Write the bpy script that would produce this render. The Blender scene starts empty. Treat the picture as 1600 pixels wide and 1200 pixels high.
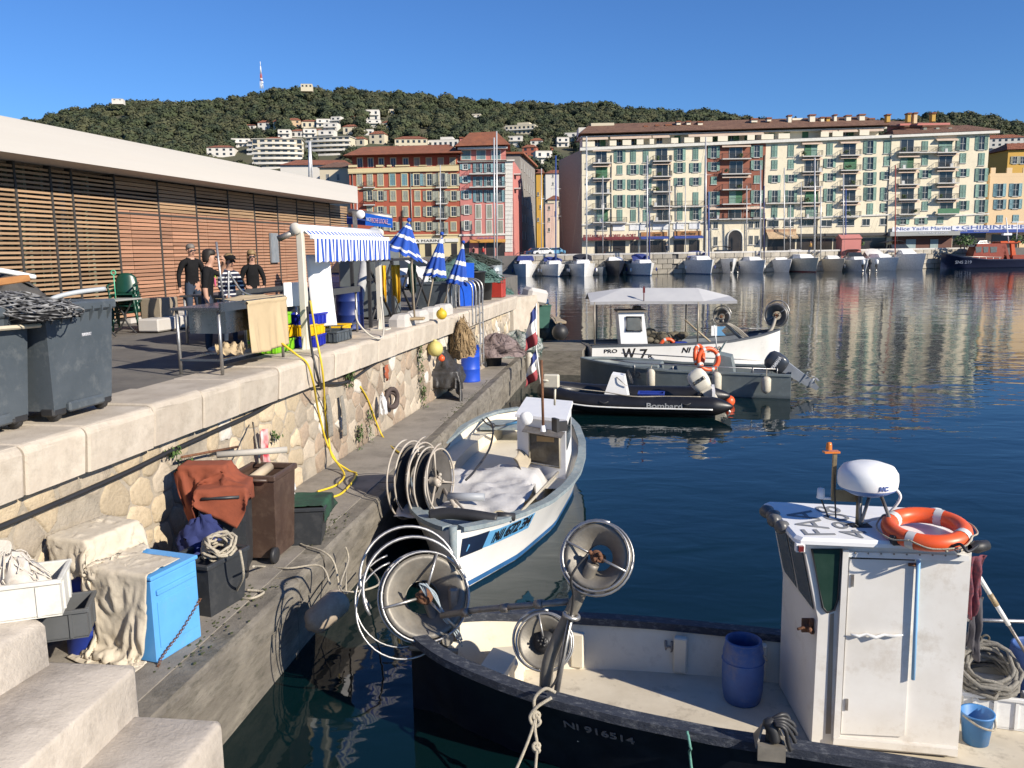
import bpy, math, random
import numpy as np
from mathutils import Vector, Matrix, Quaternion

S = bpy.context.scene
PI = math.pi
# ------------------------------------------------------------------ camera
FPX, YH, ROLL, CZ = 1330.0, 393.5, 0.016, 4.5
_p = math.atan((600 - YH) / FPX)
_F = Vector((0, math.cos(_p), -math.sin(_p)))
_U0 = Vector((0, math.sin(_p), math.cos(_p)))
_R = Vector((1, 0, 0)) * math.cos(ROLL) - _U0 * math.sin(ROLL)
_U = _U0 * math.cos(ROLL) + Vector((1, 0, 0)) * math.sin(ROLL)
CAM = Vector((0, 0, CZ))
cd = bpy.data.cameras.new('camera')
cam = bpy.data.objects.new('camera', cd)
S.collection.objects.link(cam)
cd.sensor_width = 36
cd.lens = FPX / 1600 * 36
cd.clip_start = 0.1
cd.clip_end = 8000
_m = Matrix((_R, _U, -_F)).transposed().to_4x4()
_m.translation = CAM
cam.matrix_world = _m
S.camera = cam
# ------------------------------------------------------------------ sky, sun, exposure
TOSUN = Vector((0.79, -0.613, 0)).normalized() * math.cos(math.radians(28)) + Vector((0, 0, math.sin(math.radians(28))))
W = bpy.data.worlds.new('World')
S.world = W
W.use_nodes = True
wn = W.node_tree
bg = wn.nodes['Background']
sky = wn.nodes.new('ShaderNodeTexSky')
sky.sky_type = 'NISHITA'
sky.sun_disc = False
sky.sun_elevation = math.radians(28)
sky.sun_rotation = math.atan2(TOSUN.x, TOSUN.y)
sky.air_density = 1.0
sky.dust_density = 0.0
sky.ozone_density = 5.0
tint = wn.nodes.new('ShaderNodeMix'); tint.data_type = 'RGBA'; tint.blend_type = 'MULTIPLY'; tint.inputs[0].default_value = 1
tint.inputs[7].default_value = (.47, .70, 1.0, 1)      # a clear winter day, deeper blue than the model's
wn.links.new(sky.outputs[0], tint.inputs[6]); wn.links.new(tint.outputs[2], bg.inputs[0])
bg.inputs[1].default_value = 0.09
sl = bpy.data.lights.new('sun', 'SUN')
sl.energy = 5.0
sl.angle = math.radians(0.53)
sl.color = (1.0, 0.91, 0.77)
so = bpy.data.objects.new('sun', sl)
S.collection.objects.link(so)
so.rotation_euler = TOSUN.to_track_quat('Z', 'Y').to_euler()
S.view_settings.view_transform = 'Standard'
S.view_settings.look = 'None'
S.view_settings.gamma = 1
S.view_settings.exposure = 0.55
S.view_settings.use_curve_mapping = False
S.render.engine = 'CYCLES'
S.cycles.max_bounces = 6
S.cycles.transparent_max_bounces = 8
S.cycles.use_denoising = True
S.cycles.volume_bounces = 0
# ------------------------------------------------------------------ a place of the photograph -> a point of the place
def ray(x, y):
    return _R * ((x - 800) / FPX) + _U * ((600 - y) / FPX) + _F
def at_z(x, y, z):
    d = ray(x, y)
    return CAM + d * ((z - CZ) / d.z)
def at_y(x, y, Y):
    d = ray(x, y)
    return CAM + d * (Y / d.y)
def pxm(P):
    return FPX / ((Vector(P) - CAM).dot(_F))
# ------------------------------------------------------------------ mesh helpers
RND = random.Random(7)
def V(*a): return Vector(a)
class MB:
    def __init__(s, M=None):
        s.v = []; s.f = []; s.m = []; s.sm = []; s.M = M
    def _add(s, vs, fs, m=0, sm=False):
        o = len(s.v)
        if s.M is not None:
            vs = [s.M @ Vector(v) for v in vs]
        s.v += [tuple(v) for v in vs]
        s.f += [tuple(i + o for i in f) for f in fs]
        s.m += [m] * len(fs); s.sm += [sm] * len(fs)
        return s
    def box(s, c, d, rz=0, m=0, bev=0, R=None):
        hx, hy, hz = d[0] / 2, d[1] / 2, d[2] / 2
        if R is None: R = Matrix.Rotation(rz, 3, 'Z')
        c = Vector(c)
        if bev <= 0:
            vs = [c + R @ Vector((x * hx, y * hy, z * hz)) for z in (-1, 1) for y in (-1, 1) for x in (-1, 1)]
            fs = [(0, 2, 3, 1), (4, 5, 7, 6), (0, 1, 5, 4), (2, 6, 7, 3), (0, 4, 6, 2), (1, 3, 7, 5)]
            return s._add(vs, fs, m)
        b = min(bev, hx * .9, hy * .9, hz * .9)
        vs = []; ix = {}
        for z in (-1, 1):
            for y in (-1, 1):
                for x in (-1, 1):
                    for a in range(3):
                        q = [x * hx, y * hy, z * hz]
                        for k in range(3):
                            if k != a: q[k] -= (x, y, z)[k] * b
                        ix[(x, y, z, a)] = len(vs); vs.append(c + R @ Vector(q))
        fs = []
        for a in range(3):
            o1, o2 = [(1, 2), (2, 0), (0, 1)][a]
            for sg in (-1, 1):
                f = []
                for p, q in ((-1, -1), (1, -1), (1, 1), (-1, 1)):
                    k = [0, 0, 0]; k[a] = sg; k[o1] = p; k[o2] = q
                    f.append(ix[(*k, a)])
                fs.append(f if sg > 0 else f[::-1])
        for a in range(3):
            o1, o2 = [(1, 2), (2, 0), (0, 1)][a]
            for p in (-1, 1):
                for q in (-1, 1):
                    k0 = [0, 0, 0]; k1 = [0, 0, 0]
                    k0[a] = -1; k1[a] = 1; k0[o1] = k1[o1] = p; k0[o2] = k1[o2] = q
                    f = [ix[(*k0, o1)], ix[(*k1, o1)], ix[(*k1, o2)], ix[(*k0, o2)]]
                    fs.append(f if p * q < 0 else f[::-1])
        for z in (-1, 1):
            for y in (-1, 1):
                for x in (-1, 1):
                    f = [ix[(x, y, z, a)] for a in range(3)]
                    fs.append(f if x * y * z > 0 else f[::-1])
        return s._add(vs, fs, m)
    def hexa(s, p, m=0):          # 8 points: bottom ring of 4, top ring of 4
        return s._add(p, [(3, 2, 1, 0), (4, 5, 6, 7), (0, 1, 5, 4), (1, 2, 6, 5), (2, 3, 7, 6), (3, 0, 4, 7)], m)
    def prism(s, pts, z0, z1, m=0, bev=0):
        n = len(pts)
        if bev > 0:
            cx = sum(p[0] for p in pts) / n; cy = sum(p[1] for p in pts) / n
            def ins(p):
                d = math.hypot(p[0] - cx, p[1] - cy) or 1
                k = max(.3, 1 - bev * 1.3 / d); return (cx + (p[0] - cx) * k, cy + (p[1] - cy) * k)
            vs = [(p[0], p[1], z0) for p in pts] + [(p[0], p[1], z1 - bev) for p in pts] + [(*ins(p), z1) for p in pts]
            fs = [tuple(range(n))[::-1], tuple(range(2 * n, 3 * n))]
            for k in (0, 1):
                fs += [(k * n + i, k * n + (i + 1) % n, (k + 1) * n + (i + 1) % n, (k + 1) * n + i) for i in range(n)]
            return s._add(vs, fs, m)
        vs = [(p[0], p[1], z0) for p in pts] + [(p[0], p[1], z1) for p in pts]
        fs = [tuple(range(n))[::-1], tuple(range(n, 2 * n))] + [(i, (i + 1) % n, n + (i + 1) % n, n + i) for i in range(n)]
        return s._add(vs, fs, m)
    def quad(s, a, b, c, d, m=0): return s._add([a, b, c, d], [(0, 1, 2, 3)], m)
    def tube(s, pts, r, n=8, closed=False, m=0, caps=True):
        pts = [Vector(p) for p in pts]; N = len(pts)
        rr = r if isinstance(r, (list, tuple)) else [r] * N
        vs = []; up = None
        for i, p in enumerate(pts):
            a = pts[(i - 1) % N] if (i > 0 or closed) else p
            b = pts[(i + 1) % N] if (i < N - 1 or closed) else p
            t = (b - a)
            t = t.normalized() if t.length > 1e-9 else Vector((0, 0, 1))
            if up is None:
                up = Vector((0, 0, 1)) if abs(t.z) < .9 else Vector((1, 0, 0))
            u = up - t * up.dot(t)
            if u.length < 1e-5: u = t.orthogonal()
            u.normalize(); w = t.cross(u); up = u
            for k in range(n):
                an = 2 * PI * k / n
                vs.append(p + (u * math.cos(an) + w * math.sin(an)) * rr[i])
        fs = []
        for i in range(N if closed else N - 1):
            j = (i + 1) % N
            for k in range(n):
                fs.append((i * n + k, i * n + (k + 1) % n, j * n + (k + 1) % n, j * n + k))
        s._add(vs, fs, m, True)
        if caps and not closed:
            o = len(s.v) - N * n
            s.f += [tuple(range(o, o + n))[::-1], tuple(range(o + (N - 1) * n, o + N * n))]
            s.m += [m, m]; s.sm += [False, False]
        return s
    def rod(s, a, b, r, n=8, m=0): return s.tube([a, b], r, n, m=m)
    def lathe(s, prof, c=(0, 0, 0), n=20, R=None, m=0, sm=True):
        c = Vector(c); vs = []; P = len(prof)
        for k in range(n):
            an = 2 * PI * k / n
            for r, z in prof:
                q = Vector((r * math.cos(an), r * math.sin(an), z))
                vs.append(c + (R @ q if R is not None else q))
        fs = []
        for k in range(n):
            j = (k + 1) % n
            for i in range(P - 1):
                fs.append((k * P + i, j * P + i, j * P + i + 1, k * P + i + 1))
        return s._add(vs, fs, m, sm)
    def sph(s, c, r, sc=(1, 1, 1), n=12, m=0, R=None):
        c = Vector(c); vs = []; fs = []; h = max(4, n // 2 + 1)
        for i in range(h + 1):
            th = PI * i / h
            for k in range(n):
                an = 2 * PI * k / n
                q = Vector((math.sin(th) * math.cos(an) * r * sc[0], math.sin(th) * math.sin(an) * r * sc[1], math.cos(th) * r * sc[2]))
                vs.append(c + (R @ q if R is not None else q))
        for i in range(h):
            for k in range(n):
                fs.append((i * n + k, (i + 1) * n + k, (i + 1) * n + (k + 1) % n, i * n + (k + 1) % n))
        return s._add(vs, fs, m, True)
    def torus(s, c, R0, r, R=None, n=28, k=8, m=0):
        c = Vector(c)
        pts = []
        for i in range(n):
            q = Vector((R0 * math.cos(2 * PI * i / n), R0 * math.sin(2 * PI * i / n), 0))
            pts.append(c + (R @ q if R is not None else q))
        return s.tube(pts, r, k, True, m)
    def grid(s, nu, nv, fn, m=0, sm=True, mf=None, closed=False):
        vs = [fn(i / nu, j / nv) for i in range(nu + 1) for j in range(nv + 1)]
        o = len(s.v); fs = []; ms = []
        for i in range(nu):
            for j in range(nv):
                fs.append((i * (nv + 1) + j, (i + 1) * (nv + 1) + j, (i + 1) * (nv + 1) + j + 1, i * (nv + 1) + j + 1))
                ms.append(mf(i, j) if mf else m)
        s._add(vs, fs, m, sm)
        s.m[-len(ms):] = ms
        return s
    def sweep(s, pts, w, h, m=0, closed=False, lean=0):   # flat rail along a path
        P = [Vector(p) for p in pts]; N = len(P); vs = []
        for i, p in enumerate(P):
            t = P[min(i + 1, N - 1)] - P[max(i - 1, 0)]; n_ = Vector((-t.y, t.x, 0)).normalized()
            for a, b in ((-1, -1), (1, -1), (1, 1), (-1, 1)): vs.append(p + n_ * (a * w / 2) + Vector((0, 0, b * h / 2)))
        fs = [(0, 1, 2, 3), tuple(range(4 * N - 4, 4 * N))[::-1]]
        for i in range(N - 1):
            for k in range(4): fs.append((4 * i + k, 4 * i + 4 + k, 4 * i + 4 + (k + 1) % 4, 4 * i + (k + 1) % 4))
        return s._add(vs, fs, m)
    def mesh(s, name, mats):
        me = bpy.data.meshes.new(name)
        me.from_pydata(s.v, [], s.f)
        for m in (mats if isinstance(mats, (list, tuple)) else [mats]): me.materials.append(m)
        me.polygons.foreach_set('material_index', s.m)
        me.polygons.foreach_set('use_smooth', s.sm)
        me.update()
        return me
def fixn(me):
    import bmesh
    b = bmesh.new(); b.from_mesh(me); bmesh.ops.recalc_face_normals(b, faces=b.faces); b.to_mesh(me); b.free()
def tag(o, label=None, cat=None, group=None, kind=None):
    if label: o['label'] = label
    if cat: o['category'] = cat
    if group: o['group'] = group
    if kind: o['kind'] = kind
    return o
def link(name, data, parent=None, loc=None, rot=None):
    o = bpy.data.objects.new(name, data)
    S.collection.objects.link(o)
    if parent is not None: o.parent = parent
    if loc is not None: o.location = loc
    if rot is not None: o.rotation_euler = rot
    return o
def ob(name, mb, mats, parent=None, label=None, cat=None, group=None, kind=None, loc=None, rot=None, fix=False, solid=0):
    me = mb.mesh(name, mats) if isinstance(mb, MB) else mb
    if fix: fixn(me)
    o = link(name, me, parent, loc, rot)
    if solid:
        md = o.modifiers.new('thick', 'SOLIDIFY'); md.thickness = solid; md.offset = 0
    return tag(o, label, cat, group, kind)
def thing(name, label, cat, loc=(0, 0, 0), rz=0, group=None, rot=None):
    o = link(name, None, None, loc, rot or (0, 0, rz))
    o.empty_display_size = .2
    return tag(o, label, cat, group)
FONT_CACHE = {}
def text(body, size, mat, parent, loc, rot, name='lettering', ext=.003, sx=1.0, align='CENTER', shear=0, bold=0, width=None):
    cu = bpy.data.curves.new(name, 'FONT')
    cu.body = body; cu.size = size; cu.extrude = ext; cu.align_x = align; cu.align_y = 'CENTER'; cu.shear = shear
    cu.offset = bold
    cu.resolution_u = 3
    cu.materials.append(mat)
    tmp = bpy.data.objects.new('tmp', cu)
    me = bpy.data.meshes.new_from_object(tmp)
    me.name = name
    bpy.data.objects.remove(tmp)
    o = link(name, me, parent, loc)
    if isinstance(rot, Matrix): o.rotation_euler = rot.to_euler()
    else: o.rotation_euler = rot
    xs = [v.co.x for v in me.vertices] or [0, 1]
    o['tw'] = max(xs) - min(xs)
    if width: sx = width / max(o['tw'], 1e-6)
    o.scale = (sx, 1, 1)
    return o
def basis(x, y):                 # rotation whose X is x and whose Y is near y
    x = Vector(x).normalized(); z = x.cross(Vector(y)).normalized(); y = z.cross(x)
    return Matrix((x, y, z)).transposed()
def zto(d):                      # rotation that turns Z to d
    return Vector(d).normalized().to_track_quat('Z', 'Y').to_matrix()
def rope(pts, n=6, jit=0):       # smooth curve through points
    P = [Vector(p) for p in pts]; out = []
    for i in range(len(P) - 1):
        a, b, c, d = P[max(i - 1, 0)], P[i], P[i + 1], P[min(i + 2, len(P) - 1)]
        for k in range(n):
            t = k / n
            q = .5 * ((2 * b) + (c - a) * t + (2 * a - 5 * b + 4 * c - d) * t * t + (3 * b - a - 3 * c + d) * t ** 3)
            if jit: q = q + Vector((RND.uniform(-jit, jit), RND.uniform(-jit, jit), RND.uniform(-jit, jit)))
            out.append(q)
    out.append(P[-1])
    return out
def fbm(x, y, s=0):
    v = 0; a = 1
    for k in range(4):
        v += a * math.sin(x * (1.3 + .9 * k) + s * 1.7 + k * 2.1 + 1.3 * math.sin(y * (1.1 + .8 * k) + k + s)) * math.cos(y * (1.5 + .7 * k) + s * .6 - k + math.sin(x * (.9 + k)))
        a *= .55
    return v
# ------------------------------------------------------------------ materials
MATS = {}
def mat(name, c, c2=None, sc=3.0, rough=.6, metal=0, bump=0, bsc=None, dirt=None, spec=.5, stretch=(1, 1, 1), alpha=None, trans=0, det=6, coat=0, dthr=.55):
    """base colour wandering between two tones by noise, optional stains, optional fine relief"""
    if name in MATS: return MATS[name]
    m = bpy.data.materials.new(name); m.use_nodes = True
    nt = m.node_tree; N = nt.nodes; L = nt.links
    b = N['Principled BSDF']
    c = tuple(c); c2 = tuple(c2) if c2 else tuple(x * .78 for x in c)
    tc = N.new('ShaderNodeTexCoord'); mp = N.new('ShaderNodeMapping'); mp.inputs['Scale'].default_value = stretch
    L.new(tc.outputs['Object'], mp.inputs[0])
    nz = N.new('ShaderNodeTexNoise'); nz.inputs['Scale'].default_value = sc; nz.inputs['Detail'].default_value = det; nz.inputs['Roughness'].default_value = .65
    L.new(mp.outputs[0], nz.inputs[0])
    cr = N.new('ShaderNodeValToRGB'); cr.color_ramp.elements[0].position = .33; cr.color_ramp.elements[1].position = .68
    cr.color_ramp.elements[0].color = (*c2, 1); cr.color_ramp.elements[1].color = (*c, 1)
    L.new(nz.outputs[0], cr.inputs[0])
    col = cr.outputs[0]
    if dirt:
        dc, amt, dsc = dirt
        n2 = N.new('ShaderNodeTexNoise'); n2.inputs['Scale'].default_value = dsc; n2.inputs['Detail'].default_value = 8; n2.inputs['Roughness'].default_value = .75
        L.new(mp.outputs[0], n2.inputs[0])
        r2 = N.new('ShaderNodeValToRGB'); r2.color_ramp.elements[0].position = dthr - .06; r2.color_ramp.elements[1].position = dthr + .14
        r2.color_ramp.elements[0].color = (0, 0, 0, 1); r2.color_ramp.elements[1].color = (amt, amt, amt, 1)
        L.new(n2.outputs[0], r2.inputs[0])
        mx = N.new('ShaderNodeMix'); mx.data_type = 'RGBA'
        L.new(r2.outputs[0], mx.inputs[0]); L.new(col, mx.inputs[6]); mx.inputs[7].default_value = (*dc, 1)
        col = mx.outputs[2]
    L.new(col, b.inputs['Base Color'])
    rv = N.new('ShaderNodeMapRange'); rv.inputs[3].default_value = max(.02, rough - .1); rv.inputs[4].default_value = min(1, rough + .1)
    L.new(nz.outputs[0], rv.inputs[0]); L.new(rv.outputs[0], b.inputs['Roughness'])
    b.inputs['Metallic'].default_value = metal
    b.inputs['Specular IOR Level'].default_value = spec
    b.inputs['Coat Weight'].default_value = coat
    if trans: b.inputs['Transmission Weight'].default_value = trans
    if alpha is not None: b.inputs['Alpha'].default_value = alpha
    if bump:
        n3 = N.new('ShaderNodeTexNoise'); n3.inputs['Scale'].default_value = bsc or sc * 8; n3.inputs['Detail'].default_value = 6; n3.inputs['Roughness'].default_value = .7
        L.new(mp.outputs[0], n3.inputs[0])
        bp = N.new('ShaderNodeBump'); bp.inputs['Strength'].default_value = min(1, bump); bp.inputs['Distance'].default_value = .02
        L.new(n3.outputs[0], bp.inputs['Height']); L.new(bp.outputs[0], b.inputs['Normal'])
    MATS[name] = m
    return m
def wave_bump(m, scale, direction='X', strength=.6, dist=.05, tint=.25):
    nt = m.node_tree; N = nt.nodes; L = nt.links; b = N['Principled BSDF']
    tc = N.new('ShaderNodeTexCoord'); w = N.new('ShaderNodeTexWave'); w.bands_direction = direction
    w.inputs['Scale'].default_value = scale; w.inputs['Distortion'].default_value = .3
    L.new(tc.outputs['Object'], w.inputs[0])
    bp = N.new('ShaderNodeBump'); bp.inputs['Strength'].default_value = strength; bp.inputs['Distance'].default_value = dist
    L.new(w.outputs['Fac'], bp.inputs['Height'])
    for l in list(b.inputs['Normal'].links): L.new(l.from_socket, bp.inputs['Normal'])
    L.new(bp.outputs[0], b.inputs['Normal'])
    return m
def rnd_tint(m, amt=.25):        # each object of this material gets its own shade
    nt = m.node_tree; N = nt.nodes; L = nt.links; b = N['Principled BSDF']
    oi = N.new('ShaderNodeObjectInfo'); mr = N.new('ShaderNodeMapRange'); mr.inputs[3].default_value = 1 - amt; mr.inputs[4].default_value = 1 + amt
    L.new(oi.outputs['Random'], mr.inputs[0])
    hs = N.new('ShaderNodeHueSaturation'); L.new(mr.outputs[0], hs.inputs['Value'])
    src = b.inputs['Base Color'].links[0].from_socket
    L.new(src, hs.inputs['Color']); L.new(hs.outputs[0], b.inputs['Base Color'])
    return m
WHITE = mat('white_paint', (.8, .8, .78), (.68, .68, .66), rough=.45, dirt=((.35, .3, .24), .35, 4), dthr=.6)
CLEANW = mat('clean_white', (.82, .82, .81), (.76, .76, .76), rough=.4)
BLACK = mat('black_plastic', (.018, .018, .02), (.028, .028, .03), rough=.5)
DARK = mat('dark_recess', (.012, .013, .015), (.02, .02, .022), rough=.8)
STEEL = mat('steel', (.5, .49, .47), (.34, .33, .32), sc=9, rough=.42, metal=.85, bump=.1)
GALV = mat('worn_metal', (.36, .34, .31), (.22, .2, .18), sc=6, rough=.5, metal=.7, bump=.3, dirt=((.2, .1, .05), .5, 9))
RUST = mat('rust', (.22, .1, .05), (.1, .045, .025), sc=14, rough=.9, bump=.6)
GLASS = mat('dark_glass', (.02, .025, .03), (.035, .04, .045), rough=.06, spec=.6)
ROPE = mat('rope_pale', (.5, .45, .36), (.32, .28, .21), sc=40, rough=.9, bump=.6, bsc=120)
ORANGE = mat('lifebuoy_orange', (.8, .11, .025), (.68, .085, .02), rough=.4, dirt=((.3, .12, .06), .35, 7))
TARPW = mat('tarp_beige', (.60, .54, .44), (.46, .40, .31), sc=5, rough=.85, bump=.35, bsc=14, dirt=((.25, .2, .15), .5, 5))  # stain noise also stands in for darker creases
# ================================================================== the setting: water, quay, ledge, wall, steps
HQ, HL = 2.9, 0.9                      # upper quay, lower ledge
def capx(Y): return -5.66 + .1878 * Y
def ledx(Y): return -3.77 + .143 * Y
QD = Vector((.1846, .9828, 0)); QN = Vector((-.9828, .1846, 0)); QA = math.atan2(.9828, .1846)
QO = Vector((-5.66, 0, 0))
def qp(s, t, z=HQ): return QO + QD * s + QN * t + Vector((0, 0, z))      # s along the quay, t inland of the cap edge
def qs(x, y, z=HQ):
    P = at_z(x, y, z) - QO
    return P.dot(QD), P.dot(QN)
# --- water
wm = bpy.data.materials.new('sea_water'); wm.use_nodes = True
nt = wm.node_tree; b = nt.nodes['Principled BSDF']
b.inputs['Base Color'].default_value = (.004, .018, .026, 1); b.inputs['Roughness'].default_value = .035; b.inputs['IOR'].default_value = 1.33
tc = nt.nodes.new('ShaderNodeTexCoord')
def wnoise(scale, sx, sy, det, dist, prev, st):
    mp = nt.nodes.new('ShaderNodeMapping'); mp.inputs['Scale'].default_value = (sx, sy, 1); mp.inputs['Rotation'].default_value = (0, 0, .5)
    nt.links.new(tc.outputs['Object'], mp.inputs[0])
    n = nt.nodes.new('ShaderNodeTexNoise'); n.inputs['Scale'].default_value = scale; n.inputs['Detail'].default_value = det
    n.inputs['Distortion'].default_value = .6
    nt.links.new(mp.outputs[0], n.inputs[0])
    bp = nt.nodes.new('ShaderNodeBump'); bp.inputs['Strength'].default_value = st; bp.inputs['Distance'].default_value = dist
    nt.links.new(n.outputs[0], bp.inputs['Height'])
    if prev: nt.links.new(prev.outputs[0], bp.inputs['Normal'])
    return bp
w1 = wnoise(.25, 1, 1.6, 2, .09, None, .35)
w2 = wnoise(.9, 1, 1.8, 2, .026, w1, .4)
w3 = wnoise(3.2, 1, 1.5, 1, .005, w2, .35)
nt.links.new(w3.outputs[0], b.inputs['Normal'])
# greener, cloudier water over the shallow by the quay
n = nt.nodes.new('ShaderNodeTexNoise'); n.inputs['Scale'].default_value = .35; nt.links.new(tc.outputs['Object'], n.inputs[0])
cr = nt.nodes.new('ShaderNodeValToRGB'); cr.color_ramp.elements[0].color = (.001, .007, .011, 1); cr.color_ramp.elements[1].color = (.002, .014, .014, 1)
nt.links.new(n.outputs[0], cr.inputs[0]); nt.links.new(cr.outputs[0], b.inputs['Base Color'])
mb = MB(); mb.quad((-300, -60, 0), (900, -60, 0), (900, 400, 0), (-300, 400, 0))
ob('water', mb, wm, kind='structure')
# --- near quay: paving behind the cap stones
ASPH = mat('asphalt', (.16, .148, .132), (.105, .097, .088), sc=1.2, rough=.9, bump=.5, bsc=60, dirt=((.2, .18, .15), .5, 2.2))
mb = MB()
P = [qp(-12, .9), qp(33.9, .9), qp(33.9, 4), qp(60, 5), qp(80, 14), qp(80, 60), qp(-12, 60)]
mb.prism([(p.x, p.y) for p in P][::1], 0, HQ - .03)
ob('quay_paving', mb, ASPH, kind='structure', fix=True)
LIME = rnd_tint(mat('limestone_cap', (.53, .47, .39), (.42, .36, .29), sc=2.2, rough=.8, bump=.35, bsc=30, dirt=((.27, .23, .18), .55, 3.2)), .1)
# a wet darker quay end beyond
caps = tag(link('quay_cap_stones', None), kind='structure')
js = [-3, -1.4, .2, 1.6, 3.0, 4.5, 5.9, qs(50, 694)[0], qs(144, 665)[0], qs(243, 633)[0], qs(319, 610)[0], qs(380, 593)[0], qs(441, 574)[0]]
while js[-1] < 31.5: js.append(js[-1] + RND.uniform(.95, 1.35))
def bullnose(d, h, r):          # section (t inland, z) of a cap stone, front at t=0
    pts = [(d, 0), (d, h)]
    for k in range(6):
        a = PI / 2 * k / 5
        pts.append((r - r * math.sin(a), h - r + r * math.cos(a)))
    return pts + [(.03, .0)]
for a, bb in zip(js, js[1:]):
    mb = MB(); sec = bullnose(.95, .47 + RND.uniform(-.012, .012), .085); n_ = len(sec); L_ = bb - a - .022
    off = RND.uniform(-.012, .012); tw = RND.uniform(-.006, .006)
    vs = []
    ks = [0, .02, .25, .5, .75, .98, 1]
    for j, k in enumerate(ks):
        for i, (t, z_) in enumerate(sec):
            e = .018 if k in (0, 1) else 0
            jt = RND.uniform(-.007, .007) if 0 < k < 1 else 0
            vs.append((k * L_, t + off + (e if t < .3 else 0) + jt, z_ - (e if z_ > .3 else 0) + tw * k))
    fs = [tuple(range(n_)), tuple(range((len(ks) - 1) * n_, len(ks) * n_))[::-1]]
    for j in range(len(ks) - 1):
        for i in range(n_): fs.append((j * n_ + i, (j + 1) * n_ + i, (j + 1) * n_ + (i + 1) % n_, j * n_ + (i + 1) % n_))
    mb._add(vs, fs)
    p = qp(a + .011, 0, HQ - .47)
    ob('cap_stone', mb, LIME, caps, loc=p, rot=(0, 0, QA), fix=True)
# --- wall under the cap: mortar sheet with stones proud of it
MORT = mat('wall_mortar', (.42, .365, .29), (.3, .26, .205), sc=3, rough=.95, bump=1, bsc=25, dirt=((.12, .11, .1), .6, 1.4))
wall = tag(link('quay_wall', None), kind='structure')
mb = MB()
WT = .2
mb.hexa([qp(-4, WT, -1), qp(31.6, WT, -1), qp(31.6, 1.2, -1), qp(-4, 1.2, -1), qp(-4, WT, HQ - .48), qp(31.6, WT, HQ - .48), qp(31.6, 1.2, HQ - .48), qp(-4, 1.2, HQ - .48)])
ob('mortar', mb, MORT, wall, fix=True)
STN = [rnd_tint(mat('stone_ochre', (.56, .46, .32), (.43, .345, .235), sc=7, rough=.9, bump=.9, bsc=22, dirt=((.2, .16, .11), .6, 6)), .2),
       rnd_tint(mat('stone_grey', (.48, .41, .32), (.36, .305, .235), sc=7, rough=.9, bump=.9, bsc=22, dirt=((.14, .12, .1), .6, 6)), .2),
       rnd_tint(mat('stone_white', (.64, .6, .54), (.5, .46, .4), sc=7, rough=.9, bump=.8, bsc=22), .08),
       rnd_tint(mat('stone_brown', (.38, .295, .215), (.25, .19, .14), sc=7, rough=.9, bump=.9, bsc=22, dirt=((.1, .09, .08), .6, 5)), .25)]
def clip(poly, px_, py_, nx, ny):
    out = []
    for i in range(len(poly)):
        a, c = poly[i], poly[(i + 1) % len(poly)]
        da = (a[0] - px_) * nx + (a[1] - py_) * ny; dc = (c[0] - px_) * nx + (c[1] - py_) * ny
        if da <= 0: out.append(a)
        if da * dc < 0:
            t = da / (da - dc); out.append((a[0] + (c[0] - a[0]) * t, a[1] + (c[1] - a[1]) * t))
    return out
def smooth_poly(p, k=.16):       # cut the corners, roughen the sides
    out = []; q_ = []
    for i in range(len(p)):
        a, c = p[i], p[(i + 1) % len(p)]; L_ = math.hypot(c[0] - a[0], c[1] - a[1]); q_.append(a)
        if L_ > .16:
            w_ = rs.gauss(0, .016); q_.append(((a[0] + c[0]) / 2 - (c[1] - a[1]) / L_ * w_, (a[1] + c[1]) / 2 + (c[0] - a[0]) / L_ * w_))
    p = q_
    for i in range(len(p)):
        a, c = p[i], p[(i + 1) % len(p)]
        out += [(a[0] + (c[0] - a[0]) * k, a[1] + (c[1] - a[1]) * k), (a[0] + (c[0] - a[0]) * (1 - k), a[1] + (c[1] - a[1]) * (1 - k))]
    return out
def cells(s0, s1, z0, z1, w, h, rs, gap):
    seeds = []
    r = 0; z_ = z0
    while z_ < z1:
        s_ = s0 + (r % 2) * w * .5
        while s_ < s1 + w:
            seeds.append((s_ + rs.uniform(-.3, .3) * w, z_ + h / 2 + rs.uniform(-.2, .2) * h)); s_ += w * rs.uniform(.75, 1.3)
        z_ += h; r += 1
    out = []
    for i, (a, c) in enumerate(seeds):
        poly = [(max(s0, a - w * 1.5), max(z0, c - h * 1.5)), (min(s1, a + w * 1.5), max(z0, c - h * 1.5)), (min(s1, a + w * 1.5), min(z1, c + h * 1.5)), (max(s0, a - w * 1.5), min(z1, c + h * 1.5))]
        for j, (d, e) in enumerate(seeds):
            if i == j or abs(d - a) > 3 * w or abs(e - c) > 3 * h: continue
            nx, ny = d - a, e - c; ln = math.hypot(nx, ny)
            if ln < 1e-6: continue
            g = rs.uniform(gap * .5, gap * 1.6)
            poly = clip(poly, (a + d) / 2 - nx / ln * g, (c + e) / 2 - ny / ln * g, nx, ny)
            if len(poly) < 3: break
        if len(poly) >= 3:
            A = abs(sum(poly[k][0] * poly[(k + 1) % len(poly)][1] - poly[(k + 1) % len(poly)][0] * poly[k][1] for k in range(len(poly)))) / 2
            if A > w * h * .12: out.append((a, c, poly))
    return out
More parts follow.
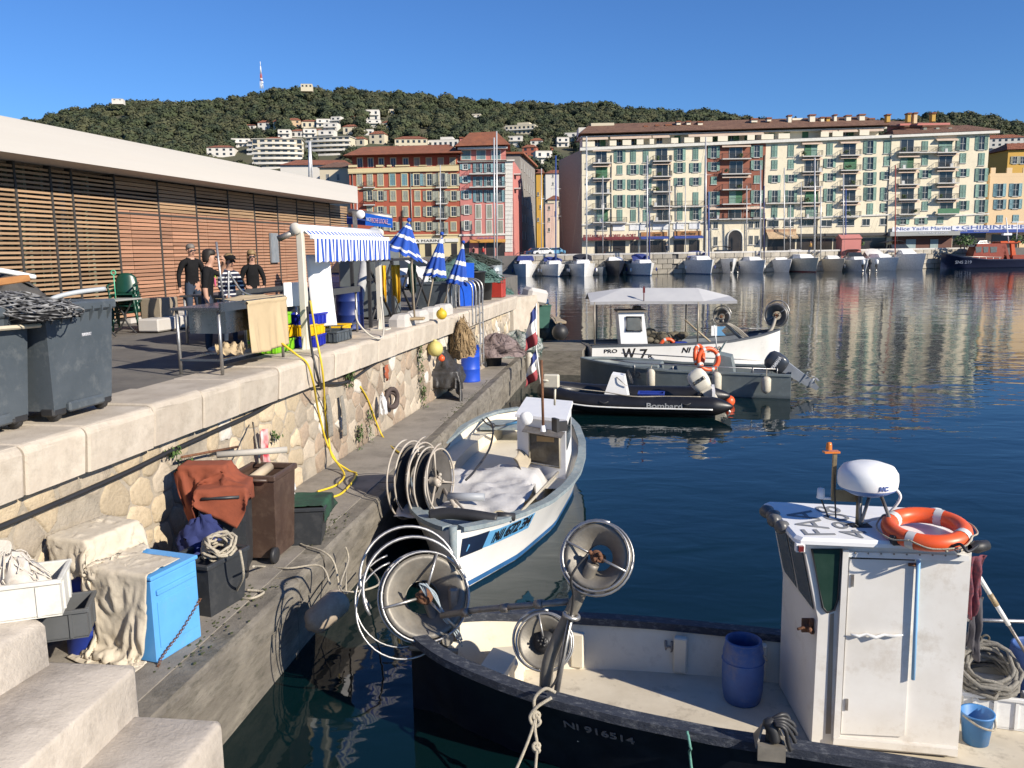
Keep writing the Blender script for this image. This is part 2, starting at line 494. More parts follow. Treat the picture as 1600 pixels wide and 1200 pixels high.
def stone_mesh(mb, a, c, poly, dep, rs, m=0):
    p = smooth_poly(poly)
    n_ = len(p)
    pj = [(x + rs.uniform(-.008, .008), y + rs.uniform(-.008, .008)) for x, y in p]
    cx = sum(q[0] for q in pj) / n_; cy = sum(q[1] for q in pj) / n_
    rings = [(1.03, .003), (.97, -dep * .6), (.88, -dep), (.45, -dep * rs.uniform(.8, 1.3))]
    vs = []
    for k, d in rings:
        for x, y in pj:
            vs.append((cx + (x - cx) * k - a, d + rs.uniform(-.004, .004), cy + (y - cy) * k - c))
    fs = []
    for j in range(len(rings) - 1):
        for i in range(n_): fs.append((j * n_ + i, j * n_ + (i + 1) % n_, (j + 1) * n_ + (i + 1) % n_, (j + 1) * n_ + i))
    fs.append(tuple(range((len(rings) - 1) * n_, len(rings) * n_)))
    if m is None: return vs, fs
    mb._add(vs, fs, m); mb.sm[-len(fs):] = [True] * len(fs)
rs = random.Random(5)
cl = cells(4.6, 14.6, HL, HQ - .5, .4, .3, rs, .02) + cells(14.65, 31.3, HL, HQ - .5, .46, .26, rs, .016)
cl.sort(key=lambda q: q[0])
far_mb = MB()
for i, (a, c, poly) in enumerate(cl):
    # the stones get browner and greyer past the bins
    r_ = rs.random()
    if 13.5 < a < 21: mi = 3 if r_ < .62 else (1 if r_ < .95 else 2)
    elif a >= 21: mi = 1 if r_ < .45 else (2 if r_ < .65 else 0)
    else: mi = 0 if r_ < .62 else (1 if r_ < .94 else 2)
    P = qp(a, WT, c)
    if rs.random() < .07: continue       # here the mortar has swallowed the stone
    if i < 300:
        mb = MB(); stone_mesh(mb, a, c, poly, rs.uniform(.006, .03), rs)
        ob('stone', mb, STN[mi], wall, loc=P, rot=(0, 0, QA), fix=True)
    else:
        far_mb.M = Matrix.Translation(P) @ Matrix.Rotation(QA, 4, 'Z')
        stone_mesh(far_mb, a, c, poly, rs.uniform(.012, .035), rs, mi)
if far_mb.v: ob('stone_rows', far_mb, STN, wall, kind='stuff', fix=True)
# --- lower ledge
CONC = mat('ledge_concrete', (.30, .27, .23), (.20, .18, .155), sc=1.1, rough=.9, bump=.5, bsc=40, dirt=((.10, .088, .072), .6, 1.6))
CONC2 = mat('ledge_edge_concrete', (.25, .225, .185), (.13, .115, .095), sc=1.6, rough=.9, bump=.8, bsc=18, dirt=((.06, .055, .04), .75, 3), stretch=(1, 1, 4))
mb = MB()
mb.prism([(capx(-6) - .6, -6), (ledx(-6) - .28, -6), (ledx(31.4) - .28, 31.4), (capx(31.4) - .6, 31.4)], -2, HL)
ob('ledge', mb, CONC, kind='structure', fix=True)
ledge_edge = tag(link('ledge_edge', None), kind='structure')
y_ = -6.0
while y_ < 31:
    y2 = min(31.3, y_ + (RND.uniform(3.2, 4.4) if y_ < 13.5 else RND.uniform(1.6, 2.6)))
    if y_ < 10.0 < y2: y2 = 10.0
    if y_ < 14.9 < y2: y2 = 14.9
    hh = .0 if y_ < 14 else .05
    mb = MB(); e = .015
    j0, j1 = RND.uniform(-.02, .02), RND.uniform(-.02, .02)
    sec = [(.30, -.1), (.30, -.012), (.05, -.012 + hh), (-.0, -.05 + hh), (-.012, -.32), (.03, -.36), (.03, -1.6), (.3, -1.6)]
    vs = []
    nn = 5
    for k in range(nn):
        yy = y_ + e + (y2 - y_ - 2 * e) * k / (nn - 1)
        for i, (t, z_) in enumerate(sec):
            w_ = RND.uniform(-.012, .012) if i in (2, 3, 4) else 0
            vs.append((ledx(yy) - t + (j0 if k < 2 else j1) * .5 + w_, yy, HL + z_ + w_))
    n_ = len(sec); fs = [tuple(range(n_)), tuple(range((nn - 1) * n_, nn * n_))]
    for j in range(nn - 1):
        for i in range(n_): fs.append((j * n_ + i, (j + 1) * n_ + i, (j + 1) * n_ + (i + 1) % n_, j * n_ + (i + 1) % n_))
    mb._add(vs, fs)
    ob('edge_block', mb, CONC2, ledge_edge, fix=True)
    y_ = y2
# moss on the ledge edge
MOSS = mat('moss', (.085, .1, .035), (.05, .06, .025), sc=20, rough=.95, bump=.8)
mb = MB(); r2 = random.Random(3)
for k in range(330):
    Y_ = r2.choice([r2.uniform(7, 9), r2.uniform(10.2, 11.6), r2.uniform(18, 24), r2.uniform(19, 22)])
    x_ = ledx(Y_) - .28 + r2.gauss(0, .09); r_ = r2.uniform(.005, .018)
    mb.sph((x_, Y_, HL + .004), r_, (1, 1.6, .35), 6)
ob('edge_moss', mb, MOSS, ledge_edge, kind='stuff')
# --- quay end beyond: the wall turns, a lower stone apron
mb = MB()
mb.prism([(qp(31.7, .1).x, qp(31.7, .1).y), (qp(34.0, -.5).x, qp(34.0, -.5).y), (qp(34.0, 6).x, qp(34.0, 6).y), (qp(31.7, 6).x, qp(31.7, 6).y)], -2, HQ - .06)
ob('quay_end', mb, LIME, kind='structure', fix=True)
# --- stone steps at the near end
STEP = mat('step_stone', (.54, .48, .41), (.43, .38, .32), sc=2.2, rough=.85, bump=.6, bsc=26, dirt=((.2, .17, .14), .5, 4))
steps = tag(link('stone_steps', None), kind='structure')
def step(a, b_, c, d, zt, zb):   # photo corners: back-left, back-right, front-right, front-left
    mb = MB(); P = [at_z(*q, zt) for q in (a, b_, c, d)]
    cen = sum(P, Vector()) / 4
    ring = []
    for k in range(4):
        A, B_ = P[k], P[(k + 1) % 4]
        for t in (.04, .5, .96): ring.append(A.lerp(B_, t))
    lay = [(1, zb), (1, zt - .05), (.985, zt - .015), (.955, zt)]
    vs = []; n_ = len(ring)
    for s_, z_ in lay:
        for p in ring:
            q = cen.lerp(p, s_); vs.append((q.x + RND.uniform(-.006, .006), q.y + RND.uniform(-.006, .006), z_ + RND.uniform(-.003, .003)))
    fs = [tuple(range(3 * n_, 4 * n_))]
    for j in range(3):
        for i in range(n_): fs.append((j * n_ + i, j * n_ + (i + 1) % n_, (j + 1) * n_ + (i + 1) % n_, (j + 1) * n_ + i))
    mb._add(vs, fs); mb.sm[-len(fs):] = [True] * len(fs)
    ob('step', mb, STEP, steps, fix=True)
step((-500, 950), (81, 962), (-324, 1187), (-900, 1330), 1.75, 0)
step((20, 1029), (218, 1036), (-48, 1271), (-400, 1420), 1.38, 0)
step((150, 1112), (351, 1123), (156, 1354), (-200, 1500), 1.0, -.3)
step((-300, 1176), (600, 1203), (560, 1700), (-300, 1700), .7, -.6)
# ================================================================== far shore: hill, houses, buildings, quay
SKYL = [(-900, 215), (-300, 200), (0, 186), (50, 183), (120, 166), (165, 159), (210, 155), (290, 153), (350, 151), (400, 141), (440, 133), (480, 135), (545, 131), (600, 138), (650, 140), (700, 147), (750, 152), (800, 159),
        (860, 157), (930, 154), (1000, 164), (1060, 169), (1100, 168), (1150, 176), (1200, 184), (1270, 188), (1400, 184), (1480, 172), (1540, 179), (1600, 190), (1900, 215), (2500, 235)]
RIDGE = 850.0
_sx = [at_y(x, y, RIDGE).x / RIDGE for x, y in SKYL]; _sz = [at_y(x, y, RIDGE).z - 9 for x, y in SKYL]
def hillz(X, Y):
    a = X / max(Y, 1)
    zr = float(np.interp(a, _sx, _sz))
    t = (Y - 250) / (RIDGE - 250)
    if t <= 0: return 3.0
    if t <= 1: h = 3.0 + (zr - 3) * (.25 * t + .75 * t ** 1.35)
    else: h = zr * max(.2, 1 - (t - 1) * 1.2)
    return h + (5 * fbm(X * .012, Y * .012, 2) * min(1, t * 3) * max(0, 1 - abs(t - .5) * 1.7) if t < 1.2 else 0)
GROUND = mat('hill_ground', (.10, .09, .05), (.05, .06, .03), sc=.02, rough=1)
mb = MB()
def tf(u, v):
    Y = 205 + 1200 * u; X = (-.95 + 1.9 * v) * max(Y, 420); return (X, Y, hillz(X, Y))
mb.grid(44, 70, tf)
ob('hill', mb, GROUND, kind='structure')
def on_hill(x, y):               # where the line of sight meets the hill
    d = ray(x, y); Y = 260.0
    while Y < 1100:
        P = CAM + d * (Y / d.y)
        if P.z < hillz(P.x, P.y): return P
        Y += 4
    return CAM + d * (800 / d.y)
# --- the pine wood: crowns of many small leaf clumps over a hill too far to count them
def leafy(n, rs, flat=.8):
    vs = []; fs = []
    for k in range(n):
        th = math.acos(rs.uniform(-.45, 1)); ph = rs.uniform(0, 2 * PI)
        d = Vector((math.sin(th) * math.cos(ph), math.sin(th) * math.sin(ph), math.cos(th) * flat))
        c = d * rs.uniform(.72, 1.08); s_ = rs.uniform(.1, .21)
        nrm = (d + Vector((rs.uniform(-.6, .6), rs.uniform(-.6, .6), rs.uniform(-.3, .6)))).normalized()
        u = nrm.orthogonal().normalized(); w = nrm.cross(u)
        o = len(vs); a0 = rs.uniform(0, 6)
        for q in range(4):
            a = a0 + q * PI / 2
            vs.append(c + (u * math.cos(a) + w * math.sin(a)) * s_ * rs.uniform(.7, 1.2))
        fs.append((o, o + 1, o + 2, o + 3))
    return vs, fs
def core(rs, n=8, r=.8, flat=.75):
    m_ = MB(); m_.sph((0, 0, 0), r, (1, 1, flat), n)
    vs = [Vector(v) * (1 + .22 * fbm(v[0] * 3, v[1] * 3 + v[2] * 2, rs.random() * .1)) for v in m_.v]
    return vs, m_.f
rs = random.Random(11)
TPL = []
for k in range(5):
    v1, f1 = core(rs); v2, f2 = leafy(150, rs)
    o = len(v1); TPL.append((np.array([tuple(v) for v in v1 + v2], dtype=np.float32), np.array(list(f1) + [tuple(i + o for i in f) for f in f2], dtype=np.int32)))
LEAF = mat('pine_leaf', (.062, .077, .032), (.03, .042, .019), sc=.09, rough=.9, dirt=((.085, .085, .04), .6, .03))
def forest(name, pts, material, label=None):
    VS = []; FS = []; MI = []; o = 0
    for (X, Y, Z, R, H) in pts:
        v, f = TPL[rs.randrange(5)]
        a = rs.uniform(0, 6.3); c, s_ = math.cos(a), math.sin(a)
        q = np.empty_like(v); q[:, 0] = (v[:, 0] * c - v[:, 1] * s_) * R + X; q[:, 1] = (v[:, 0] * s_ + v[:, 1] * c) * R + Y; q[:, 2] = v[:, 2] * R * .9 + Z + H
        VS.append(q); FS.append(f + o); o += len(v); MI.append(np.full(len(f), rs.choice((0, 0, 1, 1, 2)), dtype=np.int32))
    VS = np.concatenate(VS); FS = np.concatenate(FS)
    me = bpy.data.meshes.new(name)
    me.vertices.add(len(VS)); me.vertices.foreach_set('co', VS.ravel())
    me.loops.add(FS.size); me.loops.foreach_set('vertex_index', FS.ravel())
    me.polygons.add(len(FS)); me.polygons.foreach_set('loop_start', np.arange(0, FS.size, 4, dtype=np.int32)); me.polygons.foreach_set('loop_total', np.full(len(FS), 4, dtype=np.int32))
    me.polygons.foreach_set('material_index', np.concatenate(MI))
    me.update(); me.validate()
    for m_ in material: me.materials.append(m_)
    return tag(link(name, me), label, kind='stuff')
HH = []                          # houses keep the trees off their ground
def clear(X, Y):
    for (hx, hy, r) in HH:
        if (X - hx) ** 2 + (Y - hy) ** 2 < r * r or (hy - 75 < Y < hy and abs(X - hx * Y / hy) < r * .7): return False
    return True
# --- hillside houses
HW = {'w': mat('house_white', (.66, .63, .57), (.58, .55, .5), sc=.3, rough=.8), 'c': mat('house_cream', (.6, .53, .39), (.52, .46, .34), sc=.3, rough=.8),
      'p': mat('house_peach', (.6, .42, .26), (.52, .37, .23), sc=.3, rough=.8), 'r': mat('house_red', (.42, .13, .08), (.35, .11, .07), sc=.3, rough=.8), 'y': mat('house_yellow', (.55, .33, .06), (.46, .27, .05), sc=.3, rough=.8)}
TILE = wave_bump(mat('roof_tile', (.36, .13, .065), (.25, .09, .05), sc=.8, rough=.9, dirt=((.16, .09, .06), .5, .5)), 2.2, 'X', .8, .12)
TILEB = wave_bump(mat('roof_tile_brown', (.24, .13, .085), (.15, .08, .055), sc=.8, rough=.9, dirt=((.3, .19, .12), .5, .6)), 2.2, 'X', .8, .12)
FLAT = mat('flat_roof', (.4, .38, .34), rough=.9)
UNIT = {}
def unit_box(m):
    if m.name not in UNIT:
        q = MB(); q.box((0, 0, .5), (1, 1, 1)); UNIT[m.name] = q.mesh('block', m)
    return UNIT[m.name]
def ubox(name, m, par, c, d):    # c = base centre
    o = link(name, unit_box(m), par, c); o.scale = d; return o
def house(x, y, w, h, wall_, roof, label, n=None):
    P = on_hill(x, y); k = P.y / FPX * 1.02
    W_, H_ = w * k * 1.12, h * k * 1.2; D_ = max(7, min(14, W_ * .8))
    r = thing('hillside_house', label, 'house', (P.x, P.y + D_ / 2, P.z), RND.uniform(-.25, .25), 'houses on the wooded hill')
    HH.append((P.x, P.y + D_ / 2, max(W_, D_) * .62))
    rh = H_ * .22 if roof == 'r' else 0
    ubox('wall', HW[wall_], r, (0, 0, -3), (W_, D_, 3 + H_ - rh))
    if roof == 'r':
        q = MB(); e = .5
        q._add([(-W_ / 2 - e, -D_ / 2 - e, H_ - rh), (W_ / 2 + e, -D_ / 2 - e, H_ - rh), (W_ / 2 + e, D_ / 2 + e, H_ - rh), (-W_ / 2 - e, D_ / 2 + e, H_ - rh), (-W_ * .25, 0, H_ + .6), (W_ * .25, 0, H_ + .6)],
               [(0, 1, 5, 4), (1, 2, 5), (2, 3, 4, 5), (3, 0, 4), (3, 2, 1, 0)])
        ob('roof', q, TILE, r)
    else:
        ubox('roof', FLAT, r, (0, 0, H_ + .02), (W_ * .96, D_ * .96, .5))
        if W_ > 14: ubox('parapet', HW[wall_], r, (W_ * .1, 0, H_ + .02), (W_ * .4, D_ * .7, 2.4))
    fl = max(1, round((H_ - rh) / 3.6)); nw = n or max(2, int(W_ / 4))
    for a in range(fl):
        for c in range(nw):
            ubox('window', GLASS, r, ((c + .5) / nw * W_ - W_ / 2, -D_ / 2, (a + .28) / fl * (H_ - rh)), (min(1.6, W_ / nw * .45), .16, (H_ - rh) / fl * .5))
        if fl > 1 and a > 0 and roof == 'f': ubox('balcony', HW['w'], r, (0, -D_ / 2 - .7, a / fl * H_), (W_ * .9, 1.4, .9))
hz = [(240, 328, 45, 18, 'w', 'r'), (302, 330, 45, 32, 'w', 'r'), (355, 325, 32, 30, 'c', 'r'), (423, 318, 46, 30, 'p', 'r'), (487, 322, 58, 28, 'c', 'r'), (545, 318, 50, 26, 'w', 'f'), (603, 308, 36, 26, 'w', 'f'), (580, 337, 50, 28, 'w', 'f'),
      (668, 288, 24, 14, 'w', 'r'), (750, 290, 50, 34, 'w', 'f'), (755, 318, 50, 24, 'w', 'f'), (820, 324, 44, 26, 'c', 'r'), (660, 345, 50, 30, 'c', 'r'), (820, 262, 34, 14, 'c', 'f'), (383, 362, 44, 26, 'w', 'f'), (438, 360, 42, 26, 'w', 'r'),
      (488, 362, 46, 28, 'w', 'f'), (562, 372, 56, 32, 'w', 'f'), (730, 356, 44, 22, 'w', 'f'), (775, 390, 55, 44, 'c', 'r'), (697, 396, 46, 30, 'c', 'r'), (197, 402, 66, 28, 'w', 'f'), (115, 438, 95, 36, 'w', 'r'), (340, 386, 60, 22, 'p', 'r'),
      (270, 392, 60, 18, 'c', 'r'), (410, 386, 55, 18, 'c', 'r'), (1187, 292, 32, 22, 'c', 'f'), (1105, 278, 36, 12, 'c', 'f'), (1350, 397, 52, 32, 'w', 'f'), (1437, 407, 44, 34, 'w', 'r'), (1410, 437, 50, 36, 'r', 'r'), (1487, 425, 32, 20, 'r', 'r'),
      (1545, 402, 44, 32, 'w', 'f'), (1578, 378, 50, 28, 'w', 'f'), (1462, 472, 60, 42, 'w', 'f'), (520, 350, 40, 20, 'c', 'r'), (600, 392, 50, 20, 'w', 'r'), (1300, 330, 30, 14, 'w', 'r'), (1500, 360, 40, 18, 'c', 'r')]
ORD = 'first second third fourth fifth sixth seventh eighth ninth tenth eleventh twelfth'.split()
LW = {'w': 'white', 'c': 'cream', 'p': 'peach', 'r': 'red'}
for i, (a, c, w, h, k, r_) in enumerate(hz):
    where = 'left part of the hillside' if a < 480 else ('middle of the hillside' if a < 900 else 'hillside above the street gap')
    rank = sorted([q[0] for q in hz if q[4] == k and q[5] == r_ and ((q[0] < 480) == (a < 480)) and ((q[0] < 900) == (a < 900))]).index(a) + 1
    house(300 + a * .375, 80 + c * .375, w * .375, h * .375, k, r_, '%s %s %s house counted from the left, on the %s' % (ORD[rank - 1], LW[k], 'tile-roofed' if r_ == 'r' else 'flat-roofed', where))
house(300 + 910 * .375, 80 + 410 * .375, 115 * .375, 44 * .375, 'c', 'r', 'long cream villa with red roof just above the red building', 6)
house(300 + 1050 * .375, 80 + 405 * .375, 110 * .375, 26 * .375, 'w', 'f', 'long low white flat-roofed house left of the pink building chimney', 6)
house(300 + 1375 * .375, 80 + 348 * .375, 110 * .375, 30 * .375, 'c', 'f', 'long cream flat-roofed mansion on the slope above the pink building', 7)
house(182, 157, 14, 1.6, 'w', 'f', 'low white building on the ridge, far left skyline'); house(478, 137, 15, 4, 'c', 'f', 'pale hilltop fort on the skyline right of the mast', 3)
house(745, 190, 10, 7, 'w', 'f', 'small pale house alone high in the wood'); house(1570, 236, 60, 20, 'w', 'r', 'white house row on the hill at the right edge')
# terraced white apartment blocks
def terraces(x, y, w, fl, label, skew=0):
    P = on_hill(x, y); k = P.y / FPX; W_ = w * k
    r = thing('terraced_apartment_block', label, 'apartment block', (P.x, P.y + 6, P.z), skew)
    HH.append((P.x, P.y + 6, W_ * .55))
    ubox('wall', HW['c'], r, (0, 4, -8), (W_ * .96, 12, 8 + fl * 3))
    for a in range(fl):
        q = MB()
        q.grid(16, 1, lambda u, v: ((u - .5) * W_, -3.5 - 2.2 * math.sin(u * PI) + a * .5, a * 3 + .2 + v * 1.25), sm=False)
        q.grid(16, 1, lambda u, v: ((u - .5) * W_, (-3.5 - 2.2 * math.sin(u * PI) + a * .5) * (1 - v) + 1 * v, a * 3 + .2), sm=False)
        ob('balcony', q, HW['w'], r, solid=.2)
        for c in range(7): ubox('window', GLASS, r, ((c + .5) / 7 * W_ - W_ / 2, -2, a * 3 + .6), (W_ / 7 * .6, .2, 2.1))
    ubox('roof', FLAT, r, (0, 4, fl * 3), (W_, 13, .5))
terraces(300 + 352 * .375, 80 + 492 * .375, 205 * .375, 6, 'white apartment block with curved stacked balconies left of the red building', .15)
terraces(300 + 565 * .375, 80 + 436 * .375, 190 * .375, 4, 'long stepped white apartment block on the slope above the red building', -.15)
terraces(300 + 335 * .375, 80 + 432 * .375, 215 * .375, 3, 'long grey-cream terraced block behind the curved apartment block', .05)
pts = []
while len(pts) < 5200:
    a = rs.uniform(-.74, .72); Y = 255 + 650 * math.sqrt(rs.random()); X = a * Y
    if not clear(X, Y): continue
    if Y < 470 and rs.random() < .35: continue
    v_ = Vector((X, Y, hillz(X, Y) + 8)) - CAM; px_ = 800 + FPX * v_.dot(_R) / v_.dot(_F); py_ = 600 - FPX * v_.dot(_U) / v_.dot(_F)
    if py_ > (200 + .207 * px_ if px_ < 560 else (285 if px_ < 900 else 245)): continue      # ground hidden behind the buildings stays bare
    R = rs.uniform(3.6, 6.4) * (1.25 if Y > 780 and rs.random() < .2 else 1)
    pts.append((X, Y, hillz(X, Y), R, rs.uniform(1.0, 4.5) * (1 if Y < 700 else 1.2)))
forest('pine_forest', pts, [LEAF, mat('olive_leaf', (.085, .088, .04), (.045, .05, .025), sc=.2, rough=.9), mat('dark_leaf', (.04, .055, .028), (.02, .03, .015), sc=.2, rough=.9)], 'dark green pine wood covering the hill')
# antenna mast on the ridge
P = at_y(409, 139, 846); mt = thing('antenna_mast', 'red and white lattice antenna mast on the hilltop', 'antenna', P)
for k in range(3):
    q = MB(); r0, r1 = 1.6 - k * .5, 1.1 - k * .45; z0, z1 = k * 7, k * 7 + 7
    for j in range(4):
        a = j * PI / 2 + .4; b_ = a + PI / 2
        A = V(math.cos(a) * r0, math.sin(a) * r0, z0); B_ = V(math.cos(a) * max(r1, .2), math.sin(a) * max(r1, .2), z1)
        C_ = V(math.cos(b_) * max(r1, .2), math.sin(b_) * max(r1, .2), z1)
        q.rod(A, B_, .22, 5); q.rod(A, C_, .14, 4)
    ob('lattice', q, [WHITE, mat('mast_red', (.5, .12, .08)), WHITE][k], mt)
q = MB(); q.rod((0, 0, 20), (0, 0, 25), .25, 5); q.sph((0, 0, 9), 1.2, n=8); q.sph((1, 0, 6), 1, n=8); ob('aerial', q, WHITE, mt)
# ------------------------------------------------------------------ buildings on the far quay
SHUT = mat('shutter_green', (.20, .32, .27), (.15, .26, .22), sc=1.5, rough=.7); SHUTG = mat('shutter_grey', (.34, .35, .29), (.27, .28, .23), sc=1.5, rough=.7)
SHUTB = mat('shutter_blue', (.19, .33, .36), (.15, .27, .3), sc=1.5, rough=.7); SHUTD = mat('shutter_deep_green', (.07, .19, .10), (.05, .15, .08), sc=1.5, rough=.7)
for m_ in (SHUT, SHUTG, SHUTB, SHUTD): rnd_tint(wave_bump(m_, 3.2, 'Z', .5, .05), .18)
FRAME = mat('window_frame', (.55, .55, .53), rough=.5); TRIM = mat('cream_trim', (.6, .5, .28), (.54, .45, .26), rough=.8)
IRON = mat('iron_rail', (.03, .03, .032), rough=.6)
SLAB = mat('balcony_slab', (.55, .53, .5), rough=.8)
WCACHE = {}
def win_mesh(w, h, typ, trim):
    key = (round(w, 1), round(h, 1), typ, trim.name if trim else '')
    if key in WCACHE: return WCACHE[key]
    w, h = key[0], key[1]
    q = MB(); t = .12
    if typ == 'c':
        q.box((0, -.01, h / 2), (w, .02, h), m=0)
    else:
        q.box((0, -.012, h / 2), (w, .02, h), m=0)
        for x in (-w / 2 + .03, 0, w / 2 - .03): q.box((x, -.05, h / 2), (.055, .06, h), m=1)
        for z_ in ([.03, h * .5, h - .03] if typ != 'd' else [.03, h - .03]): q.box((0, -.052, z_), (w, .05, .05), m=1)
    if trim:
        for x in (-w / 2 - t / 2, w / 2 + t / 2): q.box((x, -.05, h / 2), (t, .1, h), m=2)
        q.box((0, -.055, h + t / 2), (w + 2 * t, .11, t), m=2); q.box((0, -.09, -.06), (w + 2.6 * t, .18, .12), m=2)
    else:
        q.box((0, -.09, -.05), (w + .2, .18, .1), m=2)
    WCACHE[key] = q.mesh('window', [GLASS, FRAME, trim or SLAB])
    return WCACHE[key]
def shut_mesh(w, h, m):
    key = ('s', round(w, 1), round(h, 1), m.name)
    if key not in WCACHE:
        w, h = key[1], key[2]
        q = MB()
        for x in (-w / 2 + .05, w / 2 - .05): q.box((x, 0, h / 2), (.1, .09, h))
        for z_ in (.05, h * .5, h - .05): q.box((0, -.002, z_), (w - .2, .085, .1))
        q.box((0, .02, h / 2), (w - .2, .04, h - .1))
        n_ = max(4, int(h / .3))
        for k in range(n_): q.box((0, -.012, (k + .5) / n_ * h), (w - .2, .04, .1))
        WCACHE[key] = q.mesh('shutter', m)
    return WCACHE[key]
YF = 172.0; KM = YF / FPX * 1.012
class Bld:
    def __init__(s, name, label, x0, ybase, Y=YF):
        P = at_y(x0, ybase, Y); s.Y = Y; s.o = P; s.k = Y / FPX * 1.012
        s.r = thing(name, label, 'building', (P.x, Y, P.z))
    def uv(s, x, y):
        P = at_y(x, y, s.Y); return P.x - s.o.x, P.z - s.o.z
    def box(s, name, m, x0, y0, x1, y1, out=.0, dep=.2):     # photo rectangle; out = front face this far in front of the wall
        a, t = s.uv((x0 + x1) / 2, y0); _, b_ = s.uv((x0 + x1) / 2, y1); w = (x1 - x0) * s.k
        return ubox(name, m, s.r, (a, -out + dep / 2, b_), (w, dep, t - b_))
    def win(s, x, y0, y1, w, typ, sh=None, trim=None):
        u, t = s.uv(x, y0); _, b_ = s.uv(x, y1); h = t - b_; w *= s.k
        sh = sh or SHUT
        o = link('window', win_mesh(w, h, typ, trim), s.r, (u, -.005, b_))
        if typ == 'o':
            sm_ = shut_mesh(w * .58, h, sh)
            for sg in (-1, 1):
                q = link('shutter', sm_, o, (sg * (w * .5 + w * .29 + .14 * (trim is not None)), -.11, 0), (0, 0, sg * RND.uniform(-.05, .3)))
        elif typ == 'c':
            sm_ = shut_mesh(w * .5, h, sh)
            for sg in (-1, 1): link('shutter', sm_, o, (sg * w * .25, -.07, 0))
        return o
    def balcony(s, x, y, w, rail=.95, out=1.25, solid=None, door=None, clutter=True):
        u, z_ = s.uv(x, y); w *= s.k
        q = MB(); q.box((0, -out / 2, -.1), (w, out, .2)); sl_ = ob('balcony', q, SLAB, s.r, loc=(u, 0, z_))
        q = MB()
        if solid: q.box((0, -out + .04, rail / 2), (w, .06, rail)); ob('railing', q, solid, sl_)
        else:
            n_ = max(6, int(w / .22))
            for k in range(n_ + 1): q.box((-w / 2 + .03 + (w - .06) * k / n_, -out + .04, rail / 2), (.03, .03, rail))
            for sg in (-1, 1):
                for k in range(5): q.box((sg * (w / 2 - .03), -out + .04 + (out - .08) * k / 5, rail / 2), (.03, .03, rail))
                q.box((sg * (w / 2 - .03), -out / 2, rail), (.05, out - .06, .05))
            q.box((0, -out + .04, rail), (w, .05, .05)); ob('railing', q, IRON, sl_)
        if door:
            h = door * s.k
            m_ = RND.choice(['d', 'd', 'd', 'c'])
            o = link('window', win_mesh(min(w * .62, 2.6), h, m_, None), s.r, (u + RND.uniform(-.1, .25) * w * .2, -.006, z_ + .05))
            if m_ == 'c':
                for sg in (-1, 1): link('shutter', shut_mesh(min(w * .62, 2.6) * .5, h, RND.choice([SHUT, SHUTD])), o, (sg * min(w * .62, 2.6) * .25, -.07, 0))
            if clutter:
                q = MB()
                for k in range(1):
                    xx = RND.uniform(-w * .4, w * .4)
                    if RND.random() < .6:
                        for j in range(9): q.sph((xx + RND.gauss(0, .2), -out * .6 + RND.gauss(0, .1), .3 + RND.random() * .55), RND.uniform(.12, .24), n=6, m=0)
                    else: q.box((xx, -out * .6, .35), (.5, .4, .7), m=1)
                ob('balcony_plants', q, [LEAFY, WHITE], sl_)
            if RND.random() < .75:
                q = MB(); q._add([(-w / 2, 0, h + .35), (w / 2, 0, h + .35), (w / 2, -.75, h + .02), (-w / 2, -.75, h + .02), (w / 2, -.77, h - .18), (-w / 2, -.77, h - .18)], [(0, 1, 2, 3), (3, 2, 4, 5)])
                ob('awning', q, AWN, sl_)
        return sl_
LEAFY = mat('pot_plant', (.06, .11, .03), (.03, .06, .02), sc=4, rough=.9)
AWN = mat('awning_cloth', (.6, .48, .38), (.5, .38, .3), sc=2, rough=.9); wave_bump(AWN, 3, 'X', .2)
CREAM = mat('facade_cream', (.72, .65, .49), (.67, .60, .45), sc=.25, rough=.85, dirt=((.45, .38, .27), .4, .6))
CREAM2 = mat('facade_pale', (.72, .66, .52), (.67, .61, .48), sc=.25, rough=.85); RED = mat('facade_red', (.36, .085, .045), (.31, .075, .042), sc=.25, rough=.85, dirt=((.25, .08, .05), .4, .8))
PINK = mat('facade_pink', (.52, .19, .165), (.45, .17, .15), sc=.25, rough=.85, dirt=((.4, .2, .18), .4, .7)); PEACH = mat('facade_peach', (.68, .5, .3), (.62, .46, .28), sc=.25, rough=.85)
BRICKR = mat('facade_brick', (.27, .095, .06), (.22, .08, .05), sc=.4, rough=.85); CORN = mat('cornice_white', (.68, .66, .6), rough=.8)
def gable(b, name, x0, yl, x1, yr, rise, dep, m, over=.8):   # long roof: front eave on the photo line, ridge back
    u0, z0 = b.uv(x0, yl); u1, z1 = b.uv(x1, yr)
    q = MB(); vs = [(u0 - over, -over, z0), (u1 + over, -over, z1), (u1 + over, dep + over, z1), (u0 - over, dep + over, z0), (u0 + 2, dep * .45, z0 + rise), (u1 - 2, dep * .45, z1 + rise)]
    q._add(vs, [(0, 1, 5, 4), (1, 2, 5), (2, 3, 4, 5), (3, 0, 4), (3, 2, 1, 0)])
    return ob(name, q, m, b.r)
Z1 = lambda x, y: (530 + x * .1875, 210 + y * .1875)
Z2 = lambda x, y: (880 + x * .18328, 180 + y * .18328)
Z3 = lambda x, y: (1090 + x * .18328, 180 + y * .18328)
Z4 = lambda x, y: (1320 + x * .19165, 170 + y * .19165)
def wins(b, Z, k, cols, w, sh=None, trim=None):
    for x, spec in cols:
        for (y0, y1, t) in spec:
            X0, Y0 = Z(x, y0); _, Y1 = Z(x, y1); b.win(X0, Y0, Y1, w * k, t, sh, trim)
K2 = .18328; K4 = .19165
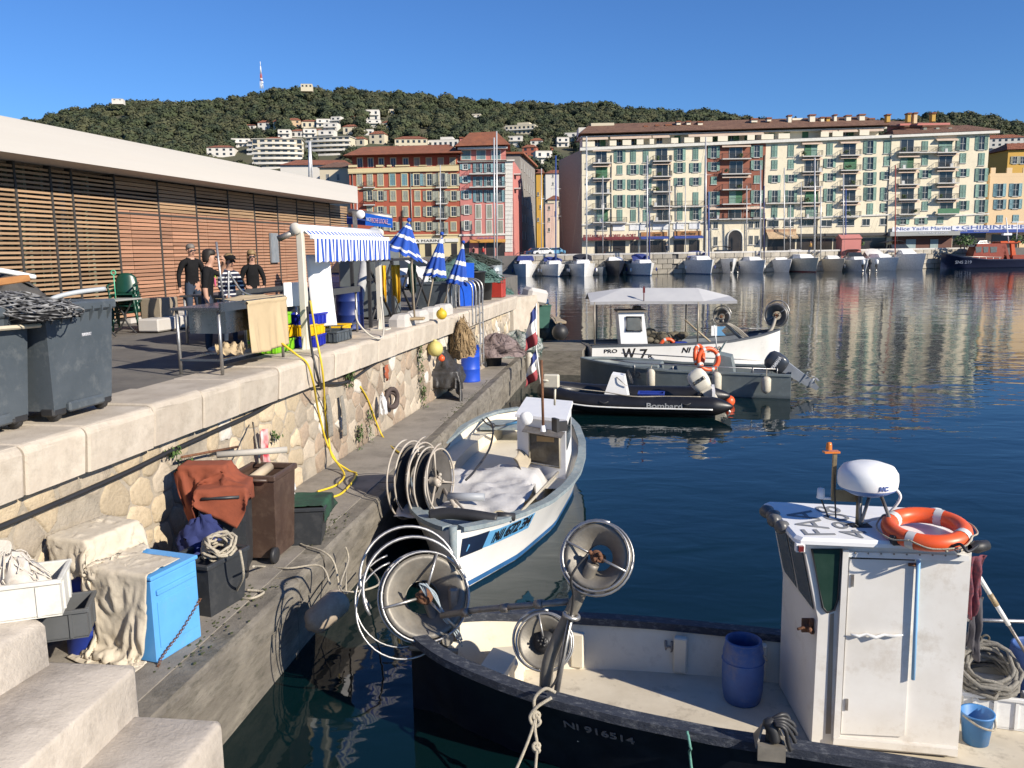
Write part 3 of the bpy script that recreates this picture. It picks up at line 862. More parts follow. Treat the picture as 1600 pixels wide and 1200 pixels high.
# ---- the long cream block
B1 = Bld('cream_apartment_block', 'long cream apartment block with green shutters and a dark red centre bay', 909, 397)
def wallq(b, name, m, xa, ya, xb, yb, base=405, dep=14, out=0):   # wall under a sloping photo eave line
    u0, z0 = b.uv(xa, ya); u1, z1 = b.uv(xb, yb); _, zb = b.uv((xa + xb) / 2, base)
    q = MB(); q.hexa([(u0, -out, zb), (u1, -out, zb), (u1, dep, zb), (u0, dep, zb), (u0, -out, z0), (u1, -out, z1), (u1, dep, z1), (u0, dep, z0)])
    return ob(name, q, m, b.r)
wallq(B1, 'wall', CREAM, 909, 233, 1103, 226, dep=40)  # depth carried back out of view so the block shades the street
wallq(B1, 'wall', BRICKR, 1103, 226, 1197, 222, base=343.5); wallq(B1, 'ground_floor', CREAM, 1103, 343.5, 1197, 342.5)
wallq(B1, 'wall', CREAM, 1197, 222, 1393, 213)
# side wall down the street: cream block's end, its shade put into the grey
u0, z0 = B1.uv(909, 233); q = MB()
q.hexa([(u0 - 3.6, 15, -.5), (u0 - .02, .02, -.5), (u0 - .02, 14, -.5), (u0 - 3.6, 16, -.5), (u0 - 3.6, 15, z0 - .5), (u0 - .02, .02, z0 - .1), (u0 - .02, 14, z0 - .1), (u0 - 3.6, 16, z0 - .5)])
ob('side_wall', q, mat('facade_shaded_side', (.36, .37, .28), rough=.85), B1.r, fix=True)
# cornice and set-back attic
def band(b, name, m, x0, ya, x1, yb, hgt, out, dep=1.0):
    u0, z0 = b.uv(x0, ya); u1, z1 = b.uv(x1, yb); q = MB()
    q.hexa([(u0, -out, z0 - hgt), (u1, -out, z1 - hgt), (u1, dep, z1 - hgt), (u0, dep, z0 - hgt), (u0, -out, z0), (u1, -out, z1), (u1, dep, z1), (u0, dep, z0)])
    return ob(name, q, m, b.r)
band(B1, 'cornice', CORN, 906, 231.5, 1397, 211, .55, .75)
band(B1, 'string_course', CORN, 909, 350, 1100, 345.5, .3, .25); band(B1, 'string_course', CORN, 1197, 341, 1393, 334, .3, .25)
wallq(B1, 'attic_wall', CREAM2, 911, 212, 1380, 196, base=233, dep=8, out=-2.0)
gable(B1, 'roof', 910, 209, 1385, 195.5, 2.6, 13, TILEB, .6)
band(B1, 'eave_board', CORN, 908, 212, 1388, 197.5, .3, -.6, 3)
for x0, x1, Z in [(165, 265, Z2), (395, 450, Z2), (505, 575, Z2), (625, 680, Z2), (735, 770, Z2), (918, 975, Z2), (1030, 1110, Z2), (1165, 1265, Z2), (170, 250, Z3), (420, 480, Z3), (540, 640, Z3), (685, 778, Z3), (1045, 1110, Z3), (1145, 1230, Z3), (115, 190, Z4)]:
    xa = Z(x0, 0)[0]; xb = Z(x1, 0)[0]; yb = 231.5 - (xa - 906) * .0418 - 1.5
    B1.box('parapet', CREAM2, xa, yb - 8, xb, yb, .55, .25)
for x, Z, t in [(300, Z2, 'd'), (345, Z2, 'c'), (440, Z2, 'c'), (480, Z2, 'd'), (535, Z2, 'c'), (597, Z2, 'd'), (650, Z2, 'c'), (835, Z2, 'd'), (990, Z2, 'c'), (1280, Z2, 'd'), (130, Z3, 'd'), (165, Z3, 'c'), (310, Z3, 'd'), (275, Z3, 'c'), (350, Z3, 'c'), (450, Z3, 'c'), (500, Z3, 'd'), (655, Z3, 'c'), (790, Z3, 'c'), (948, Z3, 'c'), (1125, Z3, 'd'), (1265, Z3, 'd'), (40, Z4, 'd'), (80, Z4, 'c')]:
    xa = Z(x, 0)[0]; yb = 231.5 - (xa - 906) * .0418 - 2
    u, t_ = B1.uv(xa, yb - 13); _, b_ = B1.uv(xa, yb - 1)
    o = link('window', win_mesh(1.2, t_ - b_, t, None), B1.r, (u, 1.98, b_))
    if t == 'c':
        for sg in (-1, 1): link('shutter', shut_mesh(.6, t_ - b_, SHUTD), o, (sg * .3, -.07, 0))
for x0, x1, Z in [(165, 380, Z2), (400, 750, Z2), (760, 905, Z2), (1065, 1210, Z2), (1225, 1364, Z2), (10, 560, Z3), (1055, 1190, Z3), (1200, 1360, Z3), (115, 310, Z4)]:
    xa = Z(x0, 0)[0]; xb = Z(x1, 0)[0]; ye = 213 - (xa - 908) * .0305
    q = MB(); u0, z0 = B1.uv(xa, ye); u1, z1 = B1.uv(xb, ye - (xb - xa) * .03)
    q._add([(u0, .9, z0), (u1, .9, z1), (u1, -.5, z1 - .5), (u0, -.5, z0 - .5), (u1, -.52, z1 - .8), (u0, -.52, z0 - .8)], [(0, 1, 2, 3), (3, 2, 4, 5)])
    ob('awning', q, AWN, B1.r)
wins(B1, Z2, K2, [(482, [(300, 402, 'o'), (428, 503, 'c'), (550, 632, 'o'), (680, 785, 'o'), (803, 905, 'c')]), (597, [(300, 402, 'c'), (422, 503, 'o'), (550, 632, 'o'), (680, 785, 'o'), (803, 905, 'c')]),
                  (705, [(300, 402, 'c'), (422, 503, 'o'), (550, 632, 'o'), (680, 785, 'o'), (803, 905, 'c')]), (995, [(280, 385, 'o'), (405, 488, 'o'), (535, 600, 'o'), (658, 770, 'c'), (790, 893, 'c')]),
                  (1130, [(278, 380, 'c'), (405, 486, 'o'), (532, 597, 'o'), (655, 766, 'c'), (788, 890, 'o')])], 44)
wins(B1, Z3, K2, [(138, [(260, 365, 'o'), (400, 475, 'o'), (525, 590, 'c'), (650, 765, 'o'), (780, 870, 'o')]), (505, [(255, 360, 'o'), (385, 465, 'o'), (515, 580, 'c'), (640, 750, 'o'), (775, 870, 'o')]),
                  (657, [(250, 358, 'c'), (380, 462, 'c'), (512, 573, 'o'), (640, 745, 'o'), (765, 872, 'c')]), (797, [(248, 355, 'c'), (378, 458, 'c'), (508, 568, 'o'), (640, 745, 'o'), (765, 870, 'c')]),
                  (1128, [(235, 340, 'c'), (368, 445, 'o'), (495, 560, 'o'), (625, 735, 'o'), (755, 860, 'c')])], 46)
wins(B1, Z4, K4, [(207, [(262, 365, 'o'), (392, 495, 'o'), (515, 618, 'o'), (640, 745, 'o'), (768, 870, 'c')]), (345, [(260, 365, 'c'), (388, 465, 'c'), (512, 575, 'o'), (640, 745, 'o'), (768, 840, 'o')])], 46)
for x, w, ys, Z in [(327, 150, (408, 540, 665, 795, 912), Z2), (840, 155, (392, 522, 652, 775, 900), Z2), (322, 235, (372, 500, 632, 755), Z3), (965, 165, (350, 482, 610, 745, 875), Z3), (1290, 165, (342, 470, 600, 735, 865), Z3)]:
    for y in ys:
        X_, Y_ = Z(x, y); B1.balcony(X_, Y_, w * K2, door=18)
X_, Y_ = Z2(1060, 776); B1.balcony(X_, Y_, 265 * K2, out=.9); X_, Y_ = Z3(738, 748); B1.balcony(X_, Y_, 320 * K2, out=.9); X_, Y_ = Z3(322, 882); B1.balcony(X_, Y_, 470 * K2, out=1.0, door=15)
X_, Y_ = Z2(470, 914); B1.balcony(X_, Y_, 135 * K2, out=.9)
BLIND = mat('white_blind', (.72, .72, .72), rough=.5)
for x, w, t in [(325, 100, 0), (475, 100, 1), (635, 135, 1), (830, 130, 1), (985, 90, 1), (1120, 90, 1)]:
    X_, Y_ = Z2(x, 965); Y_ -= (x - 325) * .004
    if t: B1.box('roller_blind', BLIND, X_ - w * K2 / 2, Y_ - 5, X_ + w * K2 / 2, Y_ + 4, .12, .12)
    else: B1.win(X_, Y_ - 4, Y_ + 3, w * K2, 'd')
for x, y, w, Z, k in [(645, 925, 90, Z3, K2), (780, 922, 85, Z3, K2), (930, 918, 120, Z3, K2), (1100, 922, 90, Z3, K2), (1265, 915, 140, Z3, K2), (155, 940, 38, Z3, K2), (100, 940, 30, Z3, K2), (455, 935, 38, Z3, K2), (510, 935, 38, Z3, K2), (155, 1065, 34, Z3, K2), (455, 1055, 34, Z3, K2), (505, 1055, 34, Z3, K2), (175, 925, 60, Z4, K4), (320, 920, 60, Z4, K4)]:
    X_, Y_ = Z(x, y); B1.win(X_, Y_ - 5, Y_ + 5 + (4 if y > 1000 else 0), w * k, 'd')
# shops at street level
SHOP = mat('shop_dark', (.02, .018, .016), (.05, .04, .035), sc=.8, rough=.3)
for x0, x1 in [(930, 951), (958, 977), (985, 997), (1001, 1040), (1053, 1069), (1077, 1093), (1200, 1242), (1246, 1300), (1303, 1340), (1345, 1388)]:
    B1.box('shop_window', SHOP, x0, 377 - (x0 - 909) * .012, x1, 396 - (x0 - 909) * .012, .06, .1)
MAROON = mat('maroon_cloth', (.16, .02, .03), rough=.8); BLUEC = mat('blue_cloth', (.03, .07, .30), (.025, .055, .24), rough=.8); WOODS = mat('wood_sign', (.38, .18, .06), (.28, .13, .045), sc=2, rough=.6, stretch=(1, 1, 6))
def shopawn(b, m, x0, x1, y0, y1, out):
    u0, z0 = b.uv(x0, y0); u1, _ = b.uv(x1, y0); _, z1 = b.uv(x0, y1); q = MB()
    q._add([(u0, -.1, z0), (u1, -.1, z0), (u1, -out, z1 + .25), (u0, -out, z1 + .25), (u1, -out - .01, z1), (u0, -out - .01, z1)], [(0, 1, 2, 3), (3, 2, 4, 5)])
    ob('shop_awning', q, m, b.r, solid=.04)
shopawn(B1, MAROON, 910, 997, 371, 376, 1.4); shopawn(B1, BLUEC, 1000, 1043, 369.5, 374, 1.4); shopawn(B1, BLUEC, 1052, 1097, 368.5, 373, 1.4); shopawn(B1, mat('tan_cloth', (.5, .36, .22), rough=.9), 1197, 1243, 362, 373.5, 1.8)
B1.box('sign_board', WOODS, 1002, 362.5, 1042, 370.5, .2, .14); B1.box('sign_board', WOODS, 1054, 361, 1095, 369, .2, .14); B1.box('sign_board', mat('tan_board', (.42, .26, .16), rough=.8), 1197, 358, 1243, 364, .2, .14)
B1.box('shop_canopy', mat('dark_canopy', (.05, .05, .05), rough=.6), 1244, 364.5, 1392, 369, 1.2, 1.1)
DKRED = mat('dark_red_letter', (.28, .03, .03), rough=.6); NAVY = mat('navy_letter', (.09, .14, .36), rough=.5); BLKL = mat('black_letter', (.015, .012, .01), rough=.5)
def btext(b, body, x, y, w, h, m, out=.3, shear=0):
    u, z_ = b.uv(x, y); return text(body, h * b.k * 1.35, m, b.r, (u, -out, z_), (PI / 2, 0, 0), ext=.02, shear=shear, width=w * b.k)
btext(B1, "RESTAURANT  L'OREE du PORT", 953, 368.6, 80, 4.5, DKRED, .08); btext(B1, 'Cypriaka', 1026, 366.3, 12, 3.6, BLKL, .29, .3); btext(B1, "l'Duchere", 1075, 364.8, 22, 4.2, BLKL, .29, .3)
# arched doorway
X_, Y_ = Z3(313, 1115); u, z_ = B1.uv(X_, Y_ + 12); q = MB(); w_ = 115 * K2 * B1.k / 2
pl = [(-w_, 0), (w_, 0), (w_, 3.2)] + [(w_ * math.cos(a * PI / 12), 3.2 + w_ * math.sin(a * PI / 12)) for a in range(1, 12)] + [(-w_, 3.2)]
q.M = Matrix.Translation((u, -.05, z_)) @ Matrix.Rotation(PI / 2, 4, 'X'); q.prism(pl, 0, .12); ob('arched_door', q, SHOP, B1.r)
q = MB(); q.M = Matrix.Translation((u, -.1, z_)) @ Matrix.Rotation(PI / 2, 4, 'X')
q.tube([(-w_ * 1.08, 0, .1), (-w_ * 1.08, 3.2, .1)] + [(-w_ * 1.08 * math.cos(a * PI / 12), 3.2 + w_ * 1.08 * math.sin(a * PI / 12), .1) for a in range(1, 12)] + [(w_ * 1.08, 3.2, .1), (w_ * 1.08, 0, .1)], .16, 6); ob('door_surround', q, CORN, B1.r)
# drain pipes, chimneys and roof boxes
for x in (955.5, 1047.8, 1103.5, 1195, 1281, 1391): q = MB(); u, z0 = B1.uv(x, 238); q.rod((u, -.12, z0 - .5), (u, -.12, .5), .09, 6); ob('drain_pipe', q, GALV, B1.r)
def chim(b, x, y0, y1, w, m, cap=True):
    u, t = b.uv(x, y0); _, b_ = b.uv(x, y1); w *= b.k
    o = ubox('chimney', m, b.r, (u, 3.5, b_), (w, 1.2, t - b_))
    if cap: ubox('chimney_cap', TILE, b.r, (u, 3.5, t + .01), (w * 1.25, 1.6, .25))
YEL = mat('chimney_yellow', (.55, .33, .07), rough=.8)
for x, y0, y1, w, m in [(1012.5, 195, 204, 5, CREAM2), (1031, 193.5, 201, 5, CREAM2), (1049, 193, 200, 8, CREAM2), (1242, 178, 196, 5, CREAM2), (1278, 177, 191, 8, CREAM2), (1294, 181, 189, 5, CREAM2), (1303, 181, 189, 5, YEL), (1314.5, 177, 188, 4, CREAM2), (1335.5, 178, 190, 7, CREAM2), (1357, 176.5, 190, 8, CREAM2), (1372, 183, 192, 7, CREAM2), (1399, 176.5, 187, 5.5, YEL), (1442, 174, 189, 5, PEACH), (1432, 174.5, 187, 5, YEL), (1471, 174, 186, 5.5, YEL)]: chim(B1, x, y0, y1, w, m)
for x0, x1, y0, y1, m in [(907, 927, 194, 207, HW['w']), (927, 964, 187, 204, HW['c']), (965, 982, 192, 202, HW['w']), (982, 1003, 193, 200, HW['w']), (1062, 1103, 189.5, 199, CREAM2), (1181, 1225, 185, 194, CREAM2), (1250, 1268, 179, 190, CREAM2), (1265, 1284, 181, 190, PINK)]:
    u0, t = B1.uv(x0, y0); u1, b_ = B1.uv(x1, y1 + 4); ubox('roof_house', m, B1.r, ((u0 + u1) / 2, 7, b_), (u1 - u0, 5, t - b_))
for x0, x1, y in [(1062, 1068, 187.5), (1078, 1084, 187.5), (1096, 1103, 188), (1206, 1212, 182), (1181, 1190, 183.5)]: chim(B1, (x0 + x1) / 2, y, y + 4, x1 - x0, CREAM2)
# ---- right hand block
B2 = Bld('cream_corner_block', 'cream corner apartment block with brown roof at the right end of the row', 1393, 397, YF - .2)
wallq(B2, 'wall', CREAM, 1393.5, 212, 1547, 205)
band(B2, 'cornice', CORN, 1391, 211.5, 1559, 204.5, .5, .8); gable(B2, 'roof', 1400, 211, 1553, 204, 2.0, 14, TILEB, .9)
band(B2, 'string_course', CORN, 1395, 341, 1545, 333, .25, .2)
wins(B2, Z4, K4, [(655, [(265, 340, 'c'), (378, 460, 'c'), (500, 562, 'o'), (628, 735, 'o'), (755, 830, 'c')]), (965, [(230, 338, 'o'), (362, 442, 'c'), (490, 552, 'o'), (618, 725, 'c'), (748, 825, 'o'), (872, 930, 'c')]), (1117, [(225, 335, 'o'), (358, 462, 'c'), (486, 590, 'o'), (614, 720, 'o'), (742, 845, 'o'), (870, 930, 'o')]),
                  (475, [(888, 942, 'o')]), (625, [(884, 940, 'o')]), (780, [(880, 935, 'c')])], 46)
for x, w, ys in [(505, 165, (357, 490, 617, 740, 858)), (820, 170, (357, 478, 605, 735, 855))]:
    for y in ys:
        X_, Y_ = Z4(x, y); B2.balcony(X_, Y_, w * K4, door=18, solid=SHUTD if (y == 855) else None)
X_, Y_ = Z4(665, 356); B2.balcony(X_, Y_, 200 * K4, out=1.1)
# pink top house behind its roof
u0, t = B2.uv(1428, 190); u1, b_ = B2.uv(1508, 204); ubox('roof_house', PINK, B2.r, ((u0 + u1) / 2, 9, b_), (u1 - u0, 6, t - b_ + .5))
u0, z0 = B2.uv(1385, 192); u1, z1 = B2.uv(1512, 190); q = MB(); q._add([(u0, 5.4, z0), (u1, 5.4, z1), (u1 - 1, 12, z1 + 1.4), (u0 + 1, 12, z0 + 2.2)], [(0, 1, 2, 3)]); ob('roof', q, TILEB, B2.r, solid=.3)
for x in (1457, 1477, 1497): chim(B2, x, 196, 201, 5, SHUTG, False)
SIGNW = mat('sign_white', (.68, .69, .74), rough=.5); 
B2.box('sign_board', SIGNW, 1394, 354, 1487, 361.5, .5, .2); btext(B2, 'Nice Yacht Marine', 1441, 357.2, 82, 5.2, NAVY, .53)
B2.box('sign_board', SIGNW, 1487.5, 351.5, 1640, 358.5, .62, .2); btext(B2, 'e', 1494, 355, 4, 4, NAVY, .66); o = btext(B2, 'GHIRINGHELLI', 1561, 354.8, 118, 6, NAVY, .66)
B2.box('shop_awning', BLUEC, 1489, 358.6, 1640, 363.5, 1.2, .9); btext(B2, 'SERVICE', 1499, 361, 14, 2.2, SIGNW, 1.23); btext(B2, 'International', 1528, 361, 22, 2.2, SIGNW, 1.23)
B2.box('shop_canopy', mat('grey_canopy', (.3, .31, .3), rough=.6), 1385, 362, 1490, 368.5, 2.2, 2.0); btext(B2, 'YACHTING SERVICES', 1450, 364.5, 44, 2.8, SIGNW, 2.23)
B2.box('shop_front', mat('red_brown_front', (.13, .05, .035), rough=.7), 1396, 368, 1486, 396, .2, .3)
for x0, x1 in [(1415, 1430), (1453, 1465)]: B2.box('shop_door', mat('grey_green_door', (.3, .38, .38), rough=.6), x0, 374, x1, 395, .28, .1)
for x0, x1 in [(1490, 1512), (1516, 1540)]: B2.box('shop_window', SHOP, x0, 364, x1, 395, .1, .1)
# ---- peach building, right edge
B3 = Bld('peach_building', 'peach building with blue-grey shutters at the right edge of the photo', 1547, 397, YF + .6)
wallq(B3, 'wall', PEACH, 1547.5, 273, 1720, 266); 
for x0, x1 in [(1549, 1556), (1574, 1582), (1600, 1640)]: B3.box('parapet', PEACH, x0, 262, x1, 274, 0, .3)
B3.box('parapet', PEACH, 1549, 270, 1660, 275, .01, .3)
wins(B3, Z4, K4, [(1265, [(610, 715, 'o'), (738, 818, 'o'), (865, 925, 'c')]), (1395, [(608, 713, 'o'), (735, 815, 'o'), (862, 922, 'c')])], 46, SHUTB)
B3.box('shop_window', SHOP, 1550, 366, 1590, 395, .1, .1)
house_y = Bld('ochre_house', 'ochre yellow house on the slope behind the peach building', 1575, 290, 215); house_y.box('wall', HW['y'], 1578, 234, 1700, 292, 0, 10); 
for x in (1586, 1598): house_y.win(x, 244, 256, 6, 'o', SHUTG)
gable(house_y, 'roof', 1576, 234, 1700, 230, 2, 10, TILE)
Bw = Bld('white_hill_block', 'white terrace block between the corner block and the ochre house', 1551, 290, 235); Bw.box('wall', HW['w'], 1551, 232, 1580, 292, 0, 10)
for x in (1558, 1568): Bw.win(x, 240, 246, 5, 'd')
Bw.box('roof', FLAT, 1550, 231, 1581, 232.3, .4, 11)
# ---- red building
B4 = Bld('red_building', 'brick-red building with cream trim and attic balcony band', 545, 402)
wallq(B4, 'wall', RED, 545, 262, 717, 258)
wallq(B4, 'attic_wall', RED, 548, 243, 716, 240, base=265, dep=10, out=-1.6)
band(B4, 'parapet', TRIM, 544, 264, 717, 259, .95, .35, .1); band(B4, 'string_course', TRIM, 545, 268.5, 717, 265, .25, .4); band(B4, 'string_course', TRIM, 545, 294.5, 717, 291.5, .3, .18); band(B4, 'string_course', TRIM, 545, 367, 717, 365.5, .3, .2)
for x0, x1 in [(588, 599), (618, 640), (655, 667), (683, 716), (545, 558), (605, 612)]: B4.box('parapet_block', TRIM, x0, 258, x1, 261.5 - (x0 - 545) * .02, .33, .25)
gable(B4, 'roof', 544, 243.5, 716, 239, 2.3, 12, TILE, .9)
B4.box('ground_floor', TRIM, 545, 370, 717, 402, .05, .1)
chim(B4, 658, 229, 240, 10, RED, False); chim(B4, 605, 234, 239, 6, TRIM, False); chim(B4, 549, 236, 243, 6, RED)
for x, t in [(160, 'd'), (250, 'd'), (340, 'd'), (440, 'd'), (545, 'd'), (640, 'c'), (740, 'c'), (840, 'c'), (940, 'c')]:
    X_, Y_ = Z1(x, 190); u, t_ = B4.uv(X_, Y_); _, b_ = B4.uv(X_, 262)
    o = link('window', win_mesh(1.0, t_ - b_, t, TRIM), B4.r, (u, 1.595, b_))
    if t == 'c':
        for sg in (-1, 1): link('shutter', shut_mesh(.5, t_ - b_, SHUTG), o, (sg * .25, -.07, 0))
def zw(b, x, spec, w, sh=None, trim=TRIM):
    for y0, y1, t in spec:
        X_, Y0 = Z1(x, y0); _, Y1 = Z1(x, y1); b.win(X_, Y0, Y1, w * .1875, t, sh, trim)
r1 = (330, 428); r2 = (472, 553); r3 = (600, 683); r4 = (730, 803)
for x, sp in [(168, [(*r1, 'c')]), (255, [(*r1, 'c'), (*r2, 'o'), (*r3, 'c')]), (343, [(*r1, 'c'), (*r2, 'o'), (*r3, 'o'), (*r4, 'o')]), (448, [(*r2, 'c'), (*r3, 'c'), (*r4, 'o')]), (550, [(*r2, 'c'), (*r3, 'c'), (*r4, 'c')]), (651, [(*r2, 'c'), (*r3, 'c'), (*r4, 'o')]), (750, [(*r1, 'o'), (*r2, 'o'), (*r3, 'o'), (*r4, 'o')]), (855, [(325, 440, 'o'), (472, 575, 'o'), (598, 700, 'o'), (730, 830, 'o')]), (953, [(*r1, 'o'), (*r2, 'o'), (*r3, 'o'), (*r4, 'c')])]: zw(B4, x, sp, 42, SHUTG)
for x, t in ((442, 'c'), (542, 'c'), (643, 'o')): zw(B4, x, [(*r1, t)], 44, SHUTB)
for y in (440, 575, 700, 830): X_, Y_ = Z1(855, y); B4.balcony(X_, Y_, 17, out=.8)
for y in (440, 585): X_, Y_ = Z1(252, y); B4.balcony(X_, Y_, 17, out=.8)
for x in (550.5, 641): q = MB(); u, z0 = B4.uv(x, 270); q.rod((u, -.12, z0), (u, -.12, .5), .1, 6); ob('drain_pipe', q, GALV, B4.r)
for x0, x1 in [(580, 600), (640, 655), (664, 674), (705, 714)]: B4.box('shop_window', SHOP, x0, 380, x1, 401, .08, .1)
B4.box('sign_board', CORN, 640, 373, 694, 380, .3, .2); btext(B4, 'LA MARINE', 668, 376.5, 44, 4, BLKL, .33); B4.box('sign_board', CORN, 696, 372.5, 716, 378, .3, .2)
# ---- pink building
B5 = Bld('pink_corner_building', 'pink corner building with white quoins beside the street gap', 717.5, 401, YF - .1)
wallq(B5, 'wall', PINK, 717.5, 251, 801, 249, dep=9)
wallq(B5, 'attic_wall', PINK, 718, 230, 790, 228, base=252, dep=9, out=-1.3)
gable(B5, 'roof', 717, 229, 791, 226.5, 3.2, 10, TILE, .8); band(B5, 'cornice', CORN, 715, 230.5, 793, 228.5, .4, .1)
band(B5, 'cornice', CORN, 716, 251.5, 804, 249.5, .3, .5); band(B5, 'string_course', CORN, 717.5, 366, 801, 364.5, .35, .2)
chim(B5, 719.5, 213, 229, 5, PINK); chim(B5, 743, 214, 222, 5, PINK)
q = MB(); u0, z0 = B5.uv(801, 249); zb = -.6
q.hexa([(u0 + .02, .05, zb), (u0 + 1.9, 16, zb), (u0 + 1.6, 16.3, zb), (u0 + .02, 8, zb), (u0 + .02, .05, z0), (u0 + 1.9, 16, z0 - 1), (u0 + 1.6, 16.3, z0 - 1), (u0 + .02, 8, z0)]); ob('side_wall', q, PINK, B5.r, fix=True)
for k in range(22):
    ya = 253 + k * 6.4; B5.box('quoin', CORN, 789.5, ya, 800.9, ya + 6.0, .12, .2)
for x in (1055, 1180, 1305):
    X_, Y_ = Z1(x, 130); u, t_ = B5.uv(X_, Y_); _, b_ = B5.uv(X_, 248); o = link('window', win_mesh(1.7, t_ - b_, 'c', CORN), B5.r, (u, 1.295, b_))
    for sg in (-1, 1): link('shutter', shut_mesh(.85, t_ - b_, SHUTB), o, (sg * .42, -.07, 0))
zw(B5, 1050, [(248, 292, 'o'), (352, 402, 'o')], 34, SHUTB, CORN); zw(B5, 1058, [(467, 537, 'o')], 34, SHUTB, CORN); zw(B5, 1062, [(592, 665, 'o'), (722, 798, 'o')], 34, SHUTG, CORN)
for x in (1155, 1245, 1338): zw(B5, x, [(245, 318, 'o'), (350, 430, 'o'), (462, 563, 'o')], 34, SHUTB, None); zw(B5, x + 4, [(588, 698, 'c'), (718, 824, 'c')], 40, SHUTG, CORN)
for y in (327, 437): X_, Y_ = Z1(1238, y); B5.balcony(X_, Y_, 292 * .1875, out=1.3, clutter=True, rail=.9)
X_, Y_ = Z1(1190, 208); B5.balcony(X_, Y_ + 2, 74, out=.5)
for sd, y in [(2.0, 325), (2.0, 445)]:
    u, z_ = B5.uv(801, Z1(0, y)[1]); q = MB(); q.box((u + .9, 3.0, z_), (1.4, 3.4, .2)); q.box((u + 1.6, 3.0, z_ + .5), (.05, 3.4, .9)); ob('balcony', q, SLAB, B5.r)
for x0, x1 in [(725, 733), (748, 757), (760, 772), (776, 788)]: B5.box('shop_window', SHOP, x0, 379, x1, 401, .08, .1)
shopawn(B5, mat('ochre_cloth', (.5, .25, .05), rough=.9), 734, 790, 374.5, 379.5, 1.2); btext(B5, 'Cafe du Port', 760, 372, 27, 3.4, NAVY, .15)
# ---- buildings up the street
def sbld(name, label, x0, x1, yt, Y, m, wl=(), roof=None, sh=None):
    b = Bld(name, label, x0, 398, Y); b.box('wall', m, x0, yt, x1, 400, 0, 12)
    for (x, y0, y1, w, t) in wl: b.win(x, y0, y1, w, t, sh)
    if roof: gable(b, 'roof', x0, yt, x1, yt - .4, 1.6, 12, roof, .5)
    else: b.box('roof', FLAT, x0, yt - .8, x1, yt, .2, 12.4)
    return b
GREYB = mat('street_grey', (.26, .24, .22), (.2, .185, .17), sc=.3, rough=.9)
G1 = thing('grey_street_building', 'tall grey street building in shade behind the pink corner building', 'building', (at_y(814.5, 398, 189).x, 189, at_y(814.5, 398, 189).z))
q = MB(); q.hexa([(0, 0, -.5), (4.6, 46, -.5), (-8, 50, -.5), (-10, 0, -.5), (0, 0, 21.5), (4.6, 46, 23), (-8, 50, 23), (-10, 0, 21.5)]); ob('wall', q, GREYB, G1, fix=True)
for a in range(5):
    for c in range(6):
        t = (c + .5) / 6.5; o = link('window', win_mesh(1.1, 1.7, 'o', None), G1, (4.6 * t + .02, 46 * t, 3.5 + a * 3.8), (0, 0, math.atan2(46, 4.6)))
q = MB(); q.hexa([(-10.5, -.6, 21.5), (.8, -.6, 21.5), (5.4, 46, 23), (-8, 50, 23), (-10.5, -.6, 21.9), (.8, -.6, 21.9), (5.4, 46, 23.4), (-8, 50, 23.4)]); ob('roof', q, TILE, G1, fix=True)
sbld('yellow_building', 'narrow golden yellow building lit by sun in the street gap', 838, 848, 271, 238, mat('facade_gold', (.6, .35, .06), rough=.85), [(841, 300, 306, 2.5, 'd'), (844.5, 320, 326, 2.5, 'd'), (841, 340, 346, 2.5, 'd')], TILE)
sbld('white_street_house', 'white house with red roof up the street gap', 853, 886, 271, 300, HW['w'], [(864, 273, 277, 2.4, 'd'), (879, 273, 277, 3, 'd'), (864, 285, 289, 2.4, 'd'), (879, 285, 289, 3, 'd')], TILE)
sbld('cream_street_house', 'cream house with tiled roof low in the street gap', 856, 880, 312, 268, HW['c'], [(874, 315, 323, 3, 'd'), (866, 330, 338, 3, 'd'), (874, 335, 343, 3, 'd')], TILE)
sbld('pale_pink_street_house', 'pale pink house front with balcony left in the street gap', 852, 866, 318, 255, mat('facade_palepink', (.6, .45, .4), rough=.9), [(858, 322, 328, 3, 'd'), (858, 340, 346, 3, 'd'), (858, 356, 362, 3, 'd')])
sbld('white_side_house', 'white house with shuttered windows between fish market roof and red building', 440, 546, 258, 190, HW['w'], [(482, 278, 287, 4, 'o'), (500, 278, 287, 4, 'o'), (515, 277, 286, 4, 'o'), (532, 277, 287, 4, 'o')], TILE, SHUTB)
sbld('brown_roof_house', 'low house with brown tile roof beyond the fish market end', 500, 548, 262, 182, HW['c'], [(512, 272, 282, 4, 'd'), (528, 272, 282, 4, 'd')], TILEB)
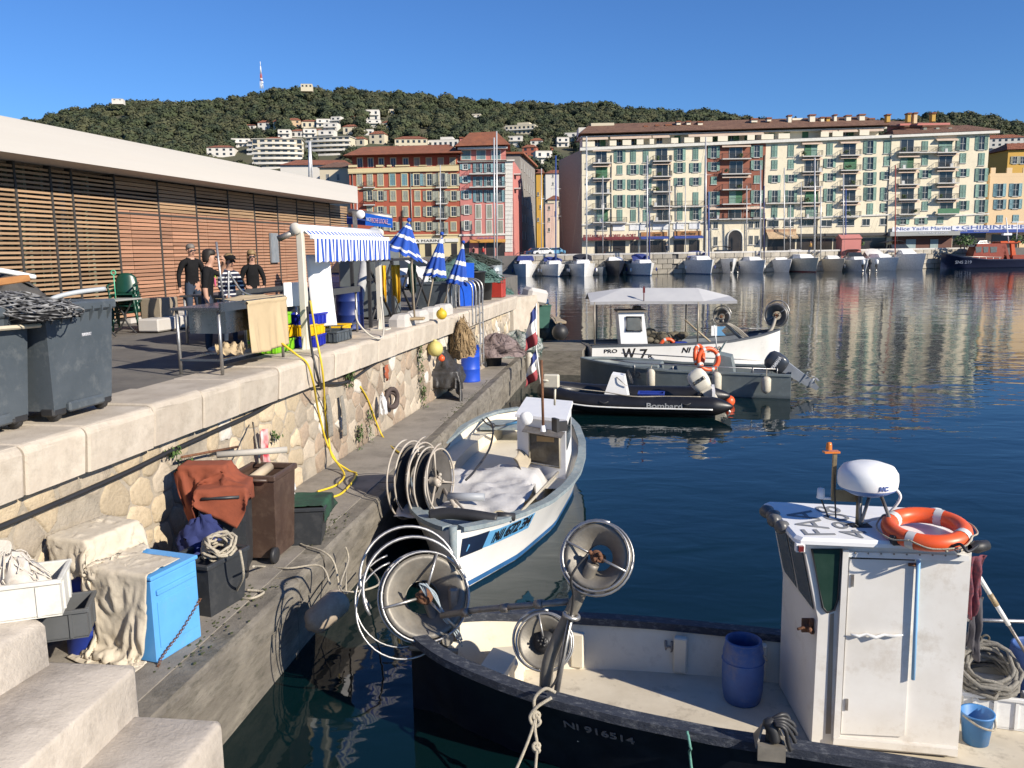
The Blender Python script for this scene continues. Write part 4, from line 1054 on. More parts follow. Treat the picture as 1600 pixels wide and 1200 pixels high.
# ------------------------------------------------------------------ far quay
ZR = 3.75
FQ = [(-60, 160), (2, 160), (30, 158.5), (62, 163), (92, 170.5), (140, 172)]
mb = MB(); mb.prism([(x, y) for x, y in FQ] + [(140, 320), (-60, 320)], 0, ZR); ob('far_road', mb, mat('far_asphalt', (.16, .15, .14), (.12, .115, .11), sc=.4, rough=.9), kind='structure', fix=True)
mb = MB(); mb.prism([(-100, 200), (-60, 160), (-60, 320), (-200, 320)], 0, ZR); ob('far_shore', mb, MATS['far_asphalt'], kind='structure', fix=True)
fw = tag(link('far_quay_wall', None), kind='structure')
BL = rnd_tint(mat('far_block', (.42, .38, .31), (.32, .29, .24), sc=1.5, rough=.9, bump=.4, bsc=8), .18)
blm = {}
for (x0, y0), (x1, y1) in zip(FQ[1:], FQ[2:5]):
    d = Vector((x1 - x0, y1 - y0, 0)); Ln = d.length; ang = math.atan2(d.y, d.x)
    for row in range(4):
        s_ = (row % 2) * .9
        while s_ < Ln - .3:
            w_ = min(1.8, Ln - s_)
            if w_ not in blm: q = MB(); q.box((0, 0, 0), (w_ - .06, .5, .86), bev=.05); blm[w_] = q.mesh('block', BL)
            p = Vector((x0, y0, 0)) + d * ((s_ + w_ / 2) / Ln)
            link('block', blm[w_], fw, (p.x + math.sin(ang) * .1, p.y - math.cos(ang) * .1, .45 + row * .92), (0, 0, ang)); s_ += 1.8
    q = MB(); q.box((0, 0, 0), (Ln, .7, .3)); p = Vector((x0, y0, ZR + .05)) + d * .5; ob('coping', q, SLAB, fw, loc=p, rot=(0, 0, ang))
# ================================================================== boats
def lut(tab, smooth=True):
    xs = [a for a, _ in tab]; ys = [b for _, b in tab]
    return lambda l: float(np.interp(l, xs, ys))
def broot(name, label, B, ax, cat='boat', group=None):
    a = math.atan2(ax[1], ax[0])
    r = thing(name, label, cat, (B[0], B[1], 0), a, group)
    inv = (Matrix.Translation((B[0], B[1], 0)) @ Matrix.Rotation(a, 4, 'Z')).inverted()
    return r, inv
def hull(r, L, hb, zs, wl, mats, n=36, thick=.06, floor=None, rail=(.1, .07), stripe=None, zb=-.35, rail_off=0):
    """mats: outer, inner, floor, rail; bow at l=0, transom at l=L"""
    ls = [L * (i / n) ** 1.35 for i in range(n + 1)]
    def sec(l, s):               # s 0 at the gunwale .. 1 below water
        z_ = zs(l) + (zb - zs(l)) * s; h = max(0, min(1, z_ / zs(l)))
        return wl(l) + (hb(l) - wl(l)) * h ** 1.3 if z_ > 0 else wl(l) * (1 + z_ * .8), z_
    q = MB()
    for sg in (-1, 1): q.grid(n, 9, lambda u, v: (ls[round(u * n)], sg * sec(ls[round(u * n)], v)[0], sec(ls[round(u * n)], v)[1]))
    vs = [(L, sg * sec(L, j / 9)[0], sec(L, j / 9)[1]) for sg in (-1, 1) for j in range(10)]
    q._add(vs, [(j, j + 1, 10 + j + 1, 10 + j) for j in range(9)])
    ob('hull', q, mats[0], r, fix=True)
    q = MB(); fz = floor if floor is not None else .3
    def win_(l, z_): return max(0, wl(l) + (hb(l) - wl(l)) * max(0, min(1, z_ / zs(l))) ** 1.3 - thick)
    i0 = next(i for i, l in enumerate(ls) if win_(l, fz) > .02); m_n = n - i0
    def L_(u): return ls[i0 + round(u * m_n)]
    for sg in (-1, 1): q.grid(m_n, 6, lambda u, v: (L_(u), sg * win_(L_(u), zs(L_(u)) * (1 - v) + fz * v), zs(L_(u)) * (1 - v) + fz * v))
    q._add([(L - thick, -win_(L, zs(L)), zs(L)), (L - thick, win_(L, zs(L)), zs(L)), (L - thick, win_(L, fz), fz), (L - thick, -win_(L, fz), fz)], [(0, 1, 2, 3)])
    ob('bulwark', q, mats[1], r)
    q = MB(); q.grid(m_n, 6, lambda u, v: (L_(u), (v * 2 - 1) * win_(L_(u), fz), fz), sm=False)
    ob('floor', q, mats[2], r)
    for sg in (-1, 1):
        q = MB(); q.sweep([(l, sg * max(hb(l) - rail[0] / 2 + .02 + rail_off, 0), zs(l) + rail[1] / 2 - .012) for l in ls[1:]], *rail)
        ob('gunwale', q, mats[3], r, fix=True)
    if stripe:
        z0, z1, m_ = stripe; q = MB()
        def at(l, z_): return wl(l) + (hb(l) - wl(l)) * max(0, z_ / zs(l)) ** 1.3 + .006
        for sg in (-1, 1): q.grid(n, 1, lambda u, v: (ls[round(u * n)], sg * at(ls[round(u * n)], z0 + (z1 - z0) * v), z0 + (z1 - z0) * v))
        ob('waterline_stripe', q, m_, r)
    return lambda l, z_: wl(l) + (hb(l) - wl(l)) * max(0, min(1, z_ / zs(l))) ** 1.3
def hull_text(r, f, body, l, z_, size, m, side, width=None, dl=.15, shear=0, off=.012):
    """lettering on the hull side; side +1 / -1 in local y"""
    A = Vector((l - dl, side * f(l - dl, z_), z_)); B_ = Vector((l + dl, side * f(l + dl, z_), z_)); U_ = Vector((l, side * f(l, z_ + .1), z_ + .1)) - Vector((l, side * f(l, z_), z_))
    x = (B_ - A) * (1 if side < 0 else -1); R = basis(x, U_)
    return text(body, size, m, r, Vector((l, side * f(l, z_), z_)) + R.col[2] * off, R, width=width, shear=shear, bold=size * .015)
HULLB = mat('hull_dark', (.006, .008, .013), (.011, .014, .022), sc=3, rough=.35, dirt=((.03, .04, .05), .4, 4))
GUN = mat('gunwale_worn', (.035, .042, .06), (.02, .025, .04), sc=8, rough=.7, bump=.6, dirt=((.24, .25, .26), .6, 24), dthr=.57, stretch=(.5, 1, 1))
INN = mat('boat_cream', (.72, .66, .53), (.62, .56, .44), sc=2.5, rough=.55, dirt=((.3, .23, .15), .45, 5), dthr=.6)
FLO = mat('boat_floor', (.62, .56, .45), (.50, .44, .34), sc=2, rough=.6, dirt=((.13, .10, .07), .7, 3.2), dthr=.6)
CABW = mat('cabin_white', (.74, .72, .68), (.64, .61, .56), sc=1.6, rough=.45, dirt=((.36, .28, .19), .5, 2.6), dthr=.59)
GREYD = mat('grey_letter', (.17, .18, .2), (.24, .25, .26), sc=12, rough=.8)
PALE = mat('faded_letter', (.16, .16, .16), (.08, .08, .085), sc=30, rough=.8)
ALU = mat('dull_alu', (.25, .23, .195), (.15, .138, .118), sc=5, rough=.5, metal=.35, bump=.15, dirt=((.2, .16, .12), .4, 8))
def reel(name, par, C_, N_, R_, depth=.42, guards=(), hub=True, mats=None, inv=None, spokes=2, tw=0.0):
    """line hauler: dished drum on a hub, rim hoops and guards; world centre and facing"""
    m0, m1, m2 = mats or (ALU, STEEL, RUST)
    Rt = zto(N_) @ Matrix.Rotation(tw, 3, 'Z')
    T = (inv or Matrix()) @ Matrix.Translation(C_) @ Rt.to_4x4()
    q = MB(T); q.lathe([(R_ * .40, -depth * R_), (R_ * .46, -depth * R_), (R_ * .9, 0), (R_, .02 * R_), (R_, .08 * R_), (R_ * .88, .05 * R_), (R_ * .42, -depth * R_ + .03)], n=40); dr = ob(name, q, m0, par)
    q = MB(T); q.lathe([(R_ * .40, -depth * R_), (R_ * .9, -depth * 1.7 * R_), (R_, -depth * 1.75 * R_)], n=32); ob('rear_dish', q, m0, dr)
    q = MB(T); q.torus((0, 0, .12 * R_), R_ * 1.06, .02 * R_ + .004, n=40); ob('rim_hoop', q, m1, dr)
    q = MB(T); q.torus((0, 0, -.25 * R_), R_ * 1.1, .02 * R_ + .004, n=40); ob('rim_hoop', q, m1, dr)
    for k in range(spokes):
        a = k * 2 * PI / max(spokes, 1) + .6; q = MB(T); q.rod((R_ * 1.06 * math.cos(a), R_ * 1.06 * math.sin(a), .12 * R_), (0, 0, -.02 * R_), .028 * R_ + .003, 8); ob('spoke', q, m1, dr)
    q = MB(T)
    for k in range(8): a = k * PI / 4; q.rod((R_ * 1.0 * math.cos(a), R_ * math.sin(a), .05 * R_), (R_ * 1.08 * math.cos(a), R_ * 1.08 * math.sin(a), .12 * R_), .02 * R_, 5)
    ob('rim_lugs', q, m1, dr, kind='stuff')
    if hub:
        q = MB(T); q.lathe([(0, .12 * R_), (R_ * .17, .12 * R_), (R_ * .2, .04 * R_), (R_ * .15, -.05 * R_), (R_ * .15, -depth * 1.3 * R_)], n=14)
        for k in range(14): q.sph((RND.gauss(0, .08) * R_, RND.gauss(0, .08) * R_, RND.uniform(.02, .16) * R_), R_ * RND.uniform(.04, .09), n=6)
        ob('hub', q, m2, dr)
    for (gR, off, a0, a1, rr) in guards:          # hoops standing round the drum
        pts = [(gR * R_ * math.cos(a0 + (a1 - a0) * k / 24) + off[0] * R_, gR * R_ * math.sin(a0 + (a1 - a0) * k / 24) + off[1] * R_, off[2] * R_) for k in range(25)]
        q = MB(T); q.tube(pts, rr, 8); ob('guard_hoop', q, m1, dr)
    return dr
def toward(P, dx=0, dz=0):       # unit vector from P to the camera, turned a little
    d = (CAM - Vector(P)); d.normalize(); return (d + Vector((dx, 0, dz))).normalized()
# ------------------------------------------------------------------ 1. near fishing boat
FB, FI = broot('fishing_boat', 'dark navy fishing boat with cream inside and white wheelhouse in front', (-1.04, 7.93), (.955, -.297))
hbF = lut([(0, 0), (.05, .12), (.15, .22), (.3, .34), (.55, .51), (.85, .63), (1.2, .74), (1.7, .85), (2.3, .94), (3, .99), (5, 1.02), (7, 1.0), (9, .92)])
zsF = lut([(0, .86), (.6, .82), (1.5, .76), (3, .73), (9, .74)])
fF = hull(FB, 9, hbF, zsF, lut([(0, 0), (.25, .0), (.6, .2), (1.2, .45), (2, .66), (3, .8), (5, .86), (9, .75)]), (HULLB, INN, FLO, GUN), floor=.34, rail=(.14, .075), rail_off=.03)
def FL(l, w, z_): return Vector((l, w, z_))
hull_text(FB, fF, 'NI 916514', 2.05, .56, .105, PALE, -1, width=.62)
for sg, ll in ((1, (1.55, 2.55, 3.3)), (-1, (1.9, 2.9, 5.6, 6.8))):
    for l in ll: q = MB(); q.box((l, sg * (fF(l, .5) - .10), .54), (.13, .09, .36), bev=.012); ob('rib', q, INN, FB)
# fore deck with its rounded coaming
w6 = [(l, fF(l, .36) - .08) for l in (.75, .9, 1.05)]; q = MB(); q.prism([(l, -w) for l, w in w6] + [(l, w) for l, w in w6[::-1]], .34, .62, bev=.03); ob('fore_deck', q, INN, FB)
q = MB(); q.prism([(.98 + .12 * math.cos(a), .18 + .16 * math.sin(a)) for a in [k * PI / 6 for k in range(12)]], .34, .6, bev=.03); ob('bollard_post', q, INN, FB)
q = MB(); q.prism([(.02, -.05), (.02, .05), (.28, .2), (.28, -.2)], .78, .93, bev=.02); ob('bow_block', q, GUN, FB)
q = MB(); q.box((.42, .12, 1.0), (.1, .12, .55), bev=.02, rz=.4); ob('mooring_post', q, GALV, FB)
q = MB(); q.torus((2.43, .82, .55), .03, .012, R=zto((0, 1, 0)), n=14); q.tube([(2.40, .82, .64), (2.40, .83, .42), (2.43, .83, .39), (2.46, .83, .42), (2.46, .82, .64)], .014, 6); ob('hanging_loop', q, GALV, FB)
# wheelhouse, traced on the near wall at its true depth
ZD, ZT = .35, 2.14
nb0, nb1 = at_z(1268, 1163, ZD), at_z(1496, 1183, ZD)
rt = [at_z(1243, 850, ZT), at_z(1522, 862, ZT), at_z(1461, 803, ZT), at_z(1192, 791, ZT)]       # roof corners near-front, near-back, far-back, far-front
fb1 = nb1 + (rt[2] - rt[1]); fb0 = nb0 + (rt[3] - rt[0]) * .97
nt0 = nb0 + Vector((0, 0, ZT - ZD)) + (rt[0] - nb0 - Vector((0, 0, ZT - ZD))) * .25; nt1 = Vector((nb1.x, nb1.y, ZT - .004)); ft1 = Vector((fb1.x, fb1.y, ZT - .004)); 
wd = (nb1 - nb0).normalized(); wn_ = Vector((wd.y, -wd.x, 0))                                   # along the wall, out of the wall
mid0 = nb0 + Vector((0, 0, 1.12)) + wd * .01; fm0 = fb0 + Vector((0, 0, 1.12))
_d = ray(1254, 853); topf0 = CAM + _d * ((nb0 - CAM).dot(wn_) / _d.dot(wn_)); topf0.z = ZT - .004; topf1 = topf0 + (fb0 - nb0)
q = MB(FI)
q._add([nb0, nb1, nt1, topf0, mid0, fb0, fb1, ft1, topf1, fm0], [(0, 1, 2, 3, 4), (9, 8, 7, 6, 5), (0, 4, 9, 5), (4, 3, 8, 9), (1, 6, 7, 2), (3, 2, 7, 8)])
cabin = ob('wheelhouse', q, CABW, FB, fix=True)
def onwall(x, y, off=0):         # photo -> point on the near wall
    d = ray(x, y); t = (nb0 - CAM).dot(wn_) / d.dot(wn_); return CAM + d * t + wn_ * off
def slab(name, pts, off, th, m, par, bev=None):
    A = [onwall(x, y, off) for x, y in pts]; Bk = [p - wn_ * th for p in A]; n_ = len(A)
    q = MB(FI); q._add(A + Bk, [tuple(range(n_)), tuple(range(n_, 2 * n_))[::-1]] + [(i, n_ + i, n_ + (i + 1) % n_, (i + 1) % n_) for i in range(n_)])
    return ob(name, q, m, par, fix=True)
door = slab('door', [(1327, 868), (1428, 870), (1412, 1149), (1313, 1144)], .022, .03, CABW, cabin)
slab('door_track', [(1320, 860), (1512, 866), (1512, 875), (1320, 868)], .034, .03, WHITE, cabin)
slab('door_gap', [(1327, 868.5), (1428, 871), (1428, 874), (1327, 871)], .03, .02, DARK, cabin)
slab('door_frame', [(1316, 857), (1325, 857), (1311, 1148), (1301, 1148)], .04, .05, CABW, cabin)
slab('side_window', [(1268, 857), (1314, 857), (1309, 935), (1303, 952), (1292, 956), (1285, 948)], .010, .02, mat('green_glass', (.012, .035, .025), (.03, .06, .045), rough=.08), cabin)
wf = [onwall(x, y, .014) for x, y in [(1268, 857), (1314, 857), (1309, 935), (1303, 952), (1292, 956), (1285, 948)]]
q = MB(FI); q.tube(wf, .009, 6, closed=True); ob('window_seal', q, BLACK, cabin)
slab('sill', [(1301, 1148), (1494, 1166), (1493, 1176), (1300, 1158)], .05, .06, CABW, cabin)
slab('corner_strip', [(1297, 960), (1303, 958), (1298, 1146), (1290, 1146)], .006, .01, mat('brown_strip', (.3, .25, .19), rough=.8), cabin)  # narrow brown strip beside the door frame
q = MB(FI); q.rod(onwall(1432.5, 872, .05), onwall(1424, 1057, .05), .016, 10); ob('blue_strip', q, mat('pale_blue_plastic', (.22, .45, .72), (.2, .4, .62), rough=.5), cabin)
q = MB(FI); q.tube([onwall(x, y, .05 + .012 * math.sin(x * .3)) for x, y in [(1327, 986), (1340, 990), (1352, 987), (1366, 991), (1380, 988), (1394, 990), (1408, 987)]], [.008, .014, .012, .016, .012, .014, .006], 8); ob('door_handle', q, WHITE, door)
q = MB(FI); q.box(onwall(1424, 880, .03), (.06, .02, .03), R=basis(wd, (0, 0, 1))); q.rod(onwall(1418, 879, .05), onwall(1428, 880, .05), .006); ob('door_latch', q, RUST, door)
for x, y in ((1331, 905), (1322, 1098)): q = MB(FI); q.box(onwall(x, y, .03), (.02, .012, .1), R=basis(wd, (0, 1, 0))); ob('hinge', q, GALV, door)
for k in range(9): P = onwall(1335 + k * 20, 861.5 + k * .55, .04); q = MB(FI); q.sph(P, .008, n=6); ob('screw_head', q, GALV, cabin)
# front face: sloping windscreen and the winch handle hole
f0 = (topf0 + topf1) / 2; fdir = (topf1 - topf0).normalized(); fup = (topf0 - mid0).normalized(); fnn = fdir.cross(fup).normalized()
if fnn.x > 0: fnn = -fnn
q = MB(FI)
for a, b_ in ((.06, .48), (.53, .95)):
    P = [mid0.lerp(topf0, .08) + (topf1 - topf0) * a, mid0.lerp(topf0, .08) + (topf1 - topf0) * b_, mid0.lerp(topf0, .9) + (topf1 - topf0) * b_, mid0.lerp(topf0, .9) + (topf1 - topf0) * a]
    q._add([p + fnn * .008 for p in P], [(0, 1, 2, 3)])
ob('windscreen', q, mat('dusty_glass', (.10, .10, .095), (.16, .155, .14), rough=.2), cabin)
P0 = nb0 + Vector((0, 0, 1.02)) + (fb0 - nb0) * .1; q = MB(FI); q.box(P0 + Vector((-.02, 0, 0)), (.02, .12, .14), R=basis((fb0 - nb0), (0, 0, 1))); q.rod(P0, P0 + Vector((-.14, -.05, -.01)), .012)
for k in range(9): q.sph(P0 + Vector((RND.gauss(-.03, .015), RND.gauss(0, .03), RND.gauss(0, .035))), .022, n=6)
ob('winch_control', q, RUST, cabin)
# roof
q = MB(FI)
def rpt(a, b_, z_): return (rt[0].lerp(rt[1], a)).lerp(rt[3].lerp(rt[2], a), b_) + Vector((0, 0, z_))
ring = [(-.0, .06), (.03, 0), (1, 0), (1, 1), (.02, 1), (0, .97)]
vs = [rpt(a, b_, 0) for a, b_ in ring] + [rpt(a, b_, .03) for a, b_ in ring] + [rpt(.5 + (a - .5) * .96, .5 + (b_ - .5) * .96, .052) for a, b_ in ring]
n_ = len(ring)
q._add(vs, [tuple(range(n_))[::-1], tuple(range(2 * n_, 3 * n_))] + [(k * n_ + i, k * n_ + (i + 1) % n_, (k + 1) * n_ + (i + 1) % n_, (k + 1) * n_ + i) for k in (0, 1) for i in range(n_)])
roof = ob('wheelhouse_roof', q, CLEANW, FB, fix=True)
rdir = (rt[3] - rt[0]).normalized(); rfor = (rt[0] - rt[1]).normalized()
Rm = (FI.to_3x3() @ basis(rdir, rfor))
def rtext(body, a, b_, size, w): text(body, size, GREYD, roof, FI @ rpt(a, b_, .056), Rm, width=w, ext=.001)
rtext('FAA', .17, .40, .36, .66); rtext('4908', .37, .48, .30, .86)
def rz(x, y, z_): return at_z(x, y, ZT + z_)
q = MB(FI); q.box(rpt(.03, .02, -.03), (.07, .05, .07)); ob('lamp_housing', q, CLEANW, roof); q = MB(FI); q.box(rpt(.03, .0, -.03) + wn_ * .02, (.04, .03, .045)); ob('red_lamp', q, mat('red_lens', (.15, .02, .02), rough=.2), roof)
for k, (a, b_) in enumerate(((-.01, .33), (-.02, .5), (-.005, .62), (-.02, .75))):
    P = rpt(a, b_, .03); q = MB(FI); q.lathe([(0, -.05), (.05, -.04), (.06, .02), (.045, .05), (0, .05)], P, 14, zto((-.8, -.5, .1))); q.rod(P, P + Vector((.05, 0, -.03)), .02); ob('floodlight', q, mat('lamp_grey', (.12, .12, .12), rough=.4), roof)
# radar on its trestle
rc = at_y(1356, 748, rpt(.55, .45, 0).y); k_ = 1 / pxm(rc); zR = rc.z
q = MB(FI); w_ = 45 * k_
q.lathe([(0, .14), (w_ * .5, .135), (w_ * .85, .105), (w_ * .98, .055), (w_, .0), (w_ * .98, -.05), (w_ * .96, -.06)], rc, 36); rad = ob('radar_dome', q, CLEANW, FB)
q = MB(FI); q.lathe([(w_ * .955, -.05), (w_ * .93, -.075), (w_ * .6, -.12), (0, -.125)], rc, 30); ob('radar_base', q, mat('radar_blue', (.05, .17, .45), (.12, .22, .45), rough=.4), rad)
dd = Vector((CAM.x - rc.x, CAM.y - rc.y, 0)).normalized(); dd = Matrix.Rotation(.55, 3, 'Z') @ dd
Rtx = basis(Vector((-dd.y, dd.x, 0)), (0, 0, 1)); text('NC', .05, NAVY, rad, FI @ (rc + dd * (w_ * 1.0) + Vector((0, 0, -.025))), FI.to_3x3() @ Rtx, bold=.002, ext=.004)
tb = zR - .12
q = MB(FI); q.tube([rz(1341, 820, .05), Vector((rz(1341, 820, 0).x, rz(1341, 820, 0).y, tb))], .026, 10); ob('radar_post', q, mat('tarnished_brass', (.33, .25, .14), (.22, .17, .1), sc=8, rough=.5, metal=.6), rad)
for a, b_ in (((1344, 822), (-.02, .1)), ((1402, 842), (.1, -.02)), ((1344, 822), (.06, .06))): q = MB(FI); q.rod(rz(*a, .05), rc + Vector((b_[0], b_[1], -.12)), .015, 8); ob('radar_strut', q, GALV, rad)
q = MB(FI); q.box(rz(1402, 843, .07), (.1, .08, .08), bev=.01); q.box(rz(1344, 822, .05), (.16, .1, .02)); ob('strut_foot', q, BLACK, rad)
pb = Vector((rz(1341, 820, 0).x, rz(1341, 820, 0).y, 0)); 
q = MB(FI); q.box(pb + wd * -.11 + Vector((0, 0, tb - .07)), (.24, .03, .1), R=basis(wd, (0, 0, 1)).to_3x3() @ Matrix.Rotation(PI / 2, 3, 'X')); ob('bracket', q, mat('tarnished_brass', (0, 0, 0)), rad)
lp = pb - wd * .215; q = MB(FI); q.box(lp + Vector((0, 0, tb + .09)), (.03, .03, .42)); ob('beacon_post', q, mat('tarnished_brass', (0, 0, 0)), rad)
q = MB(FI); q.box(lp + wd * -.03 + Vector((0, 0, tb + .31)), (.13, .07, .015)); q.lathe([(0, .065), (.02, .06), (.024, .04), (.026, 0)], lp - wd * .05 + Vector((0, 0, tb + .33)), 14); ob('orange_beacon', q, mat('beacon_orange', (.7, .2, .03), rough=.25), rad)
q = MB(FI); q.lathe([(0, .09), (.03, .085), (.033, .03), (.036, 0)], lp - wd * .1 + Vector((0, 0, tb - .1)), 12); q.rod(lp - wd * .1 + Vector((0, 0, tb - .1)), lp + Vector((0, 0, tb - .1)), .012); ob('white_beacon', q, CLEANW, rad)
q = MB(FI); q.tube(rope([lp - wd * .1 + Vector((0, 0, tb - .1)), lp + wd * .02 + Vector((0, 0, tb - .35)), rz(1330, 818, .08), rz(1341, 823, .06)], 8), .007, 6); q.tube(rope([lp + Vector((0, 0, tb + .25)), lp + Vector((.01, -.02, tb - .1)), lp + wd * .06 + Vector((0, 0, tb - .4)), rz(1338, 821, .07)], 8), .007, 6); ob('cable', q, BLACK, rad)
q = MB(FI); q.tube(rope([rc + wd * .2 + Vector((0, 0, -.06)), rc + wd * .27 + Vector((0, .02, -.16)), rc + wd * .17 + Vector((0, .03, -.32)), rz(1362, 812, .09), rz(1346, 818, .06)], 8), .012, 8); ob('cable', q, WHITE, rad)
# lifebuoy on the roof
lb = thing('lifebuoy', 'orange lifebuoy with silver bands lying on the wheelhouse roof', 'lifebuoy', rz(1447, 826, .12))
tl = Matrix.Rotation(.10, 3, 'X') @ Matrix.Rotation(-.06, 3, 'Y')
q = MB(); q.torus((0, 0, 0), .27, .066, tl, 40, 12); ob('ring', q, ORANGE, lb)
for k in range(4):
    a = k * PI / 2 + .75; c = tl @ Vector((.27 * math.cos(a), .27 * math.sin(a), 0)); t = tl @ Vector((-math.sin(a), math.cos(a), 0))
    q = MB(); q.tube([c - t * .032, c + t * .032], .0692, 14, caps=False); ob('reflective_band', q, mat('silver_band', (.62, .62, .6), rough=.35), lb)
q = MB()
for k in range(4):
    a0 = k * PI / 2 + .78; q.tube(rope([tl @ Vector(((.27 + .075 * s_) * math.cos(a0 + da), (.27 + .075 * s_) * math.sin(a0 + da), z_)) for da, s_, z_ in ((0, .98, .03), (.4, 1.25, -.0), (.8, 1.3, .0), (1.2, 1.25, 0), (1.57, .98, .03))], 6), .007, 6)
ob('grab_line', q, ROPE, lb)
q = MB(FI); q.lathe([(0, .12), (.05, .11), (.065, .07), (.06, 0)], rz(1461, 815, .03), 16); ob('navigation_light', q, CLEANW, roof)
q = MB(FI); q.lathe([(0, .1), (.04, .1), (.05, 0), (.03, -.05)], rz(1525, 855, .06), 12, zto((1, .2, .1))); q.tube(rope([rz(1480, 858, .06), rz(1500, 850, .12), rz(1512, 862, .08), rz(1528, 852, .1)], 6), .012, 6); ob('stern_lamp', q, BLACK, roof)
q = MB(FI); q.tube(rope([rz(1478, 862, .06), rz(1488, 855, .07), rz(1497, 863, .065), rz(1505, 857, .08)], 6), .008, 6); ob('roof_rope', q, ROPE, roof)
# haulers
c1 = at_y(664, 932, 7.82); bowN = toward(c1, .15, .05)
reel('bow_hauler', FB, c1, bowN, .40, .5, [(1.2, (-.1, .35, .25), -.35, PI * .95, .016), (1.2, (.08, .62, -.35), -.35, PI * 1.0, .016), (1.15, (-.55, .1, .0), 1.2, PI * 1.65, .010), (1.12, (-.42, .3, -.4), 1.2, PI * 1.5, .010)], inv=FI, spokes=3, tw=.6)
q = MB(FI); q.tube([c1 + Vector((.02, .1, -.1)), c1 + Vector((.12, .05, -.4)), at_z(700, 1000, .85)], [.05, .05, .06], 10); q.tube([at_y(640, 1012, 7.7), at_y(716, 1018, 7.7)], .03, 8); ob('hauler_arm', q, ALU, FB)
q = MB(FI)
for k in range(3): q.tube(rope([c1 + bowN * .1, c1 + bowN * .16 + Vector((-.07 + .03 * k, 0, .12)), c1 + bowN * .15 + Vector((.08, 0, .02 - .03 * k)), c1 + bowN * .1 + Vector((.16 + .02 * k, .0, -.24)), at_y(715 - 4 * k, 985, 7.8), at_y(722, 1000 + 5 * k, 7.8)], 7), .008, 6)
ob('hauler_hose', q, mat('grey_blue_rope', (.36, .42, .46), (.25, .3, .33), sc=30, rough=.8), FB)
pb_ = at_z(852, 1090, .74); pt = [pb_ + Vector((0, .1, -.1)), at_y(856, 1040, 6.85), at_y(868, 1005, 6.85), at_y(885, 970, 6.85), at_y(905, 930, 6.83), at_y(927, 880, 6.8)]
q = MB(FI); q.tube(rope(pt, 6), .055, 14); ob('hauler_mast', q, ALU, FB)
q = MB(FI); q.tube([at_y(868, 1092, 6.72), at_y(880, 1020, 6.75), at_y(893, 960, 6.78)], .026, 8); q.torus(at_y(893, 962, 6.79), .06, .02, R=zto((.25, 0, 1)), n=16); ob('hydraulic_tube', q, STEEL, FB)
c2 = at_y(931, 869, 6.78); n2 = toward(c2, -.28, .12)
reel('mast_hauler', FB, c2 - n2 * .02, n2, .27, .5, [(1.15, (0, .04, -.12), -.9, PI * 1.3, .013)], inv=FI, spokes=2, tw=2.2)
c3 = at_y(850, 1003, 7.2); n3 = toward(c3, -.12, 0)
reel('deck_hauler', FB, c3, n3, .235, .5, [(1.12, (.03, .12, -.2), .2, PI * 1.1, .013)], inv=FI, spokes=1, tw=1.2, mats=(ALU, STEEL, BLACK))
q = MB(FI); q.lathe([(0, -.02), (.1, -.02), (.1, -.12), (.05, -.3)], c3, 16, zto(n3)); q.rod(c3 - n3 * .2, Vector((c3.x, c3.y + .2, .35)), .05); ob('hauler_stand', q, BLACK, FB)
q = MB(FI); q.tube([at_y(690, 962, 7.7), at_y(745, 953, 7.5), at_y(800, 948, 7.2), at_y(890, 940, 6.9)], .03, 8)
for x, y, Y in ((728, 957, 7.55), (790, 950, 7.25), (843, 944, 7.05)): q.tube([at_y(x - 6, y + .6, Y + .02), at_y(x + 6, y - .6, Y - .02)], .042, 8)
ob('hauler_link', q, GALV, FB)
q = MB(FI); q.tube(rope([c2 + n2 * .05 + Vector((-.05, 0, .02)), at_y(893, 900, 6.7), at_y(896, 935, 6.74), at_y(886, 990, 6.74), at_y(870, 1060, 6.72), at_y(845, 1090, 6.7)], 7), .011, 6); ob('hydraulic_hose', q, BLACK, FB)
# mooring rope knotted to the mast foot
q = MB(FI); K = at_y(838, 1118, 6.55)
q.tube(rope([at_y(868, 1082, 6.6), at_y(852, 1076, 6.6), at_y(835, 1092, 6.58), K, at_y(844, 1128, 6.52), at_y(835, 1135, 6.52), at_y(828, 1120, 6.54), at_y(840, 1104, 6.55), at_y(862, 1090, 6.58)], 6), .015, 7)
q.tube(rope([K, at_y(836, 1140, 6.5), at_y(839, 1165, 6.45), at_y(836, 1210, 6.4), at_y(833, 1290, 6.3)], 6), .013, 7); q.tube(rope([K, at_y(828, 1150, 6.48), at_y(814, 1185, 6.4), at_y(790, 1240, 6.3), at_y(770, 1300, 6.25)], 6), .013, 7)
for P in (K, at_y(838, 1166, 6.45)): q.torus(P, .028, .014, R=zto((.3, -1, .2)), n=12); q.torus(P + Vector((0, 0, -.03)), .026, .014, R=zto((-.4, -1, -.2)), n=12)
ob('mooring_rope', q, ROPE, label='pale mooring rope knotted to the hauler mast foot of the navy boat', cat='rope')
for k in bpy.data.objects['mooring_rope'].data.vertices: k.co = FI.inverted() @ k.co
